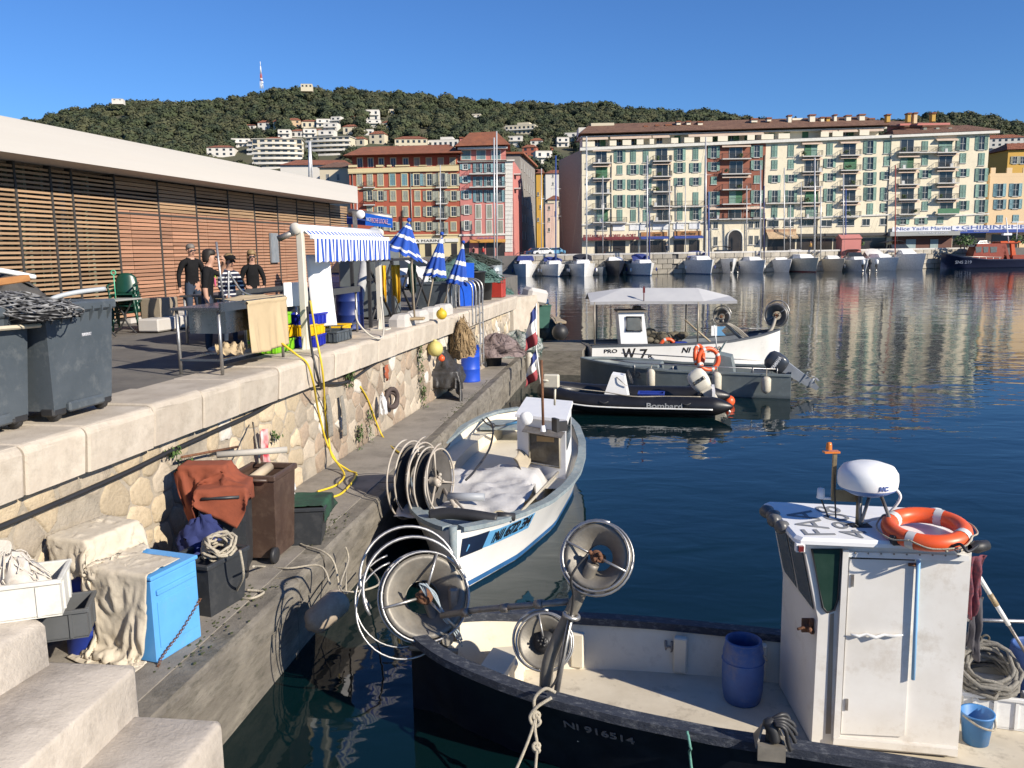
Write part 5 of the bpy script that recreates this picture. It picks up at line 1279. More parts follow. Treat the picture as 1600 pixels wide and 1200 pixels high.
# roller fairlead with a glove
q = MB(FI); g = at_z(1203, 1160, .80); q.box(g + wn_ * .1 + Vector((0, 0, -.02)), (.2, .05, .12), R=basis(wd, (0, 0, 1)).to_3x3() @ Matrix.Rotation(PI / 2, 3, 'X'))
for s_ in (-1, 1): q._add([g + wd * .1 * s_ + wn_ * .1, g + wd * .1 * s_ + wn_ * -.1, g + wd * .04 * s_ + Vector((0, 0, .16)), g + wd * .115 * s_ + wn_ * .1, g + wd * .115 * s_ - wn_ * .1, g + wd * .055 * s_ + Vector((0, 0, .16))], [(0, 1, 2), (5, 4, 3), (0, 3, 4, 1), (1, 4, 5, 2), (2, 5, 3, 0)])
q.rod(g + Vector((0, 0, -.02)), g + Vector((0, 0, .19)), .035, 10); ob('fairlead', q, mat('fairlead_metal', (.3, .27, .22), (.2, .18, .15), sc=8, rough=.6, metal=.4), FB)
gp = at_z(1203, 1130, .98); q = MB(); q.sph((0, 0, 0), .055, (1, .8, .8), 12); q.tube(rope([(0, 0, 0), (.02, -.03, -.06), (.03, -.035, -.13)], 4), [.05] * 4 + [.045] * 4 + [.035], 8)
for k, (a, L_) in enumerate(((-.5, .09), (-.15, .12), (.15, .125), (.42, .11), (.95, .07))): q.tube(rope([(.02, .02 - .02 * k, .02), (.06 * math.cos(a * .5) + .03, .03 - .028 * k, .05 - .012 * k), (.05 + L_, .05 - .03 * k, .03 - .04 * k), (.07 + L_, .05 - .03 * k, -.0 - .045 * k)], 4), .016, 7)
ob('work_glove', q, BLACK, label='black work glove slumped on the fairlead of the navy boat', cat='glove', loc=gp)
def barrel(name, label, P, r, h, m, rz_=0, cat='barrel', mouth=True):
    t = thing(name, label, cat, P, rz_); q = MB()
    q.lathe([(0, 0), (r * .82, .0), (r * .88, .02), (r * .97, h * .2), (r, h * .5), (r * .97, h * .8), (r * .86, h * .97), (r * .80, h), (r * .74, h * .97), (r * .86, h * .8), (r * .86, h * .1), (0, h * .08)], n=28); ob('shell', q, m, t)
    q = MB(); q.torus((0, 0, h * .98), r * .82, .012, n=28); ob('rim', q, m, t); q = MB(); q.torus((0, 0, h * .67), r * .985, .008, n=28); ob('seam', q, m, t)
    q = MB(); q.tube(rope([(r * .45, -r * .87, h * .82), (r * .5, -r * 1.0, h * .76), (r * .62, -r * .92, h * .72), (r * .7, -r * .72, h * .76)], 4), .01, 6); ob('handle', q, GALV, t)
    return t
BBLUE = mat('barrel_blue', (.05, .12, .33), (.035, .08, .24), sc=5, rough=.6, dirt=((.22, .2, .19), .6, 4), dthr=.56)
barrel('plastic_barrel', 'scuffed open blue plastic barrel on the deck of the navy boat', at_z(1163, 1100, .34) + Vector((0, .08, 0)), .19, .6, BBLUE, .5)
barrel('plastic_barrel', 'blue barrel behind the wheelhouse, cut by the right photo edge', at_z(1606, 1125, .34) + Vector((.06, .1, 0)), .2, .66, BBLUE)
bk = thing('bucket', 'small blue bucket with rope handle behind the wheelhouse', 'bucket', at_z(1524, 1158, .345)); q = MB(); q.lathe([(0, 0), (.1, 0), (.128, .25), (.136, .255), (.136, .27), (.12, .265), (.095, .02), (0, .02)], n=24); ob('shell', q, mat('bucket_blue', (.06, .22, .5), (.05, .17, .4), rough=.5, dirt=((.2, .2, .2), .4, 6)), bk)
q = MB(); q.tube(rope([(-.13, -.02, .25), (-.06, -.15, .22), (.06, -.16, .2), (.13, -.02, .25)], 6), .01, 6); ob('rope_handle', q, ROPE, bk)
def crate(name, label, P, d, m, rz_=0, ribs=3, group=None, slots=True, hollow=True, tilt=None):
    t = thing(name, label, 'crate', P, rz_, group, rot=tilt); w, l, h = d; th = .018
    q = MB(); q.box((0, 0, th / 2), (w, l, th)); ob('base', q, m, t)
    for nm, c, dd_ in (('side', (0, -l / 2 + th / 2, h / 2), (w, th, h - .02)), ('side', (0, l / 2 - th / 2, h / 2), (w, th, h - .02)), ('end', (-w / 2 + th / 2, 0, h / 2), (th, l - 2 * th, h - .02)), ('end', (w / 2 - th / 2, 0, h / 2), (th, l - 2 * th, h - .02))):
        q = MB(); q.box(c, dd_)
        for k in range(ribs):
            f = (k + .5) / ribs - .5
            if nm == 'side': q.box((f * w, c[1] + math.copysign(th * .7, c[1]), h * .45), (.025, .02, h * .8))
            else: q.box((c[0] + math.copysign(th * .7, c[0]), f * l, h * .45), (.02, .025, h * .8))
        ob(nm, q, m, t)
    q = MB(); e = .02
    for y in (-1, 1): q.box((0, y * (l / 2 + .003), h - .02), (w + 2 * e, .035, .035), bev=.006)
    for x in (-1, 1): q.box((x * (w / 2 + .003), 0, h - .02), (.035, l - .03, .035), bev=.006)
    ob('rim', q, m, t); return t
P = at_z(1545, 1128, .345); crate('fish_crate', 'white crate holding a big rope coil behind the wheelhouse', P + Vector((.05, .1, 0)), (.5, .4, .3), WHITE, -.3)
def coil(name, label, P, R_, n, r, m, R=None, cat='rope', sq=.5, h=.18, rs_=RND, sy=1.0):
    pts = []
    for k in range(n * 14):
        a = k * 2 * PI / 14; j = k / 14; rr_ = R_ * (.62 + .38 * ((j * .618) % 1)) + rs_.gauss(0, .012)
        q_ = Vector((rr_ * math.cos(a), sy * rr_ * math.sin(a), h * j / n + rs_.gauss(0, .008) + .03 * math.sin(a * 2 + j)))
        pts.append(R @ q_ if R is not None else q_)
    q = MB(); q.tube(pts, r, 6); return ob(name, q, m, label=label, cat=cat, loc=P)
GROPE = mat('rope_grey', (.30, .28, .24), (.18, .17, .15), sc=40, rough=.9, bump=.7, bsc=120)
coil('rope_coil', 'thick grey rope coil heaped in the white crate behind the wheelhouse', P + Vector((.02, .1, .34)), .26, 13, .017, GROPE, zto((-.25, -.45, 1)), h=.22)
q = MB()
for i in range(5):
    for j in range(6): q.torus((i * .075 - .15 + .03 * (j % 2), 0, j * .065), .036, .011, R=zto((0, 1, .1)), n=12, k=5)
ob('net_mat', q, mat('net_dark', (.09, .085, .07), rough=.9), label='dark perforated rubber mat behind the rope coil', cat='mat', loc=P + Vector((-.02, .42, .25)))
q = MB(); pa, pb2 = at_y(1525, 893, 7.0), at_y(1610, 1032, 6.9); q.tube([pa, pa.lerp(pb2, .25)], .02, 10, m=0); q.tube([pa.lerp(pb2, .25), pa.lerp(pb2, .38)], .023, 10, m=1); q.tube([pa.lerp(pb2, .38), pa.lerp(pb2, .6)], .02, 10, m=0); q.tube([pa.lerp(pb2, .6), pb2], .014, 10, m=2)
ob('boat_pole', q, [WHITE, mat('brass_grip', (.4, .3, .17), rough=.5), GALV], label='white pole leaning behind the wheelhouse at right', cat='pole')
q = MB(FI); q.tube([at_y(1500, 968, 7.15), at_y(1640, 972, 7.15)], .018, 8); ob('stern_rail', q, STEEL, FB)
def cloth(name, label, P, w, h, m, rz_=0, folds=5, amp=.03, cat='cloth', seed=0):
    q = MB(); q.grid(18, 12, lambda u, v: ((u - .5) * w * (1 - .25 * v), amp * math.sin(u * folds * 2 * PI + seed) * (.4 + v) + .02 * fbm(u * 5, v * 4, seed), -v * h * (1 - .12 * math.sin(u * 5 + seed))))
    return ob(name, q, m, label=label, cat=cat, loc=P, rot=(0, 0, rz_), solid=.006)
PLAID = mat('plaid_cloth', (.22, .05, .06), (.06, .03, .05), sc=30, rough=.95); cloth('shirt', 'red checked shirt hung behind the wheelhouse corner', at_y(1526, 868, 6.75), .16, .5, PLAID, .2, 2, .02, 'shirt', 3)
cloth('trousers', 'dark grey trousers hung behind the wheelhouse corner', at_y(1527, 935, 6.8), .14, .5, mat('dark_cloth', (.07, .065, .075), rough=.95), .2, 2, .02, 'clothes', 1)
q = MB(); q.tube(rope([at_z(1074, 1143, .84), at_z(1076, 1160, .76) + Vector((0, -.06, 0)), at_z(1078, 1180, .6) + Vector((0, -.0, 0)), at_z(1084, 1230, .4)], 6, .003), .011, 6); ob('green_rope', q, mat('rope_green', (.12, .3, .24), (.08, .2, .17), sc=40, rough=.9), label='green rope end hanging over the navy gunwale', cat='rope')
# ------------------------------------------------------------------ 2. white pointed boat by the ledge
PA = Vector((.128, .992)); PBx = (-.80, 10.68)
PT, PIv = broot('pointed_boat', 'white double-ended boat with blue waterline moored beside the stone ledge', PBx, PA)
hbP = lut([(0, 0), (.08, .16), (.25, .33), (.6, .58), (1.2, .86), (2, 1.13), (3, 1.36), (4, 1.47), (5.2, 1.5), (6.4, 1.45), (7.6, 1.28), (8.5, 1.02), (9, .72), (9.3, .3)])
zsP = lut([(0, .92), (.6, .86), (2, .72), (4, .66), (6.5, .66), (9.3, .8)])
PHW = mat('hull_white', (.78, .77, .75), (.7, .69, .66), sc=1.5, rough=.3, coat=.3, dirt=((.5, .46, .4), .4, 3), dthr=.6); PGR = mat('rail_grey_blue', (.24, .29, .31), (.15, .19, .21), sc=6, rough=.75, bump=.4, dirt=((.4, .38, .33), .5, 9))
fP = hull(PT, 9.3, hbP, zsP, lut([(0, 0), (.2, .02), (.6, .22), (1.5, .66), (3, 1.08), (5, 1.28), (7, 1.1), (8.5, .62), (9.3, .1)]), (PHW, INN, INN, PGR), floor=.3, rail=(.15, .06), stripe=(.01, .09, mat('boot_blue', (.03, .12, .3), (.02, .09, .22), rough=.5)))
q = MB(); q.grid(14, 1, lambda u, v: (.12 + u * 1.35, -(fP(.12 + u * 1.35, .55 + .24 * v - .06 * u) + .008), .55 + .24 * v - .06 * u)); ob('name_panel', q, mat('name_blue', (.12, .36, .62), (.1, .3, .55), rough=.5), PT)
q = MB(); q.grid(4, 1, lambda u, v: (.06 + u * .36, -(fP(.06 + u * .36, .53 + .26 * v) + .012), .53 + .26 * v)); ob('dark_panel', q, mat('panel_navy', (.01, .02, .05), rough=.4), PT)
hull_text(PT, fP, 'NI 672 34', .92, .665, .27, BLKL, -1, width=.9, off=.03, shear=.15)
q = MB(); q.tube([(-.03, 0, -.3), (-.02, 0, .5), (-.0, 0, .98)], [.05, .05, .055], 8); ob('stem_post', q, PGR, PT)
# inner bench shelf along the far side, thwart, fore planks
for sg in (-1, 1):
    q = MB(); q.grid(16, 1, lambda u, v: (3.4 + u * 5, sg * (hbP(3.4 + u * 5) - .1 - v * .42), .54)); q.grid(16, 1, lambda u, v: (3.4 + u * 5, sg * (hbP(3.4 + u * 5) - .52), .54 - v * .24)); ob('side_bench', q, INN, PT)
q = MB(); q.prism([(.3, -.3), (1.15, -.8), (1.25, .8), (.3, .3)][::-1], .72, .8); ob('fore_deck', q, PGR, PT, fix=True)
q = MB(); q.box((8.3, 0, .62), (.9, 1.9, .06)); ob('stern_deck', q, PGR, PT)
TARPG = mat('tarp_white', (.58, .57, .56), (.46, .45, .44), sc=3, rough=.7, bump=.5, bsc=9, dirt=((.33, .3, .27), .5, 3))
def tz(l, w): return .78 + .045 * fbm(l * 3, w * 3, 1) + .02 * fbm(l * 8, w * 8, 4) - .06 * max(0, abs(w) - .8)
q = MB(); q.grid(34, 26, lambda u, v: (1.25 + 2.75 * u + .1 * math.sin(v * 6), (-.72 - .2 * u + (1.85 + .35 * u) * v), tz(u * 2.8, v * 2) - (.3 * max(0, .08 - v) / .08 if u > .5 else 0))); ob('tarpaulin', q, TARPG, label='dirty white tarpaulin spread over the pointed boat foredeck', cat='tarpaulin', solid=.008)
bpy.data.objects['tarpaulin'].matrix_world = PIv.inverted()
def PW(x, y, z_): return at_z(x, y, z_)
q = MB(); q.rod(PW(700, 776, .93), PW(757, 777, .93), .062, 14); ob('grey_pipe', q, mat('pvc_grey', (.33, .35, .38), rough=.5), label='grey plastic pipe lying on the white tarpaulin', cat='pipe')
q = MB(); q.tube(rope([PW(672, 806, .93), PW(700, 802, .97), PW(740, 806, .95), PW(776, 812, .9)], 6), .085, 10); ob('foam_roll', q, BLACK, label='long black foam roll across the bow of the pointed boat', cat='foam roll')
q = MB(); q.rod(PW(776, 806, .9), PW(804, 808, .86), .06, 8); ob('foam_roll', q, BLACK, label='short black foam block at the tarpaulin edge', cat='foam roll')
# wheelhouse
cb = [PW(809, 737, .55), PW(884, 748, .55)]; hgt = 1.02; cdv = Vector((PA.x, PA.y, 0)) * 1.75
base = [cb[0], cb[1], cb[1] + cdv, cb[0] + cdv]
q = MB(PIv); top = [p + Vector((0, 0, hgt)) + (Vector((0, -.0, 0))) for p in base]; q.hexa([p + Vector((0, 0, -.25)) for p in base] + top); cabp = ob('wheelhouse', q, CLEANW, PT, fix=True)
q = MB(PIv); cen = sum(top, Vector()) / 4; q.hexa([cen + (p - cen) * 1.08 + Vector((0, 0, .002)) for p in top] + [cen + (p - cen) * 1.06 + Vector((0, 0, .05)) for p in top]); ob('wheelhouse_roof', q, CLEANW, PT, fix=True)
cx_ = (cb[1] - cb[0]); cn = Vector((cx_.y, -cx_.x, 0)).normalized()
def onc(u, v, off): return cb[0] + cx_ * u + Vector((0, 0, hgt * v)) + cn * off
q = MB(PIv); q._add([onc(.28, .22, .012), onc(.88, .2, .012), onc(.88, .78, .012), onc(.28, .78, .012)], [(0, 1, 2, 3)]); ob('window', q, mat('salted_glass', (.035, .03, .025), (.09, .085, .075), sc=6, rough=.12), cabp)
q = MB(PIv); q.tube([onc(.27, .2, .02), onc(.89, .18, .02), onc(.89, .8, .02), onc(.27, .8, .02)], .018, 6, closed=True); ob('window_frame', q, mat('frame_tan', (.4, .36, .28), rough=.6), cabp)
q = MB(PIv); q._add([onc(.42, .6, .015), onc(.78, .62, .015), onc(.78, .7, .015), onc(.42, .7, .015)], [(0, 1, 2, 3)]); ob('wood_board', q, mat('ply_board', (.4, .27, .13), rough=.7), cabp)
q = MB(PIv); q._add([cb[1] + cdv * .12 + Vector((.012, 0, .45)), cb[1] + cdv * .8 + Vector((.012, 0, .45)), cb[1] + cdv * .8 + Vector((.012, 0, .85)), cb[1] + cdv * .12 + Vector((.012, 0, .85))], [(0, 1, 2, 3)]); ob('side_window', q, GLASS, cabp)
q = MB(PIv); q._add([onc(.2, .86, .02), onc(1.0, .82, .02), onc(1.0, .74, .16), onc(.2, .78, .16)], [(0, 1, 2, 3)]); ob('visor', q, GALV, cabp, solid=.01)
zt_ = .55 + hgt + .05
q = MB(PIv); mp_ = PW(849, 672, zt_); q.rod(mp_, mp_ + Vector((-.02, 0, 1.15)), .022, 8, m=0); q.lathe([(0, .1), (.04, .1), (.05, 0)], mp_ + Vector((0, 0, -.02)), 10, m=1); ob('mast', q, [RUST, CLEANW], PT)
hp = mp_ + Vector((.14, .05, .8)); q = MB(PIv); q.box(hp, (.26, .1, .22), bev=.02, rz=-.3); q.rod(mp_ + Vector((0, 0, .82)), hp, .02); q.rod(hp + Vector((.06, 0, -.1)), hp + Vector((.05, 0, -.4)), .018); ob('work_lamp', q, mat('lamp_cream', (.6, .56, .45), (.5, .45, .36), rough=.5), PT)
q = MB(PIv); q.lathe([(0, .06), (.1, .06), (.12, .0), (.1, -.06), (0, -.06)], PW(822, 654, zt_ + .08), 14, zto((-.3, -1, .1))); ob('horn_lamp', q, CLEANW, PT)
lp_ = PW(868, 664, zt_ + .1); q = MB(PIv); q.box(lp_, (.05, .16, .22), rz=.5); q.box(lp_ + Vector((.12, 0, -.02)), (.14, .05, .16), rz=.3); ob('deck_lamp', q, BLACK, PT)
# white hoop reels at its bow
WREEL = mat('white_hoop', (.5, .46, .4), (.34, .3, .25), rough=.5, dirt=((.3, .16, .08), .5, 12))
for (x, y, Y, R_, nx) in ((657, 748, 12.6, .52, 1.9), (682, 752, 12.35, .46, 1.6)):
    c = at_y(x, y, Y); N_ = Vector((.93, -.36, .05))
    reel('hoop_reel', PT, c, N_, R_, .16, [(1.1, (.12, .12, .25), .3, PI * 1.2, .014), (1.15, (-.05, .2, -.35), .2, PI * 1.15, .014)], hub=True, mats=(mat('reel_dark', (.05, .045, .04), (.1, .09, .08), rough=.6), WREEL, WREEL), inv=PIv, spokes=3, tw=1.2)
q = MB(PIv); q.rod(PW(690, 760, .95), PW(712, 792, .85), .03, 8); q.rod(PW(700, 770, .92), PW(744, 816, .8), .02, 8); ob('reel_stay', q, WREEL, PT)
for nm, a, b_, r_, m_, lb_ in (('boat_hook', PW(808, 806, .82), PW(872, 738, 1.0), .022, ROPE, 'pale wooden boat hook leaning across the pointed boat'),): q = MB(); q.rod(a, b_, r_, 8); ob(nm, q, m_, label=lb_, cat='boat hook')
q = MB(PIv); q.tube(rope([PW(760, 652, .75), PW(770, 668, .9), PW(765, 700, .8), PW(742, 735, .9), PW(728, 750, .85)], 8), .02, 6); q.tube(rope([PW(752, 652, .74), PW(764, 664, .78), PW(790, 664, .78), PW(812, 655, .8)], 6), .018, 6); q.sph(PW(770, 665, .8), .06, n=8); ob('black_rope', q, BLACK, PT)
q = MB(PIv); q.rod(PW(790, 664, .85), PW(830, 655, .95), .03, 8); ob('blue_pole', q, mat('blue_pole_m', (.08, .25, .45), rough=.5), PT)
q = MB(); c = PW(806, 718, .8); q.grid(8, 10, lambda u, v: (c.x + .22 * u + .05 * math.sin(v * 7), c.y - .9 * v + .1, c.z + .15 - .5 * v * u + .03 * math.sin(v * 9 + u * 3))); ob('tarp_flap', q, mat('flap_tan', (.42, .36, .27), rough=.9), label='loose curled tan cover edge beside the small wheelhouse', cat='cover', solid=.008)
# ------------------------------------------------------------------ outboard motors and fenders
def outboard(P, rz_, tilt, mcowl, mleg, body, tm, par, inv, sc=1.0):
    M_ = inv @ Matrix.Translation(P) @ Matrix.Rotation(rz_, 4, 'Z') @ Matrix.Rotation(tilt, 4, 'Y') @ Matrix.Scale(sc, 4)
    # local x points astern, z up, pivot at the transom clamp
    q = MB(M_); n_ = 14
    secs = [(.18, .10, .09), (.22, .25, .17), (.40, .30, .2), (.62, .31, .205), (.78, .27, .18), (.86, .16, .12), (.875, .03, .03)]
    vs = []
    for z_, a, b_ in secs:
        for k in range(n_):
            t = 2 * PI * k / n_; c_, s_ = math.cos(t), math.sin(t)
            vs.append((.16 + math.copysign(abs(c_) ** .6, c_) * a - .1 * (z_ - .4) * 0 , math.copysign(abs(s_) ** .6, s_) * b_, z_))
    fs = [(j * n_ + k, j * n_ + (k + 1) % n_, (j + 1) * n_ + (k + 1) % n_, (j + 1) * n_ + k) for j in range(len(secs) - 1) for k in range(n_)] + [tuple(range(n_))[::-1], tuple(range((len(secs) - 1) * n_, len(secs) * n_))]
    q._add(vs, fs); q.sm[-len(fs):] = [True] * len(fs); eng = ob('outboard_motor', q, mcowl, par)
    q = MB(M_); q.hexa([(.06, -.06, -.65), (.3, -.05, -.65), (.3, .05, -.65), (.06, .06, -.65), (.0, -.1, .2), (.36, -.1, .2), (.36, .1, .2), (.0, .1, .2)]); q.box((.2, 0, -.42), (.42, .2, .02)); q.sph((.2, 0, -.68), .075, (2.6, 1, 1), 12); q.hexa([(.1, -.01, -.95), (.22, -.01, -.95), (.22, .01, -.95), (.1, .01, -.95), (.08, -.012, -.7), (.3, -.012, -.7), (.3, .012, -.7), (.08, .012, -.7)]); ob('drive_leg', q, mleg, eng)
    q = MB(M_)
    for k in range(3):
        a = k * 2 * PI / 3; q._add([(.4, 0, -.68), (.43, .05 * math.cos(a) - .04 * math.sin(a), -.68 + .05 * math.sin(a) + .04 * math.cos(a)), (.4, .17 * math.cos(a) - .05 * math.sin(a), -.68 + .17 * math.sin(a) + .05 * math.cos(a)), (.37, .17 * math.cos(a) + .05 * math.sin(a), -.68 + .17 * math.sin(a) - .05 * math.cos(a))], [(0, 1, 2, 3)])
    ob('propeller', q, STEEL, eng, solid=.01)
    q = MB(M_); q.box((-.04, 0, .0), (.14, .22, .34)); ob('clamp_bracket', q, BLACK, eng)
    if body:
        T = M_ @ Matrix.Translation((.16, -.212, .52)) @ Matrix.Rotation(PI / 2, 4, 'X')
        o = text(body, .15, tm, eng, T.to_translation(), T.to_euler(), width=.44 * sc, ext=.004, shear=.2, bold=.004); o.scale.y = sc
    return eng
def fender(P, r, L_, m, label, d=(0, 0, -1), group=None, rope_to=None):
    t = thing('fender', label, 'fender', P, 0, group); R = zto(d); q = MB()
    q.lathe([(0, -.5 * L_), (r * .35, -.5 * L_), (r * .75, -.44 * L_), (r, -.33 * L_), (r, .33 * L_), (r * .75, .44 * L_), (r * .35, .5 * L_), (r * .22, .54 * L_), (0, .55 * L_)], n=20, R=R); ob('body', q, m, t)
    if rope_to is not None: q = MB(); q.rod(R @ Vector((0, 0, -.52 * L_)), Vector(rope_to) - Vector(P), .012, 6); ob('lanyard', q, ROPE, t)
    return t
FENW = mat('fender_white', (.58, .54, .45), (.44, .4, .32), sc=6, rough=.6, dirt=((.2, .17, .12), .5, 7))
# ------------------------------------------------------------------ 3. black inflatable
RB, RI = broot('inflatable_boat', 'black inflatable boat with white console and white outboard motor', (.95, 24.35), (.978, -.21))
RUB = mat('black_rubber', (.007, .007, .009), (.012, .012, .014), sc=3, rough=.4, bump=.1, dirt=((.03, .03, .03), .4, 5))
for sg in (-1, 1):
    pts = [(.12 * 0 + .02, 0, .52), (.18, sg * .28, .5), (.6, sg * .62, .42), (1.3, sg * .82, .34), (2.4, sg * .86, .31), (3.6, sg * .86, .31), (4.5, sg * .86, .31), (4.95, sg * .86, .31), (5.25, sg * .86, .31)]
    pp = rope(pts, 5); n_ = len(pp); q = MB(); q.tube(pp, [.26] * (n_ - 9) + [.26 - .23 * ((k) / 8) ** 1.3 for k in range(9)], 16); tb_ = ob('tube', q, RUB, RB)
    q = MB(); q.tube([p + Vector((0, sg * .262, -.05)) for p in pp[8:-8]], .022, 6); ob('rub_strake', q, WHITE, tb_)
    if sg < 0: text('Bombard', .2, mat('bombard_grey', (.35, .36, .37), rough=.5), tb_, (3.45, -1.125, .33), (PI / 2, 0, 0), width=.95, bold=.004)
    for l in (1.7, 3.9): q = MB(); q.tube(rope([(l, sg * 1.1, .42), (l + .12, sg * 1.15, .38), (l + .24, sg * 1.1, .42)], 5), .022, 6); ob('grab_handle', q, BLACK, tb_)
q = MB(); q.hexa([(.5, -.35, .0), (4.8, -.7, .0), (4.8, .7, .0), (.5, .35, .0), (.35, -.4, .2), (4.8, -.8, .2), (4.8, .8, .2), (.35, .4, .2)]); ob('floor', q, mat('rib_floor', (.2, .2, .2), rough=.6), RB); q = MB(); q.box((4.75, 0, .42), (.08, 1.3, .5)); ob('transom', q, WHITE, RB)
q = MB(); q.grid(10, 1, lambda u, v: (.15 + u * 4.6, -(.15 + .5 * min(1, u * 2.5)) * (1 - v) - .02, .2 - .35 * v * min(1, .4 + u))); q.grid(10, 1, lambda u, v: (.15 + u * 4.6, (.15 + .5 * min(1, u * 2.5)) * (1 - v), .2 - .35 * v * min(1, .4 + u))); ob('keel', q, mat('keel_cream', (.5, .47, .38), rough=.5), RB)
q = MB(); q.hexa([(1.65, -.32, .2), (2.45, -.32, .2), (2.45, .32, .2), (1.65, .32, .2), (1.95, -.28, 1.05), (2.3, -.28, 1.0), (2.3, .28, 1.0), (1.95, .28, 1.05)]); cn_ = ob('console', q, CLEANW, RB); q = MB(); q.tube(rope([(2.1, -.3, .98), (2.25, -.36, .86), (2.4, -.34, .74)], 5), .015, 6); ob('console_rail', q, STEEL, cn_); text('NI 672709', .1, BLKL, cn_, (2.12, -.33, .36), (PI / 2 - .05, 0, 0), width=.45)
q = MB(); q.torus((2.45, 0, .95), .19, .02, R=zto((1, 0, .4)), n=20); ob('steering_wheel', q, BLACK, cn_)
outboard(RI.inverted() @ Vector((4.5, 0, .42)), math.atan2(-.21, .978), -.6, mat('motor_cream', (.68, .64, .54), (.6, .56, .47), rough=.3, coat=.3), mat('motor_cream', (0, 0, 0)), 'SUZUKI', BLKL, RB, RI, .9)
crate('fish_crate', 'blue crate inside the black inflatable boat', RI.inverted() @ Vector((3.05, -.1, .22)), (.7, .45, .32), mat('crate_blue', (.02, .05, .32), (.018, .04, .25), rough=.45), -.2)
q = MB(RI); q.tube(rope([RI.inverted() @ Vector(p) for p in ((.3, -.3, .74), (1.0, -.6, .68), (1.8, -.7, .62), (2.6, -1.0, .56), (3.4, -.9, .56), (4.4, -.9, .57))], 6), .014, 6); ob('bow_line', q, ROPE, RB)
q = MB(); q.sph((0, 0, .1), .17, n=16); ob('mooring_buoy', q, ORANGE, label='orange ball buoy floating behind the black inflatable', cat='buoy', loc=at_z(1139, 632, .02))
# ------------------------------------------------------------------ 4. grey aluminium boat
GB, GI = broot('aluminium_boat', 'grey aluminium workboat with dark outboard motor and lifebuoys', (2.3, 28.2), (.948, -.318))
hbG = lut([(0, 0), (.1, .12), (.4, .4), (1, .75), (1.8, .98), (3, 1.05), (6.7, 1.05)]); GALU = mat('painted_alu', (.17, .20, .205), (.135, .16, .165), sc=2, rough=.5, dirt=((.3, .34, .36), .4, 8), dthr=.62); GDK = mat('painted_alu_dark', (.07, .08, .085), rough=.6)
zsG = lut([(0, .95), (1.5, .86), (3.2, .74), (6.7, .7)])
fG = hull(GB, 6.7, hbG, zsG, lut([(0, 0), (.5, .15), (1.3, .6), (2.5, .88), (6.7, .95)]), (GALU, GALU, GDK, GALU), floor=.25, rail=(.14, .06))
hull_text(GB, fG, '24832', 1.75, .58, .3, PALE, -1, width=.95)
q = MB(); q.tube([(1.2, -.9, 1.05), (2.0, -1.0, .98), (4.0, -1.03, .93), (6.3, -1.0, .9)], .018, 6)
for l in (2.0, 3.2, 4.4, 5.6, 6.3): q.rod((l, -1.0, .7), (l, -1.02, .93), .015, 6)
ob('side_rail', q, STEEL, GB); q = MB(); q.tube([(1.2, .9, 1.05), (4.0, 1.03, .93), (6.3, 1.0, .9)], .018, 6); ob('side_rail', q, STEEL, GB)
q = MB(); q.hexa([(4.2, -.5, .25), (5.1, -.5, .25), (5.1, .5, .25), (4.2, .5, .25), (4.45, -.45, 1.25), (4.9, -.45, 1.15), (4.9, .45, 1.15), (4.45, .45, 1.25)]); ob('console', q, GALU, GB)
q = MB(); q.hexa([(4.45, -.42, 1.2), (4.51, -.42, 1.2), (4.51, .42, 1.2), (4.45, .42, 1.2), (4.68, -.38, 1.6), (4.73, -.38, 1.6), (4.73, .38, 1.6), (4.68, .38, 1.6)]); ob('windscreen', q, mat('tinted_screen', (.1, .16, .16), rough=.1), GB)
q = MB(); q.box((2.0, 0, .62), (1.4, 1.1, .5), bev=.05); ob('fore_locker', q, GALU, GB); q = MB(); q.box((5.8, 0, .5), (.6, 1.2, .45), bev=.04); ob('seat_box', q, GDK, GB)
outboard(GI.inverted() @ Vector((6.6, .1, .55)), math.atan2(-.318, .948), -1.0, mat('motor_dark', (.03, .034, .042), (.05, .055, .065), rough=.3, coat=.4), mat('motor_grey', (.28, .3, .33), rough=.4), 'YAMAHA', CLEANW, GB, GI, 1.0)
def ringbuoy(label, P, N_, R_=.3):
    t = thing('lifebuoy', label, 'lifebuoy', P); q = MB(); R = zto(N_); q.torus((0, 0, 0), R_, .07, R, 30, 10); ob('ring', q, ORANGE, t)
    for k in range(4): a = k * PI / 2 + .4; c = R @ Vector((R_ * math.cos(a), R_ * math.sin(a), 0)); tt = R @ Vector((-math.sin(a), math.cos(a), 0)); q = MB(); q.tube([c - tt * .04, c + tt * .04], .073, 10, caps=False); ob('reflective_band', q, MATS['silver_band'], t)
GW = lambda l, w, z_: GI.inverted() @ Vector((l, w, z_))
ringbuoy('orange lifebuoy facing the camera on the grey workboat', GW(4.25, -.75, 1.12), (.2, -1, .15), .33); ringbuoy('orange lifebuoy seen edge-on behind another on the grey workboat', GW(3.95, -.6, 1.2), (.85, -.6, .1), .31)
for l, z_, L_, r_, lb_ in ((2.55, .52, .62, .13, 'white cylinder fender hanging at the number of the grey workboat'), (4.55, .42, .75, .15, 'pear-shaped cream fender hanging amidships of the grey workboat'), (6.0, .45, .5, .14, 'short cream fender hanging near the motor of the grey workboat')):
    P = GW(l, -1.22, z_); fender(P, r_, L_, FENW, lb_, rope_to=GW(l, -1.03, .92))
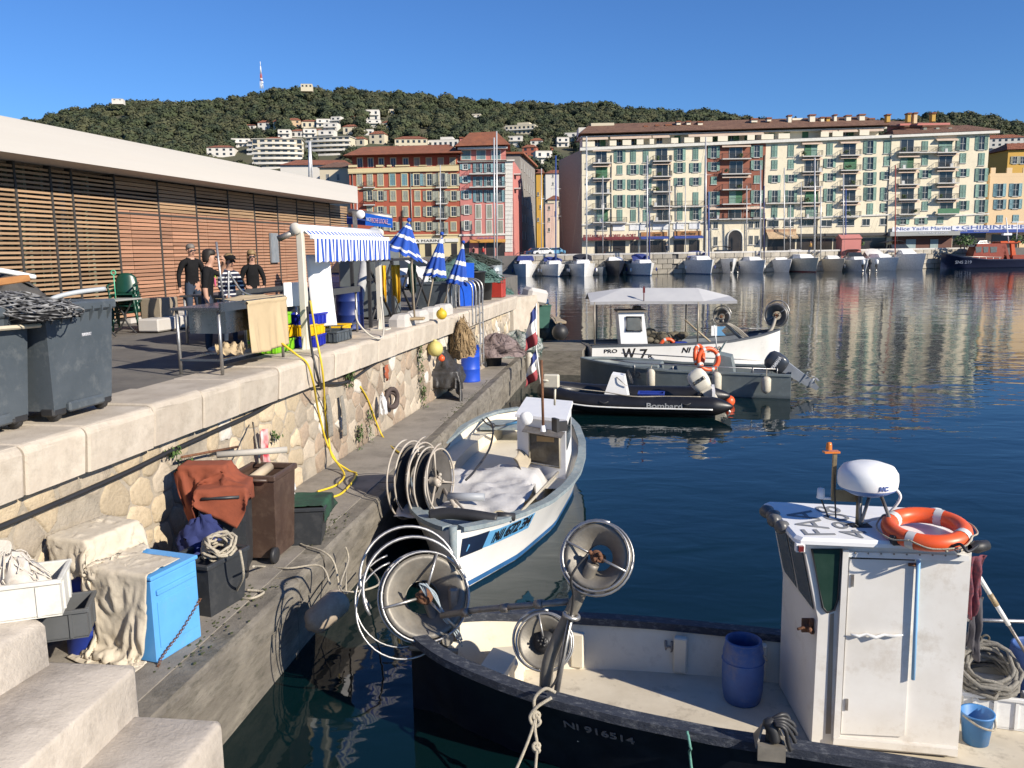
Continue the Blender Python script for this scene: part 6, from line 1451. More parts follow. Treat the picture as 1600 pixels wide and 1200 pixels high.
# ------------------------------------------------------------------ 5. white boat with a canopy
WB, WI = broot('canopy_boat', 'white fishing boat with grey canopy and small wheelhouse', (10.55, 33.3), (-.995, -.1))
hbW = lut([(0, 0), (.15, .16), (.6, .45), (1.3, .8), (2.2, 1.05), (3.4, 1.15), (7.7, 1.1)]); zsW = lut([(0, 1.32), (1, 1.16), (2.4, 1.0), (4.5, .95), (7.7, .95)])
fW = hull(WB, 7.7, hbW, zsW, lut([(0, 0), (.9, .1), (1.8, .6), (3, .95), (7.7, 1.0)]), (PHW, mat('inner_blue_grey', (.1, .12, .15), (.16, .18, .2), rough=.7), GDK, mat('rail_dark', (.06, .07, .085), rough=.6)), floor=.4, rail=(.12, .07))
hull_text(WB, fW, 'NI 934 568', 3.55, .74, .3, BLKL, 1, width=1.5, shear=.2); hull_text(WB, fW, 'PRO', 7.0, .78, .2, BLKL, 1, width=.5); hull_text(WB, fW, 'W', 6.3, .64, .6, BLKL, 1, width=.5); hull_text(WB, fW, '7', 5.75, .62, .55, BLKL, 1, width=.28); hull_text(WB, fW, 'R', 5.48, .55, .2, BLKL, 1, width=.16)
WWl = lambda x, y, Y: WI @ at_y(x, y, Y)
YN, YFr = 32.1, 34.2
q = MB(WI); zc = at_y(1036, 470, YN).z
rows = []
ridge = [(930, 463.5), (980, 455), (1105, 455), (1130, 464)]
q.M = WI
A = [at_y(x, y, YN) for x, y in ((922, 472), (980, 471), (1100, 471), (1152, 470))]; Bc = [p + Vector((0, 1.1, dz)) for p, dz in zip(A, (.28, .45, .45, .12))]; Cc = [p + Vector((0, 2.2, .0)) for p in A]
q._add(A + Bc + Cc, [(0, 1, 5, 4), (1, 2, 6, 5), (2, 3, 7, 6), (4, 5, 9, 8), (5, 6, 10, 9), (6, 7, 11, 10)]); cano = ob('canopy', q, mat('canopy_grey', (.46, .46, .46), (.40, .40, .41), sc=1, rough=.7), WB, solid=.02)
q = MB(WI); q.sweep([p + Vector((0, -.01, -.05)) for p in A], .02, .1); ob('canopy_edge', q, mat('canopy_hem', (.35, .35, .36), rough=.8), cano)
for x, Y in ((929, YN), (1091, YN), (932, YFr), (1072, YFr)): 
    q = MB(WI); p = at_y(x, 472, Y); q.rod(p, Vector((p.x, p.y, .95)), .03, 8); ob('canopy_post', q, mat('post_tan', (.36, .32, .26), rough=.5, metal=.4), cano)
q = MB(WI); wh = [at_y(971, 545, YN + .3), at_y(1013, 545, YN + .3), at_y(966, 487, YN + .3), at_y(1006, 487, YN + .3)]; dY = Vector((0, 1.0, 0)); q.hexa([wh[0], wh[1], wh[1] + dY, wh[0] + dY, wh[2], wh[3], wh[3] + dY, wh[2] + dY]); whb = ob('wheelhouse', q, CLEANW, WB, fix=True)
q = MB(WI); q._add([at_y(x, y, YN + .27) for x, y in ((980, 496), (1001, 496), (1002, 516), (980, 516))], [(0, 1, 2, 3)]); ob('window', q, mat('pale_glass', (.16, .17, .165), (.1, .11, .11), rough=.1), whb); q = MB(WI); q.tube([at_y(x, y, YN + .26) for x, y in ((979, 495), (1002, 495), (1003, 517), (979, 517))], .03, 6, closed=True); ob('window_frame', q, BLACK, whb)
q = MB(WI); p = at_y(985, 485, YN + .8); q.box(p, (1.15, 1.2, .06)); q.lathe([(0, .14), (.15, .12), (.2, 0)], p + Vector((.25, 0, .05)), 16); ob('wheelhouse_roof', q, mat('brown_roof', (.2, .17, .14), rough=.7), whb)
for (x, y, Y, R_, dx) in ((1127, 495, 32.5, .3, -.2), (1212, 493, 33.2, .42, -.35)): c = at_y(x, y, Y); reel('line_hauler', WB, c, toward(c, dx), R_, .4, [(1.1, (.05, .3, -.3), 0, PI, .02)], inv=WI, spokes=2)
q = MB(WI); q.tube(rope([at_y(1212, 495, 33.2), at_y(1205, 515, 33.1), at_y(1190, 528, 33.0), at_y(1165, 532, 33)], 6), .07, 8); q.tube(rope([at_y(1128, 500, 32.5), at_y(1140, 512, 32.6), at_y(1158, 528, 32.8), at_y(1175, 532, 33)], 6), .06, 8)
for k in range(3): q.tube(rope([at_y(1130 + 2 * k, 503, 32.5), at_y(1146 + 3 * k, 512, 32.5), at_y(1165 + 3 * k, 528, 32.7), at_y(1180, 532, 32.9)], 5), .022, 6)
ob('hauler_arm', q, mat('arm_tan', (.42, .38, .32), (.3, .27, .22), rough=.6), WB)
q = MB(WI); q.tube([at_y(x, y, YN) for x, y in ((920, 538), (1092, 538))], .02, 6); ob('side_rail', q, STEEL, WB)
q = MB(WI); q.tube([at_y(x, y, YFr) for x, y in ((1095, 513), (1200, 513))], .018, 6); ob('side_rail', q, STEEL, WB)
q = MB(WI); q.rod(at_y(1070, 500, YN + .6), at_y(1112, 536, YN + .2), .035, 8); q.rod(at_y(1070, 543, YN + .2), at_y(1155, 537, YN + .2), .05, 8); ob('spar', q, mat('spar_tan', (.45, .36, .24), rough=.7), WB)
ringbuoy('orange lifebuoy standing on the canopy boat deck', at_y(1043, 541, YN + .4), (.1, -1, 0), .27)
q = MB(); 
for k in range(26): q.sph((RND.uniform(-.8, .8), RND.uniform(-.3, .3), RND.uniform(0, .45)), RND.uniform(.1, .24), (1.2, 1, .8), 7)
ob('net_heap', q, mat('net_brown', (.16, .14, .1), (.09, .08, .06), sc=12, rough=1, bump=1), label='brown net heap under the canopy beside the wheelhouse', cat='net', loc=at_y(1037, 538, YN + 1.1))
q = MB(); q.box((0, 0, .15), (.5, .4, .3), bev=.03); ob('tackle_box', q, mat('crate_blue', (0, 0, 0)), label='blue tackle box on the canopy boat by its lifebuoy', cat='box', loc=at_y(1063, 542, YN + .4) - Vector((0, 0, .1)))
q = MB(); a, b_ = at_y(1120, 545, 30.2), at_y(1116, 508, 30.2); q.rod(a, b_, .02, 6, m=0); q.box(b_ + Vector((-.0, 0, -.2)), (.2, .02, .35), m=0); q._add([b_ + Vector((.1, 0, -.05)), b_ + Vector((.42, 0, -.05)), b_ + Vector((.26, 0, -.2)), b_ + Vector((.42, 0, -.38)), b_ + Vector((.1, 0, -.38))], [(0, 1, 2, 3, 4)], 1); ob('signal_flag', q, [WHITE, mat('flag_blue', (.12, .3, .5), rough=.8)], label='small blue and white swallowtail flag between the moored boats', cat='flag', solid=.01)
q = MB(WI); p = at_y(1006, 470, YN); q.rod(p, p + Vector((0, 0, .55)), .02, 6); q.box(p + Vector((0, 0, .4)), (.08, .08, .2)); ob('mast_light', q, mat('red_lens', (0, 0, 0)), WB)
# ------------------------------------------------------------------ far moored boats
def hull_front(par, w, L_, h, m, stripe=None, boot=None):
    """bow toward the camera (-y)"""
    q = MB(); n_ = 14
    for sg in (-1, 1): q.grid(n_, 5, lambda u, v: (sg * (w / 2) * (math.sin(min(1, u * 1.25) * PI / 2) ** .75) * (1 - .35 * v * (1 - u * .6)), -L_ * .5 + L_ * u + .9 * v * (1 - u), h * (1.12 - .12 * u) * (1 - v) - .15 * v))
    q._add([(-w / 2, L_ / 2, h), (w / 2, L_ / 2, h), (w / 2 * .86, L_ / 2, -.1), (-w / 2 * .86, L_ / 2, -.1)], [(0, 1, 2, 3)])
    ob('hull', q, m, par, fix=True)
    q = MB(); q.grid(n_, 2, lambda u, v: ((v * 2 - 1) * (w / 2) * (math.sin(min(1, u * 1.25) * PI / 2) ** .75) * .98, -L_ * .5 + L_ * u, h * (1.12 - .12 * u) - .01 + .06 * (1 - abs(v * 2 - 1)))); ob('deck', q, CLEANW, par)
    if boot:
        q = MB()
        for sg in (-1, 1): q.grid(n_, 1, lambda u, v: (sg * ((w / 2) * (math.sin(min(1, u * 1.25) * PI / 2) ** .75) * (1 - .35 * (.8 + .1 * v) * (1 - u * .6)) + .02), -L_ * .5 + L_ * u + .9 * (.8 + .1 * v) * (1 - u) - .03, .15 - .13 * v))
        ob('waterline_stripe', q, boot, par)
FARW = [mat('far_hull_white', (.74, .74, .74), rough=.3), mat('far_hull_cream', (.6, .55, .45), rough=.35), mat('far_hull_navy', (.02, .025, .04), rough=.3), mat('far_hull_pale', (.62, .66, .7), rough=.3)]
COVB = mat('sail_cover_blue', (.025, .045, .2), (.02, .03, .13), rough=.8); MASTW = mat('mast_alu', (.6, .6, .6), (.5, .5, .5), rough=.35, metal=.3); MASTB = mat('mast_blue', (.03, .08, .3), rough=.5)
TOPD = mat('canvas_dark', (.02, .022, .035), rough=.8)
def yacht(x, y, w, kind, label, hm=0, masts=(), rz_=0, boot=None, cover=None, top=None, Ldist=None):
    P = at_z(x, y, 0); s_ = P.y / FPX; W_ = w * s_ * 1.1; L_ = W_ * 2.5; P = P + Vector((0, L_ / 2 - .3, 0))
    t = thing('sailing_yacht' if kind == 's' else ('motor_cruiser' if kind == 'm' else 'motor_boat'), label, 'boat', (P.x, P.y, 0), rz_ * .35, 'boats moored along the far quay')
    h = W_ * (.42 if kind == 's' else .44)
    hull_front(t, W_, L_, h, FARW[hm], boot=boot)
    q = MB(); q.hexa([(-W_ * .26, -L_ * .22, h), (W_ * .26, -L_ * .22, h), (W_ * .3, L_ * .25, h), (-W_ * .3, L_ * .25, h), (-W_ * .2, -L_ * .12, h + W_ * .16), (W_ * .2, -L_ * .12, h + W_ * .16), (W_ * .26, L_ * .25, h + W_ * .18), (-W_ * .26, L_ * .25, h + W_ * .18)]); ob('cabin', q, CLEANW, t)
    q = MB()
    for sg in (-1, 1):
        q.tube([(sg * W_ * .12, -L_ * .47, h * 1.1), (sg * W_ * .12, -L_ * .46, h + .75), (sg * W_ * .36, -L_ * .2, h + .72), (sg * W_ * .46, L_ * .2, h + .65)], .025, 5)
        for f in (-.2, .0, .2): q.rod((sg * W_ * (.4 + f * .2), L_ * f, h), (sg * W_ * (.4 + f * .2), L_ * f, h + .68), .02, 5)
    ob('pulpit_rail', q, STEEL, t)
    if kind == 's':
        q = MB(); q.hexa([(-W_ * .2, -L_ * .13, h + W_ * .05), (W_ * .2, -L_ * .13, h + W_ * .05), (W_ * .2, -L_ * .1, h + W_ * .05), (-W_ * .2, -L_ * .1, h + W_ * .05), (-W_ * .16, -L_ * .125, h + W_ * .12), (W_ * .16, -L_ * .125, h + W_ * .12), (W_ * .16, -L_ * .1, h + W_ * .12), (-W_ * .16, -L_ * .1, h + W_ * .12)]); ob('cabin_window', q, GLASS, t)
        q = MB(); q.grid(8, 6, lambda u, v: ((u - .5) * W_ * .7, L_ * .06 + v * 1.8, h + .25 + 1.6 * math.sin(min(1, .15 + v * .85) * PI / 2) * (1 - .25 * abs(u * 2 - 1) ** 3))); ob('spray_hood', q, COVB if cover is None else cover, t)
    else:
        q = MB(); q.hexa([(-W_ * .33, -L_ * .02, h + W_ * .14), (W_ * .33, -L_ * .02, h + W_ * .14), (W_ * .36, L_ * .1, h + W_ * .14), (-W_ * .36, L_ * .1, h + W_ * .14), (-W_ * .26, L_ * .06, h + W_ * .34), (W_ * .26, L_ * .06, h + W_ * .34), (W_ * .3, L_ * .1, h + W_ * .34), (-W_ * .3, L_ * .1, h + W_ * .34)]); ob('windscreen', q, top or GLASS, t)
        q = MB(); q.tube(rope([(-W_ * .36, L_ * .12, h), (-W_ * .34, L_ * .14, h + W_ * .4), (0, L_ * .15, h + W_ * .46), (W_ * .34, L_ * .14, h + W_ * .4), (W_ * .36, L_ * .12, h)], 5), .05, 6); q.grid(6, 3, lambda u, v: ((u - .5) * W_ * .68, L_ * .1 + v * W_ * .5, h + W_ * (.40 + .06 * math.sin(u * PI)))); ob('bimini_top', q, TOPD, t)
    for sg in (-1, 1):
        for f in (-.05, .22): q = MB(); q.sph((sg * W_ * .5, L_ * f, h * .5), .22, (.7, .7, 1.7), 8); ob('fender', q, CLEANW if RND.random() < .6 else COVB, t)
    q = MB(); q.box((0, L_ * .3, h + .5), (W_ * .6, 1.2, .7), bev=.1); ob('cockpit_cover', q, RND.choice([TOPD, COVB, TARPG, CLEANW]), t)
    for (mx, top_y, mm, r_) in masts:
        b_ = at_y(mx, y - 20, P.y); tp = at_y(mx, top_y, P.y); lx = b_.x - P.x; q = MB(); lx2 = tp.x - P.x; q.rod((lx, 0, h), (lx2, 0, tp.z), r_, 8, m=0); mo = ob('mast', q, mm, t)
        for f in (.45, .7):
            q = MB(); zz = h + (tp.z - h) * f; xx = lx + (lx2 - lx) * f; q.rod((xx - W_ * .2, .1, zz), (xx + W_ * .2, .1, zz), .03, 5); ob('spreader', q, MASTW, mo)
        q = MB()
        for ex, ey in ((-W_ * .46, .4), (W_ * .46, .4), (0, -L_ * .48), (0, L_ * .5)): q.rod((lx2, 0, tp.z - .1), (ex, ey, h * 1.02), .012, 4)
        ob('rigging', q, GALV, mo)
        if cover is not None and mm is masts[0][2]:
            q = MB(); q.tube([(lx, .2, h + 1.25), (lx, L_ * .2, h + 1.3), (lx, L_ * .42, h + 1.35)], [.2, .26, .14], 8); ob('sail_cover', q, cover, t)
    return t
bb = mat('boot_blue', (0, 0, 0)); br = mat('boot_red', (.3, .03, .03), rough=.5)
yacht(822, 433, 38, 'm', 'white and navy motor cruiser, first from the left in the row', 0, (), .0, None, None, COVB)
yacht(868, 432.5, 38, 's', 'white yacht with a blue mast in front of the street gap', 0, [(868.5, 243, MASTB, .12)], .25, bb, COVB)
yacht(915, 432.5, 40, 's', 'white yacht with tall white mast below the cream block corner', 0, [(916.5, 213, MASTW, .13)], -.1, None, TOPD)
yacht(966, 430.5, 43, 'm', 'dark-hulled motor cruiser with black bimini and orange buoy', 2, (), .1)
yacht(1012, 431, 38, 's', 'white yacht with blue sail cover under the wooden shop signs', 0, [(1011.5, 243, MASTW, .12), (1015, 330, COVB, .1)], .3, bb, COVB)
yacht(1105, 429, 44, 's', 'white yacht with blue boom cover left of the arched doorway', 0, [(1103, 214, MASTW, .13), (1108, 300, MASTB, .13)], .35, bb, COVB)
t = yacht(1145, 427, 42, 'b', 'white motor boat with two black outboards before the arched doorway', 0)
for dx in (-.6, .6): outboard(Vector((t.location.x + dx, t.location.y - 7.4, 1.0)), -PI / 2, 0, BLACK, BLACK, None, None, t, t.matrix_basis.inverted(), 1.3)
yacht(1187, 427, 39, 's', 'white yacht with bright blue covers under the red bay edge', 0, [(1189, 258, MASTW, .12), (1195, 290, COVB, .1)], .4, None, COVB)
yacht(1228, 425.5, 38, 's', 'white yacht with two slim masts under the tan awning', 0, [(1226, 262, MASTW, .1), (1236, 320, MASTW, .1)], .4, None, TARPG)
yacht(1270, 425.5, 43, 's', 'cream yacht with red waterline and tall mast pair', 1, [(1274, 246, MASTW, .14), (1284, 290, MASTW, .1)], .35, br, TARPG)
yacht(1312, 424, 38, 's', 'cream yacht beside the pink kiosk', 1, [(1319, 272, MASTW, .12), (1323, 295, MASTB, .1)], .35, None, TARPG)
t = yacht(1354, 424, 34, 'b', 'low grey inflatable with three outboards near the pink kiosk', 3)
for dx in (-1.2, 0, 1.2): outboard(Vector((t.location.x + dx, t.location.y - 6.2, 1.0)), -PI / 2, 0, CLEANW if dx else BLACK, BLACK, None, None, t, t.matrix_basis.inverted(), 1.3)
yacht(1394, 423, 40, 's', 'pale yacht with a red-footed mast by the yacht shop', 3, [(1401, 258, mat('mast_red_foot', (.35, .06, .05), rough=.5), .1)], .45, None, TARPG)
yacht(1434, 421.5, 46, 'm', 'white motor cruiser with clear screen next to the orange rescue boat', 0, (), .5)
for x, y, w, hm, lb_ in ((844, 430, 24, 0, 'small white boat between the first motor cruiser and the blue-masted yacht'), (940, 430, 24, 3, 'small pale boat squeezed between yacht and dark cruiser'), (1044, 427, 30, 1, 'low cream boat moored left of the gap in the row'), (1069, 426, 30, 0, 'low white boat moored right of the gap in the row'), (1165, 425, 16, 3, 'narrow pale boat right of the twin outboards'), (1250, 424, 22, 0, 'narrow white boat between two cream and white yachts')): yacht(x, y, w, 's', lb_, hm, [(x + 2, 235 + (x * 7) % 60, MASTW, .09)], .2, None, RND.choice([COVB, TARPG, TOPD]))
for x, top_ in ((772, 215), (776, 205)):
    b_ = at_y(x, 398, 157); tp = at_y(x, top_, 157); q = MB(); q.rod(b_ - Vector((0, 0, 3)), tp, .13, 8); ob('yacht_mast', q, MASTW, label='white yacht mast, %s of the pair before the pink building' % ('left' if x == 772 else 'right and taller'), cat='mast')
for x, top_ in ((558, 300), (688, 258)): b_ = at_y(x, 400, 120); q = MB(); q.rod(b_, at_y(x, top_, 120), .06, 6); ob('yacht_mast', q, MASTW, label='thin pale mast before the red building, %s' % ('above the blue sign' if x == 558 else 'behind the middle parasol'), cat='mast')
b_ = at_y(484, 300, 130); q = MB(); q.rod(b_, at_y(484, 221, 130), .22, 8); q.rod(b_ + Vector((.5, 0, 0)), at_y(485, 222, 130), .1, 6); ob('yacht_mast', q, MASTW, label='white mast rising behind the white market roof', cat='mast')
# rescue boat
R0 = at_z(1486, 419.5, 0); RS, RSI = broot('rescue_boat', 'navy and orange rescue boat moored at the right edge', (R0.x - 1.6, R0.y + 1), (1, -.02))
SNO = mat('rescue_orange', (.6, .1, .025), (.5, .08, .02), rough=.4); SNN = mat('rescue_navy', (.015, .02, .05), rough=.35); SNR = mat('rescue_redbrown', (.28, .05, .025), rough=.45)
fR = hull(RS, 19, lut([(0, 0), (1, .9), (3, 1.8), (6, 2.3), (19, 2.3)]), lut([(0, 2.9), (3, 2.1), (8, 1.5), (19, 1.4)]), lut([(0, 0), (1.5, .2), (4, 1.5), (19, 2.1)]), (SNN, SNN, mat('deck_grey', (.4, .4, .4), rough=.7), SNN), floor=1.1, rail=(.2, .2))
hull_text(RS, fR, 'SNS 219', 3.6, 1.15, .85, SIGNW, -1, width=2.8)
def RW(x, y): return at_y(x, y, R0.y + .2)
q = MB(RSI); a = [RW(1518, 401), RW(1580, 401), RW(1572, 380), RW(1527, 381)]; d_ = Vector((0, 2.8, 0)); q.hexa([a[0] - Vector((0, 0, 1)), a[1] - Vector((0, 0, 1)), a[1] - Vector((0, 0, 1)) + d_, a[0] - Vector((0, 0, 1)) + d_, a[3], a[2], a[2] + d_, a[3] + d_]); cbx = ob('cabin', q, SNR, RS, fix=True)
for x0, x1 in ((1524, 1534), (1536, 1544.5), (1547, 1558)): q = MB(RSI); q._add([RW(x, y) - Vector((0, .05, 0)) for x, y in ((x0, 385.5), (x1, 385.5), (x1 - 1, 394), (x0 + 1, 395))], [(0, 1, 2, 3)]); ob('window', q, mat('pale_glass', (0, 0, 0)), cbx)
q = MB(RSI); p = RW(1580, 379.5); q.box(p + Vector((-.2, 1.4, .1)), (4.0, 3, .5), bev=.15); ob('wheelhouse_roof', q, SNO, cbx)
for x0, x1 in ((1566, 1572), (1580, 1587)): q = MB(RSI); q.hexa([RW(x0 + 2, 407), RW(x1 + 2, 407), RW(x1 + 2, 407) + Vector((0, .6, 0)), RW(x0 + 2, 407) + Vector((0, .6, 0)), RW(x0, 381), RW(x1 - 2, 381), RW(x1 - 2, 381) + Vector((0, .6, 0)), RW(x0, 381) + Vector((0, .6, 0))]); ob('roof_pillar', q, SNO, cbx, fix=True)
q = MB(RSI); q.tube([RW(1497, 400), RW(1520, 401), RW(1565, 402)], .06, 5); 
for x in (1500, 1510, 1520, 1530, 1541, 1552, 1562): q.rod(RW(x, 401), RW(x, 409), .05, 5)
ob('deck_rail', q, STEEL, RS)
q = MB(RSI); q.rod(RW(1576, 379), RW(1572, 340), .12, 6); q.rod(RW(1566, 358), RW(1580, 357), .08, 5); q.box(RW(1573, 366), (1.6, .8, .4)); q.box(RW(1590, 347), (2.2, .2, .15)); q.rod(RW(1590, 347), RW(1588, 379), .08, 5); ob('radar_mast', q, CLEANW, RS)
q = MB(RSI); q.box(RW(1592, 404) + Vector((0, 1, 0)), (2.6, 2.2, 1.4), bev=.1); ob('aft_locker', q, SNR, RS)
# ================================================================== fish market with slatted screens
def onq(x, y, t):
    d = ray(x, y); k = (t - (CAM - QO).dot(QN)) / d.dot(QN); P = CAM + d * k; return (P - QO).dot(QD), P.z
MK = thing('fish_market', 'low market building with wooden slat screens and thick white roof edge', 'building', qp(0, 0, 0), QA)   # local x along the quay, local y inland
SL1 = rnd_tint(mat('slat_tan', (.40, .265, .155), (.28, .175, .1), sc=3, rough=.75, bump=.3, stretch=(.4, 1, 8), dirt=((.16, .1, .06), .5, 4)), .28)
SL2 = rnd_tint(mat('slat_red', (.41, .215, .13), (.30, .145, .085), sc=3, rough=.75, bump=.3, stretch=(.4, 1, 8), dirt=((.5, .36, .26), .5, 4)), .25)
CONW = mat('concrete_white', (.51, .485, .45), (.455, .43, .4), sc=.7, rough=.8, bump=.1, bsc=12, dirt=((.5, .46, .41), .4, .8))
ZF = 6.52
def mbox(name, m, s0, s1, t0, t1, z0, z1, par=MK): return ubox(name, m, par, ((s0 + s1) / 2, (t0 + t1) / 2, z0), (s1 - s0, t1 - t0, z1 - z0))
mbox('roof', CONW, 4, 34.25, 6.85, 24, ZF, ZF + .66); mbox('inner_wall', mat('market_glass', (.03, .033, .035), (.06, .06, .055), sc=.7, rough=.15), 4, 36, 8.45, 24, HQ, ZF - .01); mbox('plinth', CONW, 20.2, 36, 7.7, 8.4, HQ - .02, HQ + .1)
PN = [10.2, 11.9, 13.6, 15.38, 16.92, 17.97, 18.64, 20.17, 21.96, 23.8, 25.63, 27.3, 28.98, 30.55, 32.1, 33.61, 35.56]
pitch = .0985; nrow = 35; count = 0
DKP = mat('screen_post', (.05, .045, .04), rough=.7); GRP = mat('green_mullion', (.16, .2, .16), rough=.7)
rest = MB()
for i, (a, b_) in enumerate(zip(PN, PN[1:])):
    left = b_ < 20.3
    mbox('screen_post', DKP, b_ - .03, b_ + .03, 7.8, 7.95, HQ + .1, ZF)
    if left:
        for f in (.3, .7): mbox('mullion', GRP, a + (b_ - a) * f - .04, a + (b_ - a) * f + .04, 8.2, 8.35, HQ, ZF)
    else:
        f = .3; mbox('shutter_stile', DKP, a + (b_ - a) * f - .03, a + (b_ - a) * f + .03, 7.86, 7.93, HQ + .1, 5.6)
    for r_ in range(nrow):
        z_ = HQ + .14 + r_ * pitch; up = z_ > 5.62
        segs = [(a + .035, b_ - .035)] if left or up else [(a + .035, a + (b_ - a) * .3 - .01), (a + (b_ - a) * .3 + .01, b_ - .035)]
        for s0, s1 in segs:
            h = .05 if (left or (up and i % 2)) else .075
            if up and not left and z_ > 6.1: h = .08
            if a >= 15.3 and count < 300 and (left or a < 26):
                o = mbox('slat', SL1 if left or up else SL2, s0, s1, 7.82 - .004 * (r_ % 2), 7.86, z_, z_ + h); o.rotation_euler = (RND.gauss(0, .03), RND.gauss(0, .004), 0); count += 1
            else: rest.box(((s0 + s1) / 2, 7.84, z_ + h / 2), (s1 - s0, .04, h), m=0 if left or up else 1, rz=RND.gauss(0, .0015))
ob('slat_rows', rest, [SL1, SL2], MK, kind='stuff')
mbox('upper_rail', DKP, 20.2, 35.5, 7.8, 7.9, 5.58, 5.63); mbox('back_panel', DARK, 20.2, 35.5, 8.1, 8.2, HQ, ZF - .02)
s0, z0 = onq(421, 364, 7.78); s1, z1 = onq(435, 410, 7.78); mbox('notice_board', mat('notice_grey', (.16, .18, .2), (.24, .26, .28), sc=4, rough=.4), s0, s1, 7.74, 7.8, z1, z0)
# kerb blocks along it
for i, (s0, t0, L_, lb_) in enumerate(((18.6, 5.6, 1.7, 'pale concrete block on the paving below the green chairs'), (21.2, 6.4, 2.2, 'long pale kerb stone at the foot of the slat screens'))): q = MB(); q.box((0, 0, .14), (L_, .5, .28), bev=.03); ob('concrete_block', q, CONW, label=lb_, cat='block', loc=qp(s0, t0), rot=(0, 0, QA))
# ================================================================== generic small builders
def drape(name, label, path, wv, m, nu=40, nv=26, amp=.04, folds=4, seed=0, cat='tarpaulin', solid=.006, taper=None, par=None):
    P = rope(path, 8); W_ = Vector(wv); n_ = len(P) - 1
    def f(u, v):
        x = u * n_; i = min(int(x), n_ - 1); p = P[i].lerp(P[i + 1], x - i); t = (P[min(i + 1, n_)] - P[max(i - 1, 0)]).normalized(); nn = t.cross(W_).normalized()
        k = taper(u) if taper else 1
        fo = abs(math.sin(v * folds * PI + seed + 1.5 * fbm(u * 2, v * 2, seed))) ** .7 - .5
        return p + W_ * ((v - .5) * k + .05 * fbm(u * 3, v * 2, seed + 3)) + nn * (amp * fo * (.5 + u) + amp * .6 * fbm(u * 6, v * 7, seed) + amp * .8 * (abs(fbm(u * 11 + v * 4, v * 13 - u * 5, seed + 2)) - .4) + amp * .4 * (1 - abs(fbm(u * 25 - v * 9, v * 21 + u * 7, seed + 5)))) 
    q = MB(); q.grid(nu, nv, f); return ob(name, q, m, par, label, cat, solid=solid)
def heap(name, label, P, d, m, n=40, r=.1, cat='heap', strands=0, sm=None, seed=0, sr=.006):
    rs_ = random.Random(seed + 5); q = MB()
    def f(u, v):
        a = u * 2 * PI; k = v; rr_ = (1 - k ** 2.2) ** .5 if k < 1 else 0
        n1 = 1 + .22 * fbm(math.cos(a) * 2 + k * 2, math.sin(a) * 2 - k, seed)
        return (d[0] / 2 * rr_ * n1 * math.cos(a), d[1] / 2 * rr_ * n1 * math.sin(a), d[2] * k * (1 + .15 * fbm(math.cos(a) * 3, math.sin(a) * 3, seed + 1)) + .03 * fbm(a * 4, k * 9, seed))
    q.grid(n, 12, f, m=0)
    o = ob(name, q, m, None, label, cat, loc=P)
    if strands:
        q = MB()
        for k in range(strands):
            a = rs_.uniform(0, 6.3); pts = []
            for j in range(6):
                a += rs_.gauss(0, .55); kk = min(.97, max(.02, rs_.uniform(0, 1) ** 1.2)); b_ = f((a / 2 / PI) % 1, kk); pts.append(Vector(b_) * rs_.uniform(1.0, 1.1) + Vector((0, 0, .015)))
            q.tube(rope(pts, 4), sr, 4, caps=False)
        ob('strands', q, sm or m, o, kind='stuff')
    return o
def wheelie(label, P, w, d, h, m, rz_, lid=True):
    t = thing('wheeled_bin', label, 'bin', P, rz_); q = MB(); b_ = .84; th = .03
    q.hexa([(-w / 2 * b_, -d / 2 * b_, .06), (w / 2 * b_, -d / 2 * b_, .06), (w / 2 * b_, d / 2 * b_, .06), (-w / 2 * b_, d / 2 * b_, .06), (-w / 2, -d / 2, h), (w / 2, -d / 2, h), (w / 2, d / 2, h), (-w / 2, d / 2, h)]); q.f.pop(1); q.m.pop(); q.sm.pop(); ob('body', q, m, t, solid=.012)
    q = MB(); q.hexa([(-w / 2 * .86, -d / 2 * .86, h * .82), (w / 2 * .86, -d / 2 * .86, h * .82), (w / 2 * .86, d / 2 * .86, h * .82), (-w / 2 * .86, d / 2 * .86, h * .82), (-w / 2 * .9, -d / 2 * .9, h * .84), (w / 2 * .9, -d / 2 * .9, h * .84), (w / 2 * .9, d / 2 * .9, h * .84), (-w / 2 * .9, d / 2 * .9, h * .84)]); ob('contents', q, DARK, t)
    for x, y, a, c in ((0, -d / 2, w + .06, .05), (0, d / 2, w + .06, .05), (-w / 2, 0, .05, d), (w / 2, 0, .05, d)): q = MB(); q.box((x, y, h - .02), (a, c, .07), bev=.012); ob('rim', q, m, t)
    for x in (-1, 1): q = MB(); q.lathe([(0, -.025), (.09, -.025), (.1, -.015), (.1, .015), (.09, .025), (0, .025)], (x * w * .4, d * .44, .1), 18, zto((1, 0, 0))); ob('wheel', q, BLACK, t)
    q = MB(); q.rod((-w * .4, d / 2 + .05, h - .03), (w * .4, d / 2 + .05, h - .03), .018, 8); ob('handle', q, m, t)
    if lid: q = MB(); q.box((0, 0, h + .04), (w + .05, d + .05, .05), bev=.02); ob('lid', q, m, t)
    return t
def tub(label, P, d, m, rz_=0, fill=None, cat='tub'):
    t = thing('plastic_tub', label, cat, P, rz_); w, l, h = d; q = MB()
    q.hexa([(-w * .42, -l * .42, 0), (w * .42, -l * .42, 0), (w * .42, l * .42, 0), (-w * .42, l * .42, 0), (-w / 2, -l / 2, h), (w / 2, -l / 2, h), (w / 2, l / 2, h), (-w / 2, l / 2, h)]); q.f.pop(1); q.m.pop(); q.sm.pop(); ob('body', q, m, t, solid=.014)
    for x, y, a, c in ((0, -l / 2, w + .05, .05), (0, l / 2, w + .05, .05), (-w / 2, 0, .05, l), (w / 2, 0, .05, l)): q = MB(); q.box((x, y, h - .01), (a, c, .05), bev=.01); ob('rim', q, m, t)
    q = MB(); q.box((0, 0, h * .7), (w * .9, l * .9, .02)); ob('contents', q, fill or DARK, t); return t
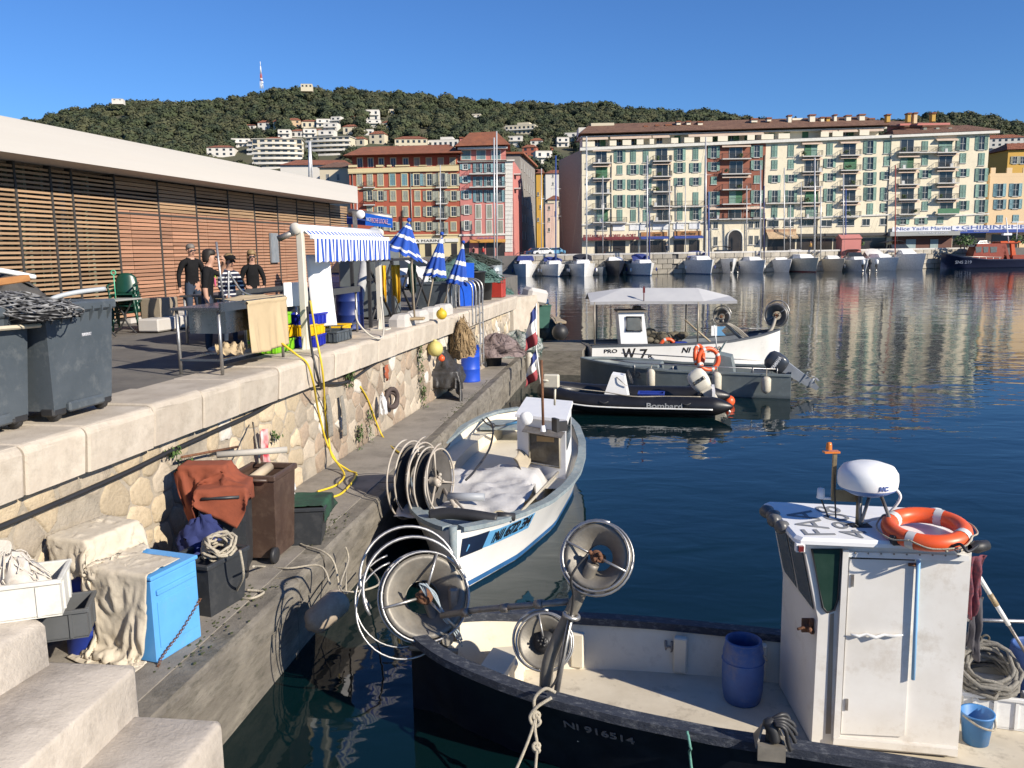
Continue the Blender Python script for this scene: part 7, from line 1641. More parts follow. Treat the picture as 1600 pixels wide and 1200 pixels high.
def drum(label, P, r, h, m, cat='barrel'):
    t = thing('drum', label, cat, P); q = MB(); q.lathe([(0, 0), (r, 0), (r * 1.02, h * .02), (r, h * .04), (r, h * .33), (r * 1.03, h * .345), (r, h * .36), (r, h * .66), (r * 1.03, h * .675), (r, h * .69), (r, h), (r * 1.03, h), (r * .94, h * .995), (r * .93, h * .3), (0, h * .3)], n=26); ob('shell', q, m, t); return t
def tube_thing(name, label, pts, r, m, cat='hose', n=8, jit=0, k=7): q = MB(); q.tube(rope(pts, k, jit), r, n); return ob(name, q, m, label=label, cat=cat)
def on_wall(x, y, off=-.05):     # photo -> point on the quay wall face
    s_, z_ = onq(x, y, WT + off); return qp(s_, WT + off, z_)
def on_cap(x, y, off=-.03): s_, z_ = onq(x, y, off); return qp(s_, off, z_)
GRB = mat('bin_grey', (.075, .09, .105), (.055, .068, .08), sc=2, rough=.5, bump=.08, dirt=((.2, .21, .21), .4, 5), dthr=.58); BBL = mat('bin_black', (.022, .025, .03), (.035, .038, .042), sc=3, rough=.45, dirt=((.1, .1, .1), .4, 6)); BBR = mat('bin_brown', (.075, .045, .033), (.055, .033, .025), sc=3, rough=.45, dirt=((.16, .11, .08), .4, 7))
# ---- two big grey refuse containers
def dumpster(label, s0, s1, t0, t1, h, stick):
    t = thing('refuse_container', label, 'container', qp(s0, t0), QA); L_ = s1 - s0; D_ = t1 - t0
    q = MB(); q.hexa([(.06, .05, .12), (L_ - .06, .05, .12), (L_ - .06, D_ - .05, .12), (.06, D_ - .05, .12), (0, 0, h), (L_, 0, h), (L_, D_, h), (0, D_, h)]); q.f.pop(1); q.m.pop(); q.sm.pop(); ob('body', q, GRB, t, solid=.03)
    for a in (0, 1): 
        q = MB(); q.box((L_ / 2, a * D_, h), (L_ + .1, .09, .1), bev=.02); ob('rim', q, GRB, t); q = MB(); q.box((a * L_, D_ / 2, h), (.09, D_ + .08, .1), bev=.02); ob('rim', q, GRB, t)
    for k in range(7): q = MB(); q.hexa([(L_ * (k + .5) / 7 - .008, -.06, h - .05), (L_ * (k + .5) / 7 + .008, -.06, h - .05), (L_ * (k + .5) / 7 + .008, 0, h - .16), (L_ * (k + .5) / 7 - .008, 0, h - .16), (L_ * (k + .5) / 7 - .008, -.06, h), (L_ * (k + .5) / 7 + .008, -.06, h), (L_ * (k + .5) / 7 + .008, 0, h), (L_ * (k + .5) / 7 - .008, 0, h)]); ob('rim_gusset', q, GRB, t)
    for x in (.14, L_ - .14):
        for y in (.12, D_ - .12): q = MB(); q.box((x, y, .1), (.2, .16, .09), bev=.02); q.lathe([(0, -.03), (.07, -.03), (.07, .03), (0, .03)], (x, y, .07), 14, zto((1, 0, 0))); ob('caster', q, BLACK, t)
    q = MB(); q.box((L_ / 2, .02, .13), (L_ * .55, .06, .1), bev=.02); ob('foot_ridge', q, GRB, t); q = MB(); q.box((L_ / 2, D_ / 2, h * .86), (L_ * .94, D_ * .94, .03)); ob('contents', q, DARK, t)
    if stick: q = MB(); q.box((L_ * .36, .012, h * .76), (.17, .006, .1), R=Matrix.Rotation(.06, 3, 'X')); ob('paper_label', q, CLEANW, t); text('EUROPLAST', .045, SIGNW, t, (L_ * .58, .0, h * .74), (PI / 2 + .06, 0, 0), width=.14)
    return t
dumpster('grey refuse container standing right, with a white paper label', 8.28, 9.27, .36, 1.25, 1.12, True); dumpster('grey refuse container cut by the left photo edge', 6.9, 8.2, .5, 1.4, 1.12, False)
text('A', .3, mat('navy_splash', (.01, .012, .03), rough=.4), bpy.data.objects['refuse_container.001'], (.95, .02, .72), (PI / 2 + .06, 0, 0), name='dark_splash')
TD = HQ + 1.14
heap('net_heap', 'black net with white corks piled on the containers', qp(8.2, .95, TD - .1), (1.6, 1.0, .22), mat('net_black', (.015, .015, .017), rough=.9), cat='net', strands=110, sm=mat('cork_line', (.3, .3, .3), (.008, .008, .01), sc=16, rough=.9, det=1), seed=2, sr=.008)
q = MB(); q.box((0, 0, 0), (1.3, .1, .07), bev=.01, rz=0); ob('timber_beam', q, mat('timber_orange', (.42, .2, .07), (.3, .13, .045), sc=5, rough=.8, stretch=(1, 6, 6)), label='rough orange timber beam on top of the containers', cat='timber', loc=qp(8.2, 1.05, TD + .22), rot=(0, -.08, QA - .1))
heap('dark_cushion', 'charcoal padded cover heaped on the farther container', qp(9.5, 1.9, TD - .25), (1.0, 1.4, .5), mat('charcoal_cover', (.05, .048, .045), (.075, .07, .065), sc=4, rough=.9, bump=.5), cat='cover', seed=7)
tube_thing('grey_hose', 'pale grey corrugated hose sticking out of the container', [qp(8.9, .95, TD - .05), qp(9.1, .9, TD + .05), qp(9.35, .8, TD + .1), qp(9.7, .72, TD + .12)], .026, mat('hose_grey', (.45, .48, .5), rough=.5))
tube_thing('rubber_roll', 'thick black rubber roll across the containers', [qp(7.9, 2.0, TD + .35), qp(8.6, 1.8, TD + .3), qp(9.2, 1.7, TD + .22)], .075, BLACK, 'roll'); tube_thing('white_pipe', 'white bent pipe on the container heap', [qp(8.9, 1.9, TD + .3), qp(9.2, 1.75, TD + .36), qp(9.7, 1.6, TD + .26)], .03, WHITE, 'pipe')
q = MB(); q.box((0, 0, 0), (.55, .07, .04), bev=.015); ob('cream_board', q, mat('cream_wood', (.62, .55, .42), rough=.7), label='cream plank clipped over the left container rim', cat='plank', loc=qp(8.0, .42, HQ + .98), rot=(0, .03, QA))
# ---- bistro table and stacked chairs
GCH = mat('chair_green', (.008, .055, .035), (.006, .042, .028), rough=.35)
for k in range(4):
    c = thing('garden_chair', 'green plastic garden chair, %s of the stack by the slat wall' % ('lowest', 'second lowest', 'third', 'topmost')[k], 'chair', qp(18.1, 6.3 + .02 * k, HQ + .13 * k), QA - 1.2, 'stacked green chairs')
    q = MB(); q.box((0, 0, .42), (.46, .44, .03), bev=.01); ob('seat', q, GCH, c)
    q = MB(); q.grid(10, 8, lambda u, v: ((u - .5) * .46 * (1 - .3 * max(0, v - .7)), .22 + .12 * v - .06 * math.sin(u * PI), .43 + .45 * v * (1 - .25 * abs(u * 2 - 1) ** 3))); ob('backrest', q, GCH, c, solid=.015)
    for x in (-1, 1):
        for y in (-1, 1): q = MB(); q.tube([(x * .24, y * .22, .42), (x * .27, y * .26, 0)], .022, 6); ob('leg', q, GCH, c)
        q = MB(); q.tube([(x * .25, -.2, .42), (x * .27, -.22, .62), (x * .26, .24, .66)], .022, 6); ob('armrest', q, GCH, c)
bt = thing('bistro_table', 'round-legged bistro table with grey top left of the green chairs', 'table', qp(17.2, 6.0), QA); q = MB(); q.box((0, 0, .73), (1.1, .65, .035), bev=.01); ob('top', q, mat('table_grey', (.35, .35, .33), rough=.6), bt)
for x in (-.35, .35): q = MB(); q.tube(rope([(x, -.25, 0), (x, -.1, .15), (x, .0, .35), (x, -.12, .55), (x, -.2, .7)], 5), .02, 6); q.tube(rope([(x, .25, 0), (x, .1, .15), (x, .0, .35), (x, .12, .55), (x, .2, .7)], 5), .02, 6); ob('leg', q, IRON, bt)
q = MB(); q.rod((0, 0, 0), (0, 0, .5), .012, 6); q.torus((0, 0, .55), .05, .012, R=zto((0, 1, 0)), n=12); ob('green_hook', q, mat('hook_green', (.1, .5, .3), rough=.5), label='bright green hook rod standing on the bistro table', cat='rod', loc=qp(17.3, 6.0, HQ + .75))
q = MB(); q.box((0, 0, 0), (2.6, .14, .05)); ob('plank', q, mat('plank_grey', (.3, .25, .2), rough=.9), label='weathered plank slanting up to the bistro table', cat='plank', loc=qp(15.2, 5.6, HQ + .62), rot=(0, -.12, QA))
# ---- steel tables
def table(label, s0, s1, t0, t1, h, m, sink=True, nleg=2):
    t = thing('steel_table', label, 'table', qp(s0, t0), QA); L_ = s1 - s0; D_ = t1 - t0
    q = MB(); q.box((L_ / 2, D_ / 2, h), (L_, D_, .035)); ob('top', q, m, t); q = MB(); q.box((L_ / 2, -.001, h + .02), (L_, .03, .12)); ob('upstand', q, m, t)
    for a in range(nleg):
        for y in (.06, D_ - .06): q = MB(); q.rod((.06 + (L_ - .12) * a / (nleg - 1), y, 0), (.06 + (L_ - .12) * a / (nleg - 1), y, h), .024, 10); ob('leg', q, STEEL, t)
    for y in (.06, D_ - .06): q = MB(); q.box((L_ / 2, y, .2), (L_ - .1, .04, .03)); ob('lower_rail', q, m, t)
    q = MB(); q.box((.06, D_ / 2, .2), (.04, D_ - .1, .03)); ob('lower_rail', q, m, t); q = MB(); q.box((L_ * .65, D_ / 2, .21), (L_ * .6, D_ * .8, .02)); ob('shelf', q, m, t)
    if sink: q = MB(); q.box((L_ * .4, D_ / 2, h - .19), (L_ * .5, D_ * .75, .34)); ob('sink_basin', q, m, t)
    return t
TSTEEL = mat('table_steel', (.42, .43, .45), (.33, .34, .36), sc=3, rough=.28, metal=1, bump=.04); TGREY = mat('table_dark', (.12, .125, .13), (.09, .095, .1), sc=3, rough=.35, metal=.5)
table('stainless sink table with a beige cloth over one end', 11.6, 13.6, .40, 1.14, .9, TSTEEL, True, 2)
q = MB(); q.rod((0, 0, 0), (-.05, 0, .92), .016, 8); ob('table_pole', q, STEEL, label='thin steel pole rising from the sink table corner', cat='pole', loc=qp(11.9, .5, HQ + .88))
s0 = 12.35
drape('fallen_cloth', 'beige cloth bundle on the lower rail of the sink table', [qp(11.9, .45, HQ + .25), qp(12.1, .6, HQ + .33), qp(12.4, .7, HQ + .24)], QN * .4, mat('cloth_beige', (.50, .39, .24), (.43, .33, .2), sc=2, rough=.9), 20, 14, .05, 3, 5, 'cloth')
table('long dark fish stall table behind the awning post', 14.8, 17.8, .75, 1.55, .88, TGREY, True, 3); table('dark fish stall table nearer the slat wall', 15.5, 18.5, 2.6, 3.4, .88, TGREY, True, 3)
q = MB(); q.box((0, 0, .35), (.7, .5, .7), bev=.02); ob('metal_cabinet', q, mat('cabinet_tan', (.3, .25, .18), (.24, .2, .15), rough=.5), label='tan metal cabinet standing behind the man in black', cat='cabinet', loc=qp(18.7, 5.9), rot=(0, 0, QA))
tube_thing('chrome_tap', 'chrome spray tap bent over the sink table', [qp(13.3, 1.2, HQ + .9), qp(13.35, 1.2, HQ + 1.35), qp(13.38, 1.18, HQ + 1.3), qp(13.55, 1.1, HQ + 1.05), qp(13.9, 1.05, HQ + .95)], .018, STEEL, 'tap')
# ---- crates by the awning post
CG, CY, CB = mat('crate_green', (.2, .5, .015), (.16, .42, .015), rough=.45), mat('crate_yellow', (.75, .45, .005), (.68, .4, .005), rough=.45), mat('crate_blue2', (.01, .02, .33), (.008, .015, .26), rough=.45)
for i, (s_, t_, z_, m, lb_) in enumerate(((14.25, 1.0, .02, CG, 'lower lime green crate of the left stack'), (14.25, 1.02, .24, CY, 'yellow crate in the middle of the left stack'), (14.22, 1.0, .46, CG, 'upper lime green crate of the left stack'), (15.05, .75, .02, CB, 'lower blue crate of the right stack'), (15.05, .78, .22, CY, 'yellow crate in the middle of the right stack'), (15.07, .76, .40, CB, 'upper blue crate of the right stack'), (16.0, .65, .02, GRB, 'grey lattice crate beside the blue crates'), (16.7, .9, .05, CY, 'yellow crate tipped beside the blue barrel'))): crate('fish_crate', lb_, qp(s_, t_, HQ + z_), (.7, .5, .2), m, QA + RND.uniform(-.15, .15), 5, 'crates below the fish stall')
# ---- awning
AW = thing('awning_stall', 'white awning frame with blue and white striped valance', 'awning', qp(14.5, .5), QA); zA = 1.97; LA = 3.85
POSTW = mat('post_cream', (.62, .58, .5), (.54, .5, .42), rough=.45)
for x in (0, LA - .05):
    q = MB(); q.box((x, 0, zA / 2), (.11, .11, zA), bev=.01); ob('post', q, POSTW, AW); q = MB(); q.box((x, 0, .02), (.34, .34, .03)); q.hexa([(x - .15, -.01, .03), (x + .15, -.01, .03), (x + .15, .01, .03), (x - .15, .01, .03), (x - .06, -.01, .25), (x + .06, -.01, .25), (x + .06, .01, .25), (x - .06, .01, .25)]); ob('post_foot', q, POSTW, AW)
q = MB(); q.rod((-.15, 0, zA + .06), (LA + .1, 0, zA + .06), .075, 14); ob('roller_tube', q, CLEANW, AW)
for x in (-.18, LA + .1): q = MB(); q.lathe([(0, -.03), (.09, -.03), (.1, 0), (.09, .03), (0, .03)], (x, 0, zA + .06), 18, zto((1, 0, 0))); ob('roller_end', q, POSTW, AW)
q = MB(); q.rod((-.15, .05, zA), (-.2, .3, zA - .1), .05, 8); ob('crank_arm', q, GALV, AW)
AB = mat('awning_blue', (.02, .08, .42), (.016, .065, .36), rough=.8); ns = 46
q = MB(); q.grid(ns, 2, lambda u, v: (u * LA, -.02 - .16 * v, zA + .08 - .14 * v), sm=False, mf=lambda i, j: i % 2); ob('awning_cloth', q, [CLEANW, AB], AW, solid=.004)
q = MB(); q.box((LA / 2, -.21, zA - .07), (LA + .05, .07, .08), bev=.01); ob('front_bar', q, CLEANW, AW)
q = MB(); q.grid(ns, 5, lambda u, v: (u * LA, -.25 + .02 * math.sin(u * 60) * v, zA - .1 - (.40 - .025 * abs(math.sin(u * ns * PI / 2))) * v), sm=False, mf=lambda i, j: i % 2); ob('valance', q, [CLEANW, AB], AW, solid=.004)
q = MB(); q.grid(6, 10, lambda u, v: ((u - .5) * .42 + .08 * v, .05 * math.sin(v * 3), -v * 1.25)); ob('paper_banner', q, CLEANW, label='long blank white banner hanging under the awning', cat='banner', loc=qp(15.3, .55, HQ + 1.6), rot=(0, 0, QA - .9), solid=.004)
q = MB(); q.box((0, 0, 0), (.45, .02, .4)); ob('paper_sign', q, CLEANW, label='small blank white sign tied to the awning post', cat='sign', loc=qp(14.6, .68, HQ + .95), rot=(0, 0, QA - .6))
# ---- blue sign on its own awning roll behind
SG = thing('market_sign', 'blue local fish market sign hanging from a folded awning', 'sign', (0, 0, 0)); Ys = 27.0
a, b_ = at_y(571, 352, Ys), at_y(613, 356, Ys - .0); c_, d_ = at_y(613, 341, Ys), at_y(571, 333, Ys)
q = MB(); q._add([a, b_, c_, d_] + [p + Vector((0, .06, 0)) for p in (a, b_, c_, d_)], [(0, 1, 2, 3), (7, 6, 5, 4), (0, 4, 5, 1), (1, 5, 6, 2), (2, 6, 7, 3), (3, 7, 4, 0)]); ob('board', q, mat('sign_blue', (.01, .11, .55), rough=.4), SG)
xd = (b_ - a).normalized(); Rm = basis(xd, (0, 0, 1)); pc = (a + b_ + c_ + d_) / 4; txt = text('PECHE LOCALE', .2, mat('sign_pink', (.75, .4, .4), rough=.5), SG, pc + xd * .02 + Vector((0, -.02, 0)), Rm, width=.52); text('NICE', .16, SIGNW, SG, at_y(576, 343, Ys) + Vector((0, -.02, 0)), Rm, width=.14); text('peche', .07, SIGNW, SG, at_y(608.5, 350.5, Ys) + Vector((0, -.02, 0)), Rm, width=.1)
q = MB(); q.rod(at_y(545, 332, Ys + .3), at_y(613, 341, Ys + .3), .12, 12); ob('roller_tube', q, GALV, SG); q = MB(); q.lathe([(0, 0), (.13, 0), (.14, -.03), (0, -.04)], at_y(563, 335, Ys - .02), 18, zto((0, -1, 0))); ob('round_badge', q, CLEANW, SG)
q = MB(); q._add([at_y(542, 335, Ys + .3), at_y(571, 338, Ys + .3), at_y(571, 352, Ys + .3), at_y(542, 350, Ys + .3)], [(0, 1, 2, 3)]); ob('folded_cloth', q, BLUEC, SG, solid=.05); q = MB(); p = at_y(554, 330, Ys); q.box((p.x, p.y, (p.z + HQ) / 2), (.12, .12, p.z - HQ)); ob('post', q, GALV, SG)
# ---- closed parasols
UB = mat('parasol_blue', (.012, .075, .40), (.009, .055, .33), rough=.8); UW = mat('parasol_white', (.75, .75, .72), rough=.8)
def parasol(label, ax_, ay_, Y, bl, br, by, foot, seed, bands=((.22, .3), (.42, .5), (.78, .87))):
    A = at_y(ax_, ay_, Y); L0 = at_y(bl, by[0], Y); R0_ = at_y(br, by[1], Y); t = thing('parasol', label, 'parasol', at_y(*foot, Y), 0, 'closed blue parasols on the quay'); inv = Matrix.Translation(-at_y(*foot, Y))
    C0 = (L0 + R0_) / 2; n_ = 40; nv = 30
    def f(u, v):
        a = u * 2 * PI; c = A.lerp(C0, v); hw = (R0_ - L0) * .5; k = v ** .85; fo = 1 + .22 * math.sin(a * 8 + seed) * (.3 + v)
        return c + hw * (math.cos(a) * k * fo) + Vector((0, hw.length * .6 * math.sin(a) * k * fo, -.06 * abs(math.sin(a * 4 + seed)) * v))
    q = MB(inv); q.grid(n_, nv, f, mf=lambda i, j: 1 if any(x0 <= (j + .5) / nv < x1 for x0, x1 in bands) else 0); ob('canopy', q, [UB, UW], t)
    q = MB(inv); q.rod(A + Vector((0, 0, .05)), at_y(*foot, Y), .022, 8); ob('pole', q, mat('pole_wood', (.4, .33, .24), rough=.6), t); q = MB(inv); q.sph(A + Vector((0, 0, .03)), .05, n=8); ob('finial', q, UB, t)
    q = MB(); q.box((0, 0, .03), (.45, .3, .06), bev=.02); ob('foot_board', q, mat('foot_wood', (.4, .3, .18), rough=.9), t)
parasol('half-open blue parasol with white bands, widest and nearest the sign', 639, 346, 19.0, 606, 655, (385, 405), (648, 500), 1, ((.12, .2), (.42, .52), (.82, .9))); parasol('closed blue parasol with white bands, middle of three', 690.5, 367, 21.5, 664, 694, (428, 431), (665, 497), 2, ((.1, .2), (.44, .55), (.82, .92))); parasol('closed blue parasol with white bands, farthest of three', 724, 380, 24.0, 700, 728, (440, 444), (690, 487), 3, ((.05, .15), (.42, .55), (.8, .9)))
# ---- rack, tanks, tubs and nets farther along
RK = thing('steel_rack', 'dark steel trestle rack standing under the parasols', 'rack', qp(18.8, .9), QA)
for x in (0, 1.6, 3.2):
    for y in (0, 1.0): q = MB(); q.box((x, y, .75), (.07, .07, 1.5)); ob('upright', q, IRON, RK)
    q = MB(); q.rod((x, 0, .1), (x + 1.5, 0, 1.35), .03, 6); q.rod((x, 0, 1.35), (x + 1.5, 0, .1), .03, 6); ob('brace', q, IRON, RK)
for z_ in (1.05, 1.46): q = MB(); q.box((1.6, .0, z_), (3.4, .05, .06)); ob('cross_bar', q, IRON, RK)
for s_, t_, w_, h_, m, lb_ in ((19.6, .55, .2, .6, mat('coat_ochre', (.5, .3, .01), rough=.7), 'ochre oilskin hanging on the steel rack'), (18.9, .6, .12, .55, CY, 'yellow oilskin hanging on the near end of the rack'), (21.0, .6, .2, .55, mat('coat_green', (.02, .05, .04), rough=.8), 'dark green net bag hanging on the rack')): cloth('oilskin', lb_, qp(s_, t_, HQ + 1.35), w_, h_ * 1.3, m, QA - 1.1, 1.4, .05, 'coat', s_)
q = MB(); q.box((0, 0, .95), (1.9, 1.0, 1.9), bev=.03); o = ob('steel_cabinet', q, mat('cab_grey', (.14, .155, .16), (.11, .125, .13), rough=.4), label='grey steel cabinet behind the middle parasol', cat='cabinet', loc=qp(22.5, 2.2), rot=(0, 0, QA))
tube_thing('duct_pipe', 'fat grey bent duct pipe beside the steel cabinet', [qp(19.9, 1.6, HQ + .3), qp(20.6, 1.7, HQ + 1.1), qp(21.3, 1.8, HQ + 1.9), qp(21.7, 1.8, HQ + 2.15), qp(22.3, 1.9, HQ + 2.1), qp(22.5, 1.9, HQ + 1.8)], .11, mat('duct_grey', (.4, .4, .4), rough=.5), 'pipe', 12)
drum('dark blue plastic drum behind the crates under the awning', qp(17.1, 1.7), .36, .95, mat('drum_blue', (.012, .03, .17), (.01, .025, .13), rough=.45)); drum('second dark blue drum by the far awning post', qp(18.6, 1.3), .3, .9, MATS['drum_blue'])
q = MB(); q.box((0, 0, .65), (.7, .05, 1.3), bev=.01); ob('blue_board', q, mat('panel_blue', (.01, .08, .5), rough=.4), label='bright blue upright board near the quay ladder', cat='board', loc=qp(26.1, .5), rot=(0, .05, QA - .4))
tub('large grey plastic tub with lid left of the blue board', qp(25.0, 1.1), (1.2, 1.0, .75), GRB, QA); tub('low dark grey crate tub beside the blue board', qp(26.9, .6), (.8, .6, .4), BBL, QA)
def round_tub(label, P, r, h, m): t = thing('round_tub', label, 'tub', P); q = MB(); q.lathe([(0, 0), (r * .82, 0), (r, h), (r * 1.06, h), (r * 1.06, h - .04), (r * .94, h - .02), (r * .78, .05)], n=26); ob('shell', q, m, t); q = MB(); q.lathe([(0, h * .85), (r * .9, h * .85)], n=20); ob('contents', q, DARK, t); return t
round_tub('large dark round tub on the quay edge under the net heap', qp(28.0, .8), .48, 1.0, BBL); round_tub('dark round tub behind the large one near the red box', qp(29.6, .8), .4, 1.1, BBL)
NETG = mat('net_green', (.12, .22, .19), (.05, .1, .09), sc=14, rough=1, bump=1); NETD = mat('net_darkgreen', (.025, .035, .03), (.05, .06, .05), sc=14, rough=1, bump=1); NETP = mat('net_mauve', (.27, .21, .2), (.17, .13, .13), sc=14, rough=1, bump=1); NETW = mat('net_white', (.42, .43, .4), (.28, .3, .28), sc=14, rough=1, bump=1)
heap('net_heap', 'grey-green net heap piled on the quay tubs', qp(29.2, 1.3, HQ + .6), (2.0, 1.3, .75), NETG, cat='net', strands=60, seed=11, sr=.012); heap('net_heap', 'dark green net heap on top of the quay tubs', qp(30.2, 1.3, HQ + 1.15), (1.8, 1.1, .4), NETD, cat='net', strands=60, seed=12, sr=.014)
q = MB(); q.box((0, 0, .35), (.7, .6, .7), bev=.03); ob('red_box', q, mat('box_red', (.4, .03, .02), (.3, .03, .02), rough=.5), label='red plastic box at the far end of the quay', cat='box', loc=qp(31.0, .6), rot=(0, 0, QA))
drum('ribbed pale steel drum at the far quay end', qp(32.6, 1.0), .33, 1.35, mat('drum_steel', (.4, .44, .46), (.3, .34, .36), rough=.4, metal=.5), 'drum')
for k in range(4): q = MB(); q.prism([(-.4, -.16), (-.2, -.2), (.2, -.2), (.4, -.16), (.44, .0), (.4, .2), (-.4, .2), (-.44, 0)], 0, .27, bev=.1); ob('concrete_weight', q, CONW, label='rounded white concrete weight on the quay edge, %s from the awning' % ORD[k], cat='block', loc=qp(19.3 + k * 1.15, .32), rot=(0, 0, QA))
for s_ in (24.3, 25.2):
    L_ = thing('quay_ladder' if s_ > 25 else 'hand_rail', 'steel ladder hooked over the quay edge down to the ledge' if s_ > 25 else 'bent steel hand rail beside the quay ladder', 'ladder' if s_ > 25 else 'rail', qp(s_, 0, HL), QA)
    for x in (0, .42): q = MB(); q.tube(rope([(x, .6, 2.0), (x, .58, 2.7), (x, .3, 2.85), (x, -.08, 2.7), (x, -.1, 2.0), (x, -.1, .3 if s_ > 25 else 1.6)], 6), .024, 8); ob('stile', q, STEEL, L_)
    if s_ > 25:
        for k in range(6): q = MB(); q.rod((0, -.1, .35 + k * .3), (.42, -.1, .35 + k * .3), .018, 6); ob('rung', q, STEEL, L_)
YB = mat('buoy_yellow', (.62, .42, .02), (.5, .34, .03), rough=.5)
def ball(label, P, r, m): q = MB(); q.sph((0, 0, 0), r, n=18); q.lathe([(r * .25, r * .9), (r * .3, r * 1.15), (0, r * 1.2)], n=10); ob('ball_buoy', q, m, label=label, cat='buoy', loc=P)
ball('yellow ball buoy hanging at the cap edge below the parasol', on_cap(690, 491, -.15), .13, YB); ball('pale yellow ball buoy hung on the wall above the black sheeting', on_wall(680, 545, -.2), .19, mat('buoy_pale', (.55, .48, .16), rough=.6)); ball('small orange float under the pale yellow buoy', on_wall(690, 560, -.25), .08, ORANGE)
# ---- hoses, pipe and things on the wall
HY = mat('hose_yellow', (.68, .50, .03), (.6, .43, .03), rough=.45)
z9 = HL + .02
tube_thing('yellow_hose', 'yellow hose falling from the awning post to the ledge', [on_cap(485, 470, .5), on_cap(493, 520, .1), on_cap(504, 580, -.05), on_wall(508, 640), on_wall(513, 680), on_wall(520, 715, -.2), at_z(545, 735, z9), at_z(557, 742, z9), at_z(535, 770, z9), at_z(508, 779, z9)], .017, HY)
tube_thing('yellow_hose', 'yellow hose crossing the cap from the sink table to the ledge', [on_cap(440, 536, .35), on_cap(462, 553, .1), on_cap(480, 568, -.04), on_cap(490, 600, -.06), on_wall(497, 640), on_wall(510, 690), on_wall(525, 720, -.25), at_z(538, 742, z9), at_z(525, 758, z9), at_z(496, 768, z9)], .017, HY)
tube_thing('yellow_hose', 'yellow hose curving down the wall to the white reel', [on_wall(563, 604), on_wall(575, 625), on_wall(588, 660), on_wall(600, 685, -.2), at_z(622, 706, z9), at_z(660, 722, .95)], .017, HY)
tube_thing('white_hose', 'white hose looped at the far awning post', [on_cap(555, 485, .3), on_cap(560, 505, .15), on_cap(580, 525, .0), on_cap(597, 527, -.05), on_cap(599, 500, .1), on_cap(595, 465, .4)], .018, mat('hose_white', (.58, .54, .46), rough=.6)); tube_thing('black_hose', 'black hose dropping over the cap beside the yellow hose', [on_cap(480, 480, .4), on_cap(486, 540, .08), on_cap(497, 590, -.05), on_wall(503, 607)], .02, BLACK)
tube_thing('wall_pipe', 'dark pipe clipped along the stone wall', [on_wall(x, y, -.07) for x, y in ((-60, 845), (0, 823), (100, 781), (200, 737), (260, 708), (330, 676), (400, 644), (455, 612), (500, 600), (545, 595), (600, 560), (680, 525), (730, 507))], .028, BLACK, 'pipe', 8)
for k, (x, y, w_) in enumerate(((513, 655, .07), (535, 655, .08))):
    q = MB()
    for j in range(9): q.tube(rope([(j * .012 - .05, 0, .42), (j * .016 - .06 + RND.gauss(0, .01), -.03, .1), (j * .013 - .05, -.02 - .01 * (j % 3), -.3), (j * .013 - .04, -.04, -.1)], 4), .012, 5)
    ob('rope_hank', q, GROPE, label='grey rope hank hung on the wall, %s of two' % ('left' if k == 0 else 'right'), cat='rope', loc=on_wall(x, y, -.08), rot=(0, 0, QA))
heap('white_jug', 'white plastic jug with blue label hung on the wall', on_wall(598, 645, -.16), (.2, .2, .36), mat('jug_white', (.62, .62, .62), rough=.4), cat='jug', seed=3); q = MB(); q.torus((0, 0, 0), .19, .05, R=zto((.9, -.5, 0)), n=20); q.torus((0, .04, -.05), .16, .04, R=zto((.8, -.6, .2)), n=20); ob('rubber_coil', q, mat('old_rubber', (.07, .05, .045), rough=.8), label='brown rubber hose coil hung on the wall', cat='hose coil', loc=on_wall(612, 622, -.12))
cloth('red_strap', 'frayed orange-red strap hanging on the wall', on_wall(604, 570, -.08), .12, .3, mat('strap_red', (.36, .1, .05), rough=.9), QA, 2, .02, 'strap', 2)
WEED = mat('weed_green', (.07, .13, .025), (.035, .07, .015), sc=9, rough=.8)
def weed(label, P, n_, sp, hang):
    q = MB(); rs_ = random.Random(int(P.y * 97))
    for k in range(n_):
        c = Vector((rs_.gauss(0, sp), rs_.gauss(-.03, .03), -abs(rs_.gauss(0, hang)) + rs_.gauss(0, sp * .5))); s_ = rs_.uniform(.02, .045); nn = Vector((rs_.gauss(.3, .5), -1, rs_.gauss(.4, .5))).normalized(); u = nn.orthogonal().normalized(); w_ = nn.cross(u)
        q._add([c - u * s_, c + w_ * s_ * .5, c + u * s_, c - w_ * s_ * .5], [(0, 1, 2, 3)])
    ob('wall_weed', q, WEED, label=label, cat='plant', loc=P, rot=(0, 0, QA), group='weeds rooted in the quay wall')
for x, y, n_, sp, hg, lb_ in ((545, 580, 130, .1, .12, 'leafy weed bush under the cap above the pipe joint'), (560, 668, 110, .07, .16, 'leafy weed on the wall right of the rope hanks'), (655, 540, 220, .07, .7, 'long trailing weed below the parasols'), (660, 605, 130, .08, .3, 'weed at the wall foot beside the black sheeting'), (428, 678, 50, .05, .05, 'small green tuft above the brown bin'), (288, 720, 40, .05, .04, 'small green tuft above the red cloth'), (268, 703, 60, .06, .03, 'dry dark tuft just under the cap stones'), (575, 640, 90, .06, .3, 'hanging weed beside the yellow wall hose')): weed(lb_, on_wall(x, y, -.06), n_, sp, hg)
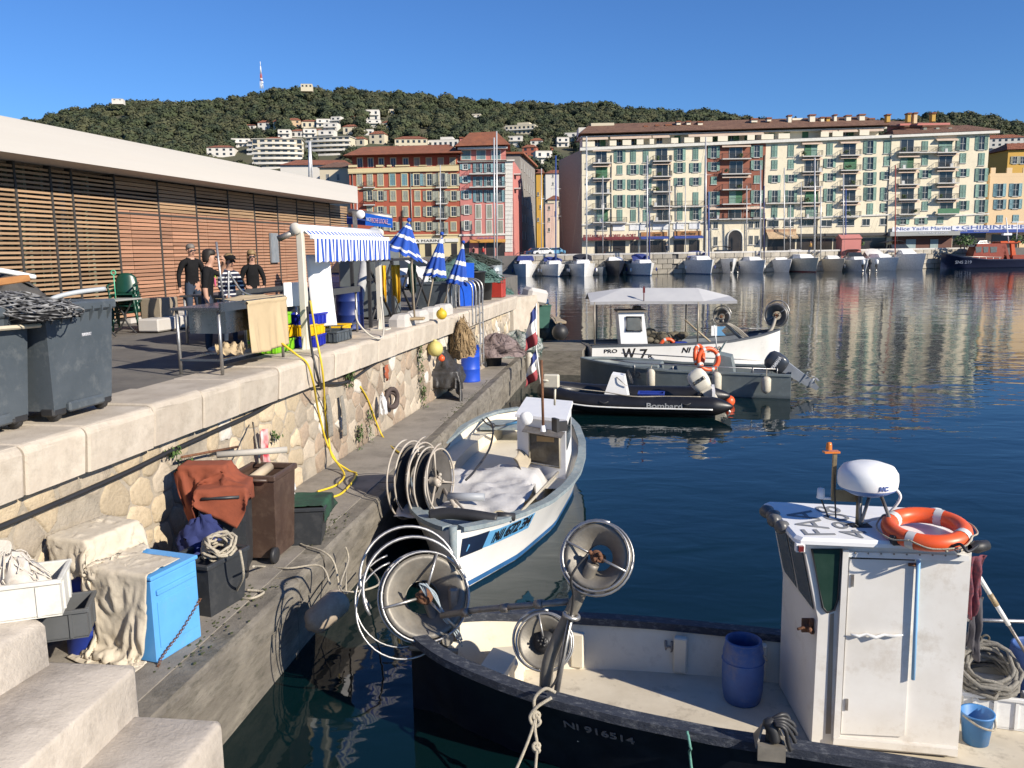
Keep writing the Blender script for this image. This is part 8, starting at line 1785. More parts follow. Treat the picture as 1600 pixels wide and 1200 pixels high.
# ================================================================== things on the ledge, near part
LBX = at_z(247, 1038, HL); LBY = at_z(316, 995, HL); d1 = (LBY - LBX).normalized(); d2 = Vector((-d1.y, d1.x, 0)); bw = (LBY - LBX).length; bd = .72; bh = .78
bx = thing('blue_cabinet', 'sky-blue box cabinet half covered by beige sailcloth', 'cabinet', LBX, math.atan2(d1.y, d1.x)); q = MB(); q.box((bw / 2, bd / 2, bh / 2), (bw, bd, bh), bev=.015); ob('body', q, mat('cabinet_blue', (.11, .36, .72), (.09, .3, .62), sc=2, rough=.45, dirt=((.2, .3, .4), .4, 5), dthr=.62), bx)
q = MB(); q.box((bw / 2, -.012, bh * .84), (bw * .86, .03, .05), bev=.008); ob('drawer_lip', q, MATS['cabinet_blue'], bx); q = MB(); q.box((bw / 2, -.004, bh * .45), (bw * .84, .012, bh * .55), bev=.004); ob('front_panel', q, MATS['cabinet_blue'], bx); q = MB(); q.box((bw / 2, bd / 2, bh + .02), (bw * 1.04, bd * 1.04, .04), bev=.01); ob('lid', q, MATS['cabinet_blue'], bx)
q = MB(); P = [LBX + d1 * (bw * .98) - d2 * .02 + Vector((0, 0, bh * .5)), LBX + d1 * bw * .5 - d2 * .03 + Vector((0, 0, bh * .26)), LBX + d1 * .02 - d2 * .03 + Vector((0, 0, .06)), LBX - d1 * .12 - d2 * .05 + Vector((0, 0, -.1))]
for k, c in enumerate(rope(P, 14)): q.torus(c, .012, .004, R=zto((d1.x, d1.y, 0)) if k % 2 else zto((0, 0, 1)), n=8, k=4)
ob('chain', q, RUST, label='rusty chain across the front of the blue cabinet', cat='chain')
Bt = lambda a, b_, z_: LBX + d1 * a * bw + d2 * b_ * bd + Vector((0, 0, z_))
tub('black tub beside the blue cabinet with rope on it', at_z(345, 950, HL) + Vector((-.15, .1, 0)), (.62, .55, .55), BBL, math.atan2(d1.y, d1.x))
coil('rope_coil', 'pale rope tangle on the black tub', at_z(352, 955, HL) + Vector((-.1, .2, .55)), .17, 9, .015, ROPE, zto((.3, -.5, 1)), h=.2)
heap('navy_cloth', 'navy blue cloth stuffed behind the rope tangle', at_z(340, 940, HL) + Vector((-.25, .35, .5)), (.5, .4, .3), mat('cloth_navy', (.02, .03, .12), rough=.9), cat='cloth', seed=8)
wheelie('black wheeled bin under the rust-red cloth', at_z(378, 905, HL) + Vector((-.2, .25, 0)), .5, .55, 1.0, BBL, .15 - PI, False); wheelie('brown wheeled bin standing open by the wall', at_z(428, 880, HL) + Vector((-.16, .3, 0)), .55, .62, 1.06, BBR, -.15 - PI, False)
q = MB(); q.rod((0, 0, 0), (.1, .5, .05), .06, 10); ob('wood_log', q, mat('wood_pale', (.5, .4, .28), rough=.8), label='pale wood stump lying in the brown bin', cat='wood', loc=at_z(420, 885, HL) + Vector((-.2, .1, 1.0)))
c0 = at_z(345, 900, HL) + Vector((-.3, .3, 0)); 
tub('low black tub with green-edged cloth beside the brown bin', at_z(480, 850, HL) + Vector((-.15, .2, 0)), (.72, .6, .48), BBL, .1)
c1_ = at_z(480, 850, HL) + Vector((-.15, .2, .5)); heap('white_bundle', 'white cloth bundle on the low black tub', c1_ + Vector((-.25, .1, .0)), (.4, .4, .3), mat('bundle_white', (.6, .58, .55), rough=.8), cat='cloth', seed=4)
for nm, lb_, a, b_, r_, m in (('rusty_rod', 'rusty iron rod leaning on the wall over the red cloth', on_wall(372, 698, -.1), c0 + Vector((-.2, .1, 1.3)), .016, RUST), ('grey_spar', 'pale wooden spar lying across the bins', c0 + Vector((.1, .4, 1.25)), c0 + Vector((.85, .75, 1.22)), .04, mat('spar_grey', (.45, .42, .37), rough=.8)), ('leaning_stick', 'thin pale stick leaning on the wall behind the bins', on_wall(395, 660, -.1), c0 + Vector((.55, .6, 1.1)), .012, ROPE)): q = MB(); q.rod(a, b_, r_, 8); ob(nm, q, m, label=lb_, cat='rod')
cloth('rolled_flag', 'red and white rolled flag propped against the wall', on_wall(410, 672, -.15), .22, .6, mat('flag_redwhite', (.55, .52, .5), (.45, .03, .05), sc=7, rough=.9, det=1), QA, 2, .03, 'flag', 5)
tube_thing('ledge_rope', 'pale rope running from the bins over the ledge to the fender', [at_z(396, 885, HL + .5), at_z(410, 885, HL + .02), at_z(450, 888, HL + .02), at_z(500, 884, HL + .03), ] + [at_z(507, 900, HL - .02) + Vector((.06, -.0, -.1))], .012, ROPE, 'rope'); tube_thing('ledge_rope', 'pale rope looped beside the black wheeled bin', [at_z(375, 860, HL + .7), at_z(380, 900, HL + .4), at_z(368, 930, HL + .02), at_z(392, 935, HL + .02), at_z(412, 925, HL + .02), at_z(385, 922, HL + .03)], .014, ROPE, 'rope'); tube_thing('ledge_rope', 'pale rope from the low black tub over the ledge edge', [at_z(446, 828, HL + .05), at_z(470, 850, HL + .02), at_z(505, 862, HL + .02), at_z(516, 868, HL) + Vector((.05, 0, -.12)), at_z(516, 880, HL) + Vector((.1, 0, -.45))], .012, ROPE, 'rope')
fp = at_y(511, 955, 9.0); fender(fp, .155, .52, mat('fender_tan', (.42, .35, .27), (.3, .24, .18), sc=5, rough=.7, dirt=((.15, .12, .09), .6, 6)), 'big tan cylinder fender hanging at the ledge edge', (-.75, -.45, -.55), rope_to=at_z(540, 880, .6))
tube_thing('mooring_line', 'green and white mooring lines hanging off the ledge by the fender', [at_z(540, 855, HL), at_z(538, 875, .75) + Vector((.05, 0, 0)), fp + Vector((.15, .1, .2)), fp + Vector((.5, .5, .1)), at_z(576, 886, .3)], .012, ROPE, 'rope')
# crates and bin next to the steps
P = at_z(100, 968, 1.75) - Vector((.32, -.12, 0)); crate('fish_crate', 'white crate of fishing scraps standing on the stone step', P + Vector((-.1, .08, 0)), (.62, .46, .3), mat('crate_white', (.66, .65, .6), (.56, .55, .5), rough=.5, dirt=((.4, .35, .28), .4, 5)), .32, 2); heap('net_scraps', 'white net scraps in the crate on the step', P + Vector((-.15, .08, .15)), (.45, .36, .28), mat('scrap_white', (.6, .57, .52), (.45, .4, .34), sc=9, rough=.9), cat='net', strands=14, seed=6)
crate('fish_crate', 'dark grey crate lid tilted under the white crate', at_z(118, 1010, 1.3) + Vector((-.25, .25, .02)), (.5, .4, .26), mat('crate_dark', (.1, .105, .11), rough=.5), .3, 2)
drum('deep blue cut-open drum between the steps and the cabinet', at_z(128, 1035, HL) + Vector((-.02, .32, 0)), .24, .62, mat('drum_deep', (.012, .035, .26), (.01, .03, .22), rough=.45))
# ================================================================== ledge, far part
drum('bright blue drum standing on the ledge past the black sheeting', at_z(733, 598, HL) + Vector((0, .3, 0)), .3, 1.05, mat('drum_bright', (.012, .07, .5), (.01, .055, .4), rough=.45)); heap('rope_pile', 'pale rope pile on top of the bright blue drum', at_z(733, 598, HL) + Vector((0, .3, 1.0)), (.6, .6, .3), GROPE, cat='rope', strands=20, sm=ROPE, seed=22, sr=.015)
tub('dark grey bin behind the bright blue drum', at_z(712, 590, HL) + Vector((-.1, .6, 0)), (.7, .7, 1.15), BBL, QA); heap('straw_net', 'straw-brown net bundle on the wall by the ladder', on_wall(720, 540, -.3) + Vector((0, 0, -.3)), (.7, .9, .9), mat('net_straw', (.36, .25, .13), (.22, .15, .08), sc=12, rough=1, bump=1), cat='net', strands=40, seed=23, sr=.01)
round_tub('dark tub under a mauve net on the ledge', at_z(768, 572, HL) + Vector((-.1, .3, 0)), .5, .85, BBL); heap('net_heap', 'mauve fishing net spilling over a dark tub', at_z(775, 575, HL) + Vector((0, .4, .35)), (1.5, 1.6, .65), NETP, cat='net', strands=60, seed=24)
heap('net_heap', 'pale white net spilling off the end of the ledge', at_z(808, 560, HL) + Vector((0, 1.5, -.05)), (1.9, 2.6, .75), NETW, cat='net', strands=90, sm=NETG, seed=25); heap('net_heap', 'dark net mound at the end of the ledge', at_z(815, 545, HL) + Vector((.3, 3.4, 0)), (2.2, 2.6, 1.3), NETD, cat='net', strands=70, seed=26); heap('net_heap', 'sage green net mound by the wall at the ledge end', at_z(800, 540, HL) + Vector((-.2, 4.6, .2)), (1.6, 2.4, 1.6), NETG, cat='net', strands=60, seed=27)
E2 = qp(34.5, -1.5, 1.0)
q = MB(); q.prism([(-1.2, -2.2), (1.2, -2.2), (1.2, 1.6), (-1.0, 1.4)], -1.4, 0); ob('rock_apron', q, CONC2, kind='structure', loc=qp(34.0, -1.2, .9), rot=(0, 0, QA - PI / 2)); q = MB(); q.box((0, 0, .3), (.9, .7, .6), bev=.12); ob('stone_block', q, CONW, label='weathered pale block at the end of the quay', cat='block', loc=at_y(833, 474, 33.5), rot=(.1, .2, .5)); tub('green bin with blue rope at the end of the quay', at_y(836, 500, 34) + Vector((0, 0, -.3)), (1.1, .9, .9), mat('bin_green', (.04, .12, .09), rough=.5), .2); heap('blue_rope', 'blue rope heap on the green bin', at_y(836, 482, 34), (1.0, .9, .6), mat('rope_blue', (.05, .14, .3), (.02, .05, .12), sc=10, rough=.9), cat='rope', strands=40, seed=30, sr=.02); ball('yellow float beside the blue rope heap', at_y(849, 478, 33.8), .17, YB)
q = MB(); q.box((0, 0, 0), (1.9, 3.2, .12)); pt_ = ob('pontoon', q, mat('pontoon_wood', (.4, .32, .22), (.3, .24, .16), sc=3, rough=.9), label='small wooden pontoon at the end of the ledge', cat='pontoon', loc=at_z(852, 503, .75) + Vector((0, 1, 0)), rot=(0, 0, .1))
ball('large black ball buoy hanging off the pontoon', at_y(875, 519, 31.5), .3, BLACK); ball('grey ball buoy floating below the black one', at_z(872, 553, .12), .26, mat('buoy_grey', (.25, .27, .3), rough=.5)); fender(at_y(827, 569, 28.5), .13, .8, FENW, 'white cylinder fender hanging at the end of the ledge')
def tricolor(label, foot, tip, Y, w_, h_):
    A, B_ = at_y(*foot, Y), at_y(*tip, Y); t = thing('flag_pole', label, 'flag', A); q = MB(); q.rod((0, 0, 0), B_ - A, .018, 6); ob('pole', q, WHITE, t); q = MB(); D = (B_ - A)
    q.grid(12, 12, lambda u, v: D * (1 - .02) + Vector((-w_ * u * (.35 + .4 * v) + .03 * math.sin(v * 9), .1 * math.sin(u * 6 + v * 4), -h_ * v - .25 * u)), mf=lambda i, j: min(2, j // 4)); ob('flag', q, [mat('flag_fr_blue', (.03, .05, .2), rough=.8), UW, mat('flag_fr_red', (.32, .05, .06), rough=.8)], t, solid=.004)
tricolor('drooping French tricolour on a pole at the ledge end', (838, 590), (838, 474), 27, .55, 1.25); tricolor('faded second tricolour lower on the boat stern', (846, 612), (838, 545), 25.5, .5, .9)
# ================================================================== people
SKIN = mat('skin', (.45, .26, .18), (.4, .22, .15), sc=8, rough=.55); HAIRD = mat('hair_dark', (.02, .014, .01), rough=.6); HAIRG = mat('hair_grey', (.18, .16, .14), rough=.6); HAIRB = mat('hair_blond', (.30, .2, .09), (.2, .13, .06), sc=20, rough=.6); CBLK = mat('cloth_black', (.008, .008, .009), (.014, .014, .015), rough=.9, spec=.15, bump=.6, bsc=9); JEAN = mat('jeans', (.03, .045, .075), (.022, .034, .058), rough=.9); SHOE = mat('shoe', (.02, .02, .022), rough=.6); SHOEP = mat('shoe_pale', (.5, .42, .42), rough=.7)
def person(label, P, rz_, h, top, legs, shoe, hair, arms, lean=0, female=False, sleeve='long', hairlen=.1):
    k = h / 1.75; J = {}; E = []; Rr = {}; Mt = {}
    def j(n, p, r, par=None, m=0):
        J[n] = Vector((p[0], p[1] - lean * max(0, p[2] - .95), p[2])); Rr[n] = r; Mt[n] = m
        if par: E.append((par, n))
    sh = .165 if female else .19
    j('pelvis', (0, 0, .95), (.155, .12), None, 1); j('waist', (0, 0, 1.1), (.135, .1), 'pelvis', 0); j('chest', (0, .0, 1.3), (.165, .115), 'waist', 0); j('neckb', (0, .01, 1.45), (.085, .07), 'chest', 0); j('neck', (0, 0, 1.52), (.052, .055), 'neckb', 2); j('jaw', (0, -.03, 1.585), (.062, .075), 'neck', 2); j('face', (0, -.02, 1.65), (.074, .094), 'jaw', 2); j('crown', (0, .0, 1.715), (.06, .075), 'face', 2)
    for i, sg in enumerate((-1, 1)):
        a = arms[i]; n = str(i); ms = 0 if sleeve == 'long' else 2
        j('s' + n, (sg * sh, 0, 1.41), (.07, .07), 'neckb', 0); j('e' + n, a[0], (.05, .05), 's' + n, 0); j('w' + n, a[1], (.032, .032), 'e' + n, ms); d = (Vector(a[2]) - Vector(a[1])); j('h' + n, Vector(a[1]) + d * .5, (.036, .024), 'w' + n, 2)
        sd = d.cross(Vector((0, 1, .3))).normalized() * .02
        for q_ in range(4): j('f%s%d' % (n, q_), Vector(a[2]) + sd * (q_ - 1.5) * (1 + .0) + d * (.1 if q_ in (1, 2) else 0), (.009, .009), 'h' + n, 2)
        j('t' + n, Vector(a[1]) + d * .7 + sd * 2.6, (.01, .01), 'w' + n, 2)
        j('hip' + n, (sg * .09, 0, .88), (.095, .1), 'pelvis', 1); j('k' + n, (sg * .1, -.01, .5), (.06, .065), 'hip' + n, 1); j('a' + n, (sg * .105, .02, .1), (.045, .05), 'k' + n, 1); j('o' + n, (sg * .12, -.13, .05), (.045, .04), 'a' + n, 3)
    names = list(J); ix = {n: i for i, n in enumerate(names)}
    me = bpy.data.meshes.new('body'); me.from_pydata([J[n] * k for n in names], [(ix[a], ix[b_]) for a, b_ in E], []); o = bpy.data.objects.new('tmp', me); S.collection.objects.link(o)
    o.modifiers.new('s', 'SKIN'); sd_ = o.modifiers.new('b', 'SUBSURF'); sd_.levels = 2; sd_.render_levels = 2
    lay = me.skin_vertices[0].data if me.skin_vertices else None
    if lay is None: bpy.context.view_layer.objects.active = o; lay = me.skin_vertices[0].data
    for i, n in enumerate(names): lay[i].radius = (Rr[n][0] * k, Rr[n][1] * k); lay[i].use_root = (n == 'pelvis')
    dg = bpy.context.evaluated_depsgraph_get(); nm = bpy.data.meshes.new_from_object(o.evaluated_get(dg)); bpy.data.objects.remove(o)
    for m in (top, legs, SKIN, shoe): nm.materials.append(m)
    segs = [(J[a] * k, J[b_] * k, Mt[b_]) for a, b_ in E]
    for p in nm.polygons:
        c = p.center; best = 9; bm = 0
        for a, b_, m in segs:
            d = b_ - a; t = max(0, min(1, (c - a).dot(d) / max(d.length_squared, 1e-9))); ds = (c - a - d * t).length
            if ds < best: best = ds; bm = m
        if c.z > 1.0 * k and c.z < 1.47 * k and bm == 2 and abs(c.x) < sh * .9 * k and c.y > -.16: bm = 0
        p.material_index = bm; p.use_smooth = True
    r = thing('person', label, 'person', P, rz_); link('body', nm, r); HC = (J['face'] + J['crown']) / 2 * k
    q = MB(); q.grid(16, 9, lambda u, v: HC + Vector((math.cos(u * 2 * PI) * (.083 + .006 * math.sin(u * 40 + v * 9)) * math.sin(.15 + v * 1.75), .018 + math.sin(u * 2 * PI) * (.102 + .006 * math.cos(u * 33)) * math.sin(.15 + v * 1.75), .098 * math.cos(v * 1.75) + .012 - (hairlen * max(0, v - .55) * 2.2 if math.sin(u * 2 * PI) > -.35 else -.02 * v))) * 1.0); ob('hair', q, hair, r, solid=.012)
    q = MB(); fy = J['face'].y * k
    for sg in (-1, 1): q.sph((sg * .034 * k, fy - .098 * k, J['face'].z * k + .005), .026, (1, .45, .8), 10)
    q.rod((-.03, fy - .1 * k, J['face'].z * k + .01), (.03, fy - .1 * k, J['face'].z * k + .01), .005, 5); ob('sunglasses', q, BLACK, r)
    q = MB(); q.sph((0, fy - .105 * k, J['face'].z * k - .03), .014, (.9, 1, 1.6), 8); ob('nose', q, SKIN, r); q = MB(); q.sph((0, fy - .092 * k, J['face'].z * k - .062), .02, (1.2, .4, .35), 8); ob('mouth', q, mat('lips', (.32, .12, .1), rough=.6), r)
    for sg in (-1, 1): q = MB(); q.sph((sg * .078 * k, fy + .01, J['face'].z * k - .005), .024, (.4, .7, 1.1), 8); ob('ear', q, SKIN, r)
    return r
dn = lambda sg, f=0: ((sg * .25, .0, 1.14), (sg * .26, -.05 - f, .88), (sg * .25, -.08 - f, .76))
pm = person('man in black jacket and dark trousers standing by the slat wall', at_z(306, 517, HQ), .85, 1.84, CBLK, JEAN, SHOE, HAIRG, (((-.27, .04, 1.16), (-.3, -.03, .9), (-.29, -.07, .79)), ((.29, .03, 1.17), (.2, -.1, .98), (.13, -.12, .92))), .03, hairlen=.03)
p2 = person('person in black shirt shading the eyes, bending at the sink table', at_z(329, 553, HQ), 1.75, 1.68, CBLK, JEAN, SHOEP, HAIRD, (dn(-1), ((.26, -.16, 1.36), (.12, -.24, 1.58), (.03, -.2, 1.66))), .12, True, 'short', .1)
q = MB(); q.sph((.13, -.13, 1.18), .045, (.6, .4, 1.9), 8, m=0); q.sph((.15, -.135, 1.25), .03, (.6, .4, 1.4), 8, m=1); ob('shirt_print', q, [mat('print_pink', (.6, .1, .2), rough=.8), mat('print_green', (.3, .45, .05), rough=.8)], p2)
NVY = mat('stripe_navy', (.015, .018, .05), rough=.85); w_ = wave_bump; nt = NVY.node_tree; wv = nt.nodes.new('ShaderNodeTexWave'); wv.bands_direction = 'Z'; wv.inputs['Scale'].default_value = 4.2; tcn = nt.nodes.new('ShaderNodeTexCoord'); rp = nt.nodes.new('ShaderNodeValToRGB'); rp.color_ramp.elements[0].position = .72; rp.color_ramp.elements[0].color = (.012, .014, .04, 1); rp.color_ramp.elements[1].position = .78; rp.color_ramp.elements[1].color = (.6, .6, .6, 1); nt.links.new(tcn.outputs['Object'], wv.inputs[0]); nt.links.new(wv.outputs['Fac'], rp.inputs[0]); nt.links.new(rp.outputs[0], nt.nodes['Principled BSDF'].inputs['Base Color'])
p3 = person('woman in striped navy top and dark cap leaning over the table', at_z(362, 541, HQ), .9, 1.6, NVY, JEAN, SHOE, HAIRB, (((-.24, -.08, 1.16), (-.2, -.24, .98), (-.16, -.32, .92)), ((.24, -.08, 1.16), (.2, -.24, .98), (.16, -.32, .92))), .15, True, 'long', .08)
q = MB(); q.grid(14, 6, lambda u, v: (math.cos(u * 2 * PI) * .1 * math.sin(.1 + v * 1.5), -.12 + math.sin(u * 2 * PI) * .115 * math.sin(.1 + v * 1.5), 1.555 + .08 * math.cos(v * 1.5))); q.box((0, -.26, 1.555), (.17, .12, .012), bev=.004); ob('cap', q, CBLK, p3)
person('blond woman in black top with sunglasses by the slat wall', at_z(400, 520, HQ), .55, 1.68, CBLK, CBLK, SHOE, HAIRB, (((-.25, .0, 1.16), (-.2, -.16, 1.0), (-.08, -.2, .98)), ((.25, .0, 1.16), (.2, -.16, 1.0), (.1, -.2, .97))), 0, True, 'long', .18)
# ---- parked cars beyond the market and on the far road
def car(label, P, rz_, m, L_=4.1):
    t = thing('parked_car', label, 'car', P, rz_); w = 1.72; q = MB(); prof = [(-.5, .28), (-.5, .62), (-.46, .82), (-.3, .9), (-.18, 1.38), (.2, 1.42), (.36, .98), (.48, .85), (.5, .6), (.5, .28)]
    vs = []; ys = (-.5, -.47, .47, .5)
    for y in ys:
        for x, z_ in prof: vs.append((x * L_, y * w * (1 - .18 * max(0, z_ - .9) / .5), z_))
    n_ = len(prof); fs = [tuple(range(n_))[::-1], tuple(range(3 * n_, 4 * n_))] + [(j * n_ + i, j * n_ + (i + 1) % n_, (j + 1) * n_ + (i + 1) % n_, (j + 1) * n_ + i) for j in range(3) for i in range(n_)]
    q._add(vs, fs); ob('body', q, m, t, fix=True)
    for sg in (-1, 1): q = MB(); q._add([(x * L_, sg * w * .5 * (.995 - .18 * max(0, z_ - .9) / .5) + sg * .012, z_) for x, z_ in ((-.27, .94), (-.16, 1.32), (.18, 1.36), (.31, 1.0))], [(0, 1, 2, 3)]); ob('side_window', q, GLASS, t)
    for x in (-.31, .31):
        for sg in (-1, 1): q = MB(); q.lathe([(0, -.1), (.2, -.1), (.31, -.08), (.31, .08), (.2, .1), (0, .1)], (x * L_, sg * w * .46, .31), 18, zto((0, 1, 0))); ob('wheel', q, BLACK, t)
    q = MB(); q._add([(.215 * L_, -.62, 1.40), (.215 * L_, .62, 1.40), (.372 * L_, .72, 1.0), (.372 * L_, -.72, 1.0)], [(0, 1, 2, 3)]); ob('windscreen', q, GLASS, t); q = MB(); q._add([(-.195 * L_, -.62, 1.36), (-.195 * L_, .62, 1.36), (-.305 * L_, .72, .95), (-.305 * L_, -.72, .95)], [(0, 1, 2, 3)]); ob('rear_window', q, GLASS, t)
    for y in (-.6, .6): q = MB(); q.box((L_ * .495, y, .68), (.06, .3, .14), bev=.02); ob('headlight', q, CLEANW, t); q = MB(); q.box((-L_ * .495, y, .72), (.06, .25, .14), bev=.02); ob('tail_light', q, MATS['red_lens'], t)
    return t
PB_ = mat('paint_blue', (.015, .03, .1), rough=.25, coat=.5); PW_ = mat('paint_white', (.7, .7, .7), rough=.25, coat=.5); PS_ = mat('paint_sky', (.15, .35, .5), rough=.25, coat=.5)
def cz(x, Y): p = at_y(x, 400, Y); return (p.x, p.y, HQ - .03)
car('dark blue car parked beyond the slat wall', cz(566, 34), 1.2, PB_); car('white car parked behind the awning', cz(600, 39), .3, PW_); car('white van-like car parked behind the parasols', cz(630, 43), 0, PW_, 4.6)
for x, Y, m, lb_ in ((848, 166, PW_, 'white car on the far road at the street mouth'), (866, 167, PS_, 'pale blue car on the far road at the street mouth'), (836, 166, PB_, 'dark car on the far road left of the white one'), (1531, 167, PW_, 'white car on the far road behind the rescue boat')): p = at_y(x, 390, Y); car(lb_, (p.x, p.y, ZR + .02), .2, m)
P = at_y(1325, 397, 164); kb = thing('kiosk', 'small pink kiosk with pitched roof on the far quay', 'kiosk', (P.x, P.y, ZR - 2)); ubox('wall', PINK, kb, (0, 0, 0), (3.6, 3, 4.2)); q = MB(); q._add([(-2, -1.7, 4.2), (2, -1.7, 4.2), (2, 1.7, 4.2), (-2, 1.7, 4.2), (-2, 0, 5), (2, 0, 5)], [(0, 1, 5, 4), (2, 3, 4, 5), (1, 2, 5), (3, 0, 4)]); ob('roof', q, PINK, kb)
for x, y in ((1338, 388), (1510, 395), (1500, 396), (1590, 393)):
    P = at_y(x, y + 8, 166); t = thing('quay_shrub', {1338: 'palm shrub beside the pink kiosk', 1510: 'round shrub left of the rescue boat cabin', 1500: 'low shrub before the brick kiosk', 1590: 'shrub behind the rescue boat at right edge'}[x], 'shrub', (P.x, P.y, ZR)); v, f_ = leafy(90, rs); q = MB(); q._add([(a * 1.5 + Vector((0, 0, 1.3))) for a in v], f_); ob('crown', q, LEAFY, t); q = MB(); q.rod((0, 0, 0), (0, 0, 1.2), .12, 6); ob('trunk', q, RUST, t)
# small figures on the far quay
for i, (x, m, lb_) in enumerate(((740, CBLK, 'tiny dark figure on the far quay before the pink building'), (755, mat('far_red', (.5, .04, .04), rough=.9), 'tiny figure in red on the far quay before the pink building'), (1042, JEAN, 'tiny figure in blue on the far road below the shop signs'), (1266, mat('far_tan', (.5, .3, .1), rough=.9), 'tiny figure in tan on the far terrace'))):
    P = at_y(x, 398, 164); q = MB(); q.tube([(0, 0, .75), (0, 0, 1.1), (0, 0, 1.42), (0, 0, 1.5)], [.17, .17, .2, .07], 8, m=0); q.tube([(-.09, 0, .8), (-.1, 0, 0)], [.1, .06], 6, m=1); q.tube([(.09, 0, .8), (.12, 0, 0)], [.1, .06], 6, m=1); q.sph((0, 0, 1.64), .12, (1, 1, 1.2), 8, m=2); q.tube([(-.2, 0, 1.4), (-.26, 0, .85)], .05, 5, m=0); q.tube([(.2, 0, 1.4), (.26, 0, .85)], .05, 5, m=0); ob('person', q, [m, JEAN, SKIN], label=lb_, cat='person', loc=(P.x, P.y, ZR))
# ================================================================== cloths, let fall over what they cover
def falling(items, colliders, frames=70):
    tmp = []
    for c, d, R in colliders:
        q = MB(); q.box(c, d, R=R); o = link('collider', q.mesh('collider', DARK)); o.modifiers.new('c', 'COLLISION'); o.collision.thickness_outer = .012; o.collision.cloth_friction = 25; tmp.append(o)
    cl_ = []
    for (name, label, cat, O_, ux, uy, nx_, ny_, amp, m, seed, pin, th) in items:
        ux, uy = Vector(ux), Vector(uy); nn = ux.cross(uy).normalized(); nn = nn if nn.z > 0 else -nn
        f = lambda u, v: O_ + ux * (u - .5) + uy * (v - .5) + nn * (amp * (abs(fbm(u * 5 + v * 2, v * 4 - u * 3, seed)) * 1.2 + .4 * abs(fbm(u * 11, v * 9 + u * 4, seed + 1))))
        if name == 'table_cloth':      # laid over the table edge already, then left to settle
            f = lambda u, v: qp(12.95, .40, HQ + 1.0) + ux * (u - .5) * (.86 + .14 * v) + (QN * ((v - .62) * 1.2) if v > .62 else Vector((0, 0, (v - .62) * 1.2)) - QN * (.07 + .05 * (1 + math.sin(u * 19 + 2 * fbm(u * 3, v, 2))) * (.62 - v) * 1.6)) + Vector((0, 0, .012 * fbm(u * 6, v * 5, 3)))
        q = MB(); q.grid(nx_, ny_, f); o = link('cloth_sim', q.mesh(name, m)); md = o.modifiers.new('cloth', 'CLOTH'); st = md.settings
        st.quality = 4; st.mass = .25; st.tension_stiffness = 18; st.compression_stiffness = 18; st.shear_stiffness = 6; st.bending_stiffness = .25; st.air_damping = 2.5
        cs = md.collision_settings; cs.collision_quality = 2; cs.distance_min = .012; cs.use_self_collision = False; md.point_cache.frame_end = frames
        if pin:
            g = o.vertex_groups.new(name='pin'); g.add([i for i, v in enumerate(q.v) if pin((i // (ny_ + 1)) / nx_, (i % (ny_ + 1)) / ny_)], 1, 'ADD'); st.vertex_group_mass = 'pin'
        cl_.append((o, name, label, cat, m, th)); tmp.append(o)
    for fr in range(1, frames + 1): S.frame_set(fr)
    dg = bpy.context.evaluated_depsgraph_get(); out = []
    for o, name, label, cat, m, th in cl_:
        me = bpy.data.meshes.new_from_object(o.evaluated_get(dg)); me.name = name
        me.polygons.foreach_set('use_smooth', [True] * len(me.polygons)); out.append((me, name, label, cat, th))
    for o in tmp: bpy.data.objects.remove(o)
    S.frame_set(1)
    for me, name, label, cat, th in out: ob(name, me, None, None, label, cat, solid=th)
Rb = basis(d1, d2)
tub('tall dark blue tub behind the sky-blue cabinet under sailcloth', Bt(.6, 1.36, 0), (.6, .42, 1.03), MATS['drum_blue'], math.atan2(d1.y, d1.x))
ledge_c = (Vector((-3.2, 9.5, HL - .1)), (8, 16, .2), None); wall_c = (qp(12, WT + .3, 1.7), (20, .6, 2.4), Matrix.Rotation(QA, 3, 'Z'))
PS1 = at_z(705, 628, HL) + Vector((-.15, .9, 0)); P1_ = at_z(378, 905, HL) + Vector((-.2, .25, 0)); P2_ = at_z(480, 850, HL) + Vector((-.15, .2, 0))
def tpos(s_, t_, z_): return qp(s_, t_, z_)
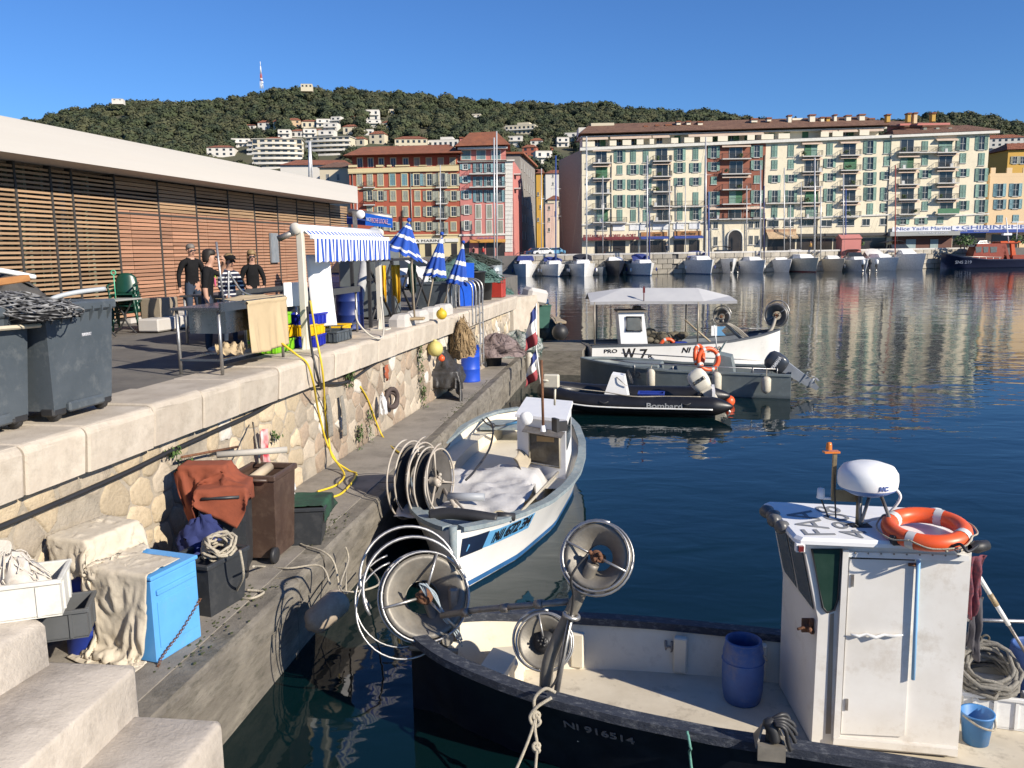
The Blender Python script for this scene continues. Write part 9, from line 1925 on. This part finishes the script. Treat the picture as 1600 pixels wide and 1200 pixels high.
falling([
    ('sailcloth', 'crumpled beige sailcloth thrown over the blue cabinet', 'sailcloth', Bt(-.1, .64, bh + .3), d1 * 1.75 - d2 * .15 + Vector((0, 0, .1)), d2 * .84 + d1 * .12, 76, 42, .042, TARPW, 1, None, .003),
    ('sailcloth', 'beige sailcloth fold heaped against the wall above the cabinet', 'sailcloth', Bt(.55, 1.15, bh + .5), d1 * 1.1 + d2 * .4, d2 * .95 - d1 * .3 + Vector((0, 0, .1)), 48, 42, .042, TARPW, 6, None, .003),
    ('red_cloth', 'rust-red tarpaulin cloth over the black wheeled bin', 'tarpaulin', P1_ + Vector((-.12, .0, 1.28)), Vector((1.15, -.25, .0)), Vector((.2, .9, .05)), 40, 34, .015, mat('cloth_rust', (.25, .062, .028), (.18, .045, .022), sc=4, rough=.9, bump=.2), 4, None, .005),
    ('black_sheeting', 'crumpled black plastic sheeting heaped against the wall', 'sheeting', PS1 + Vector((0, .1, 1.3)), Vector((1.75, .2, .1)), Vector((-.2, 2.5, 0)), 46, 60, .085, mat('sheet_black', (.02, .02, .02), (.06, .056, .054), sc=3, rough=.42, bump=.4, bsc=20), 13, None, .005),
    ('green_cloth', 'dark cloth with a green edge over the low black tub', 'cloth', P2_ + Vector((.08, .05, .62)), Vector((.95, .1, 0)), Vector((-.05, .75, 0)), 30, 24, .015, mat('cloth_dkgreen', (.02, .09, .045), (.012, .018, .016), sc=3, rough=.9), 9, None, .005),
    ('table_cloth', 'beige cloth hanging over the water side of the sink table', 'cloth', qp(12.95, .28, HQ + 1.0), QD * 1.35, QN * 1.35, 36, 36, .012, mat('cloth_beige', (.50, .39, .24), (.43, .33, .2), sc=2, rough=.9), 2, lambda u, v: v > .9, .005),
], [(PS1 + Vector((-.1, 0, .35)), (.8, 1.3, .7), None), (PS1 + Vector((-.3, .3, .6)), (.45, .7, 1.15), None), ledge_c, (Bt(.5, .5, bh / 2), (bw * 1.04, bd * 1.04, bh + .08), Rb), (P1_ + Vector((0, 0, .52)), (.52, .58, 1.04), Matrix.Rotation(.15, 3, 'Z')), (P1_ + Vector((-.25, .25, .62)), (.5, .5, 1.24), None), (P2_ + Vector((0, 0, .25)), (.74, .62, .5), None), (Bt(.6, 1.36, .52), (.62, .44, 1.04), Rb),
    (qp(12.6, .77, HQ + .85), (2.0, .74, .2), Matrix.Rotation(QA, 3, 'Z')), (at_z(345, 950, HL) + Vector((-.15, .1, .3)), (.6, .55, .6), None), (qp(12, 1.2, HQ - .1), (8, 2.4, .2), Matrix.Rotation(QA, 3, 'Z'))])
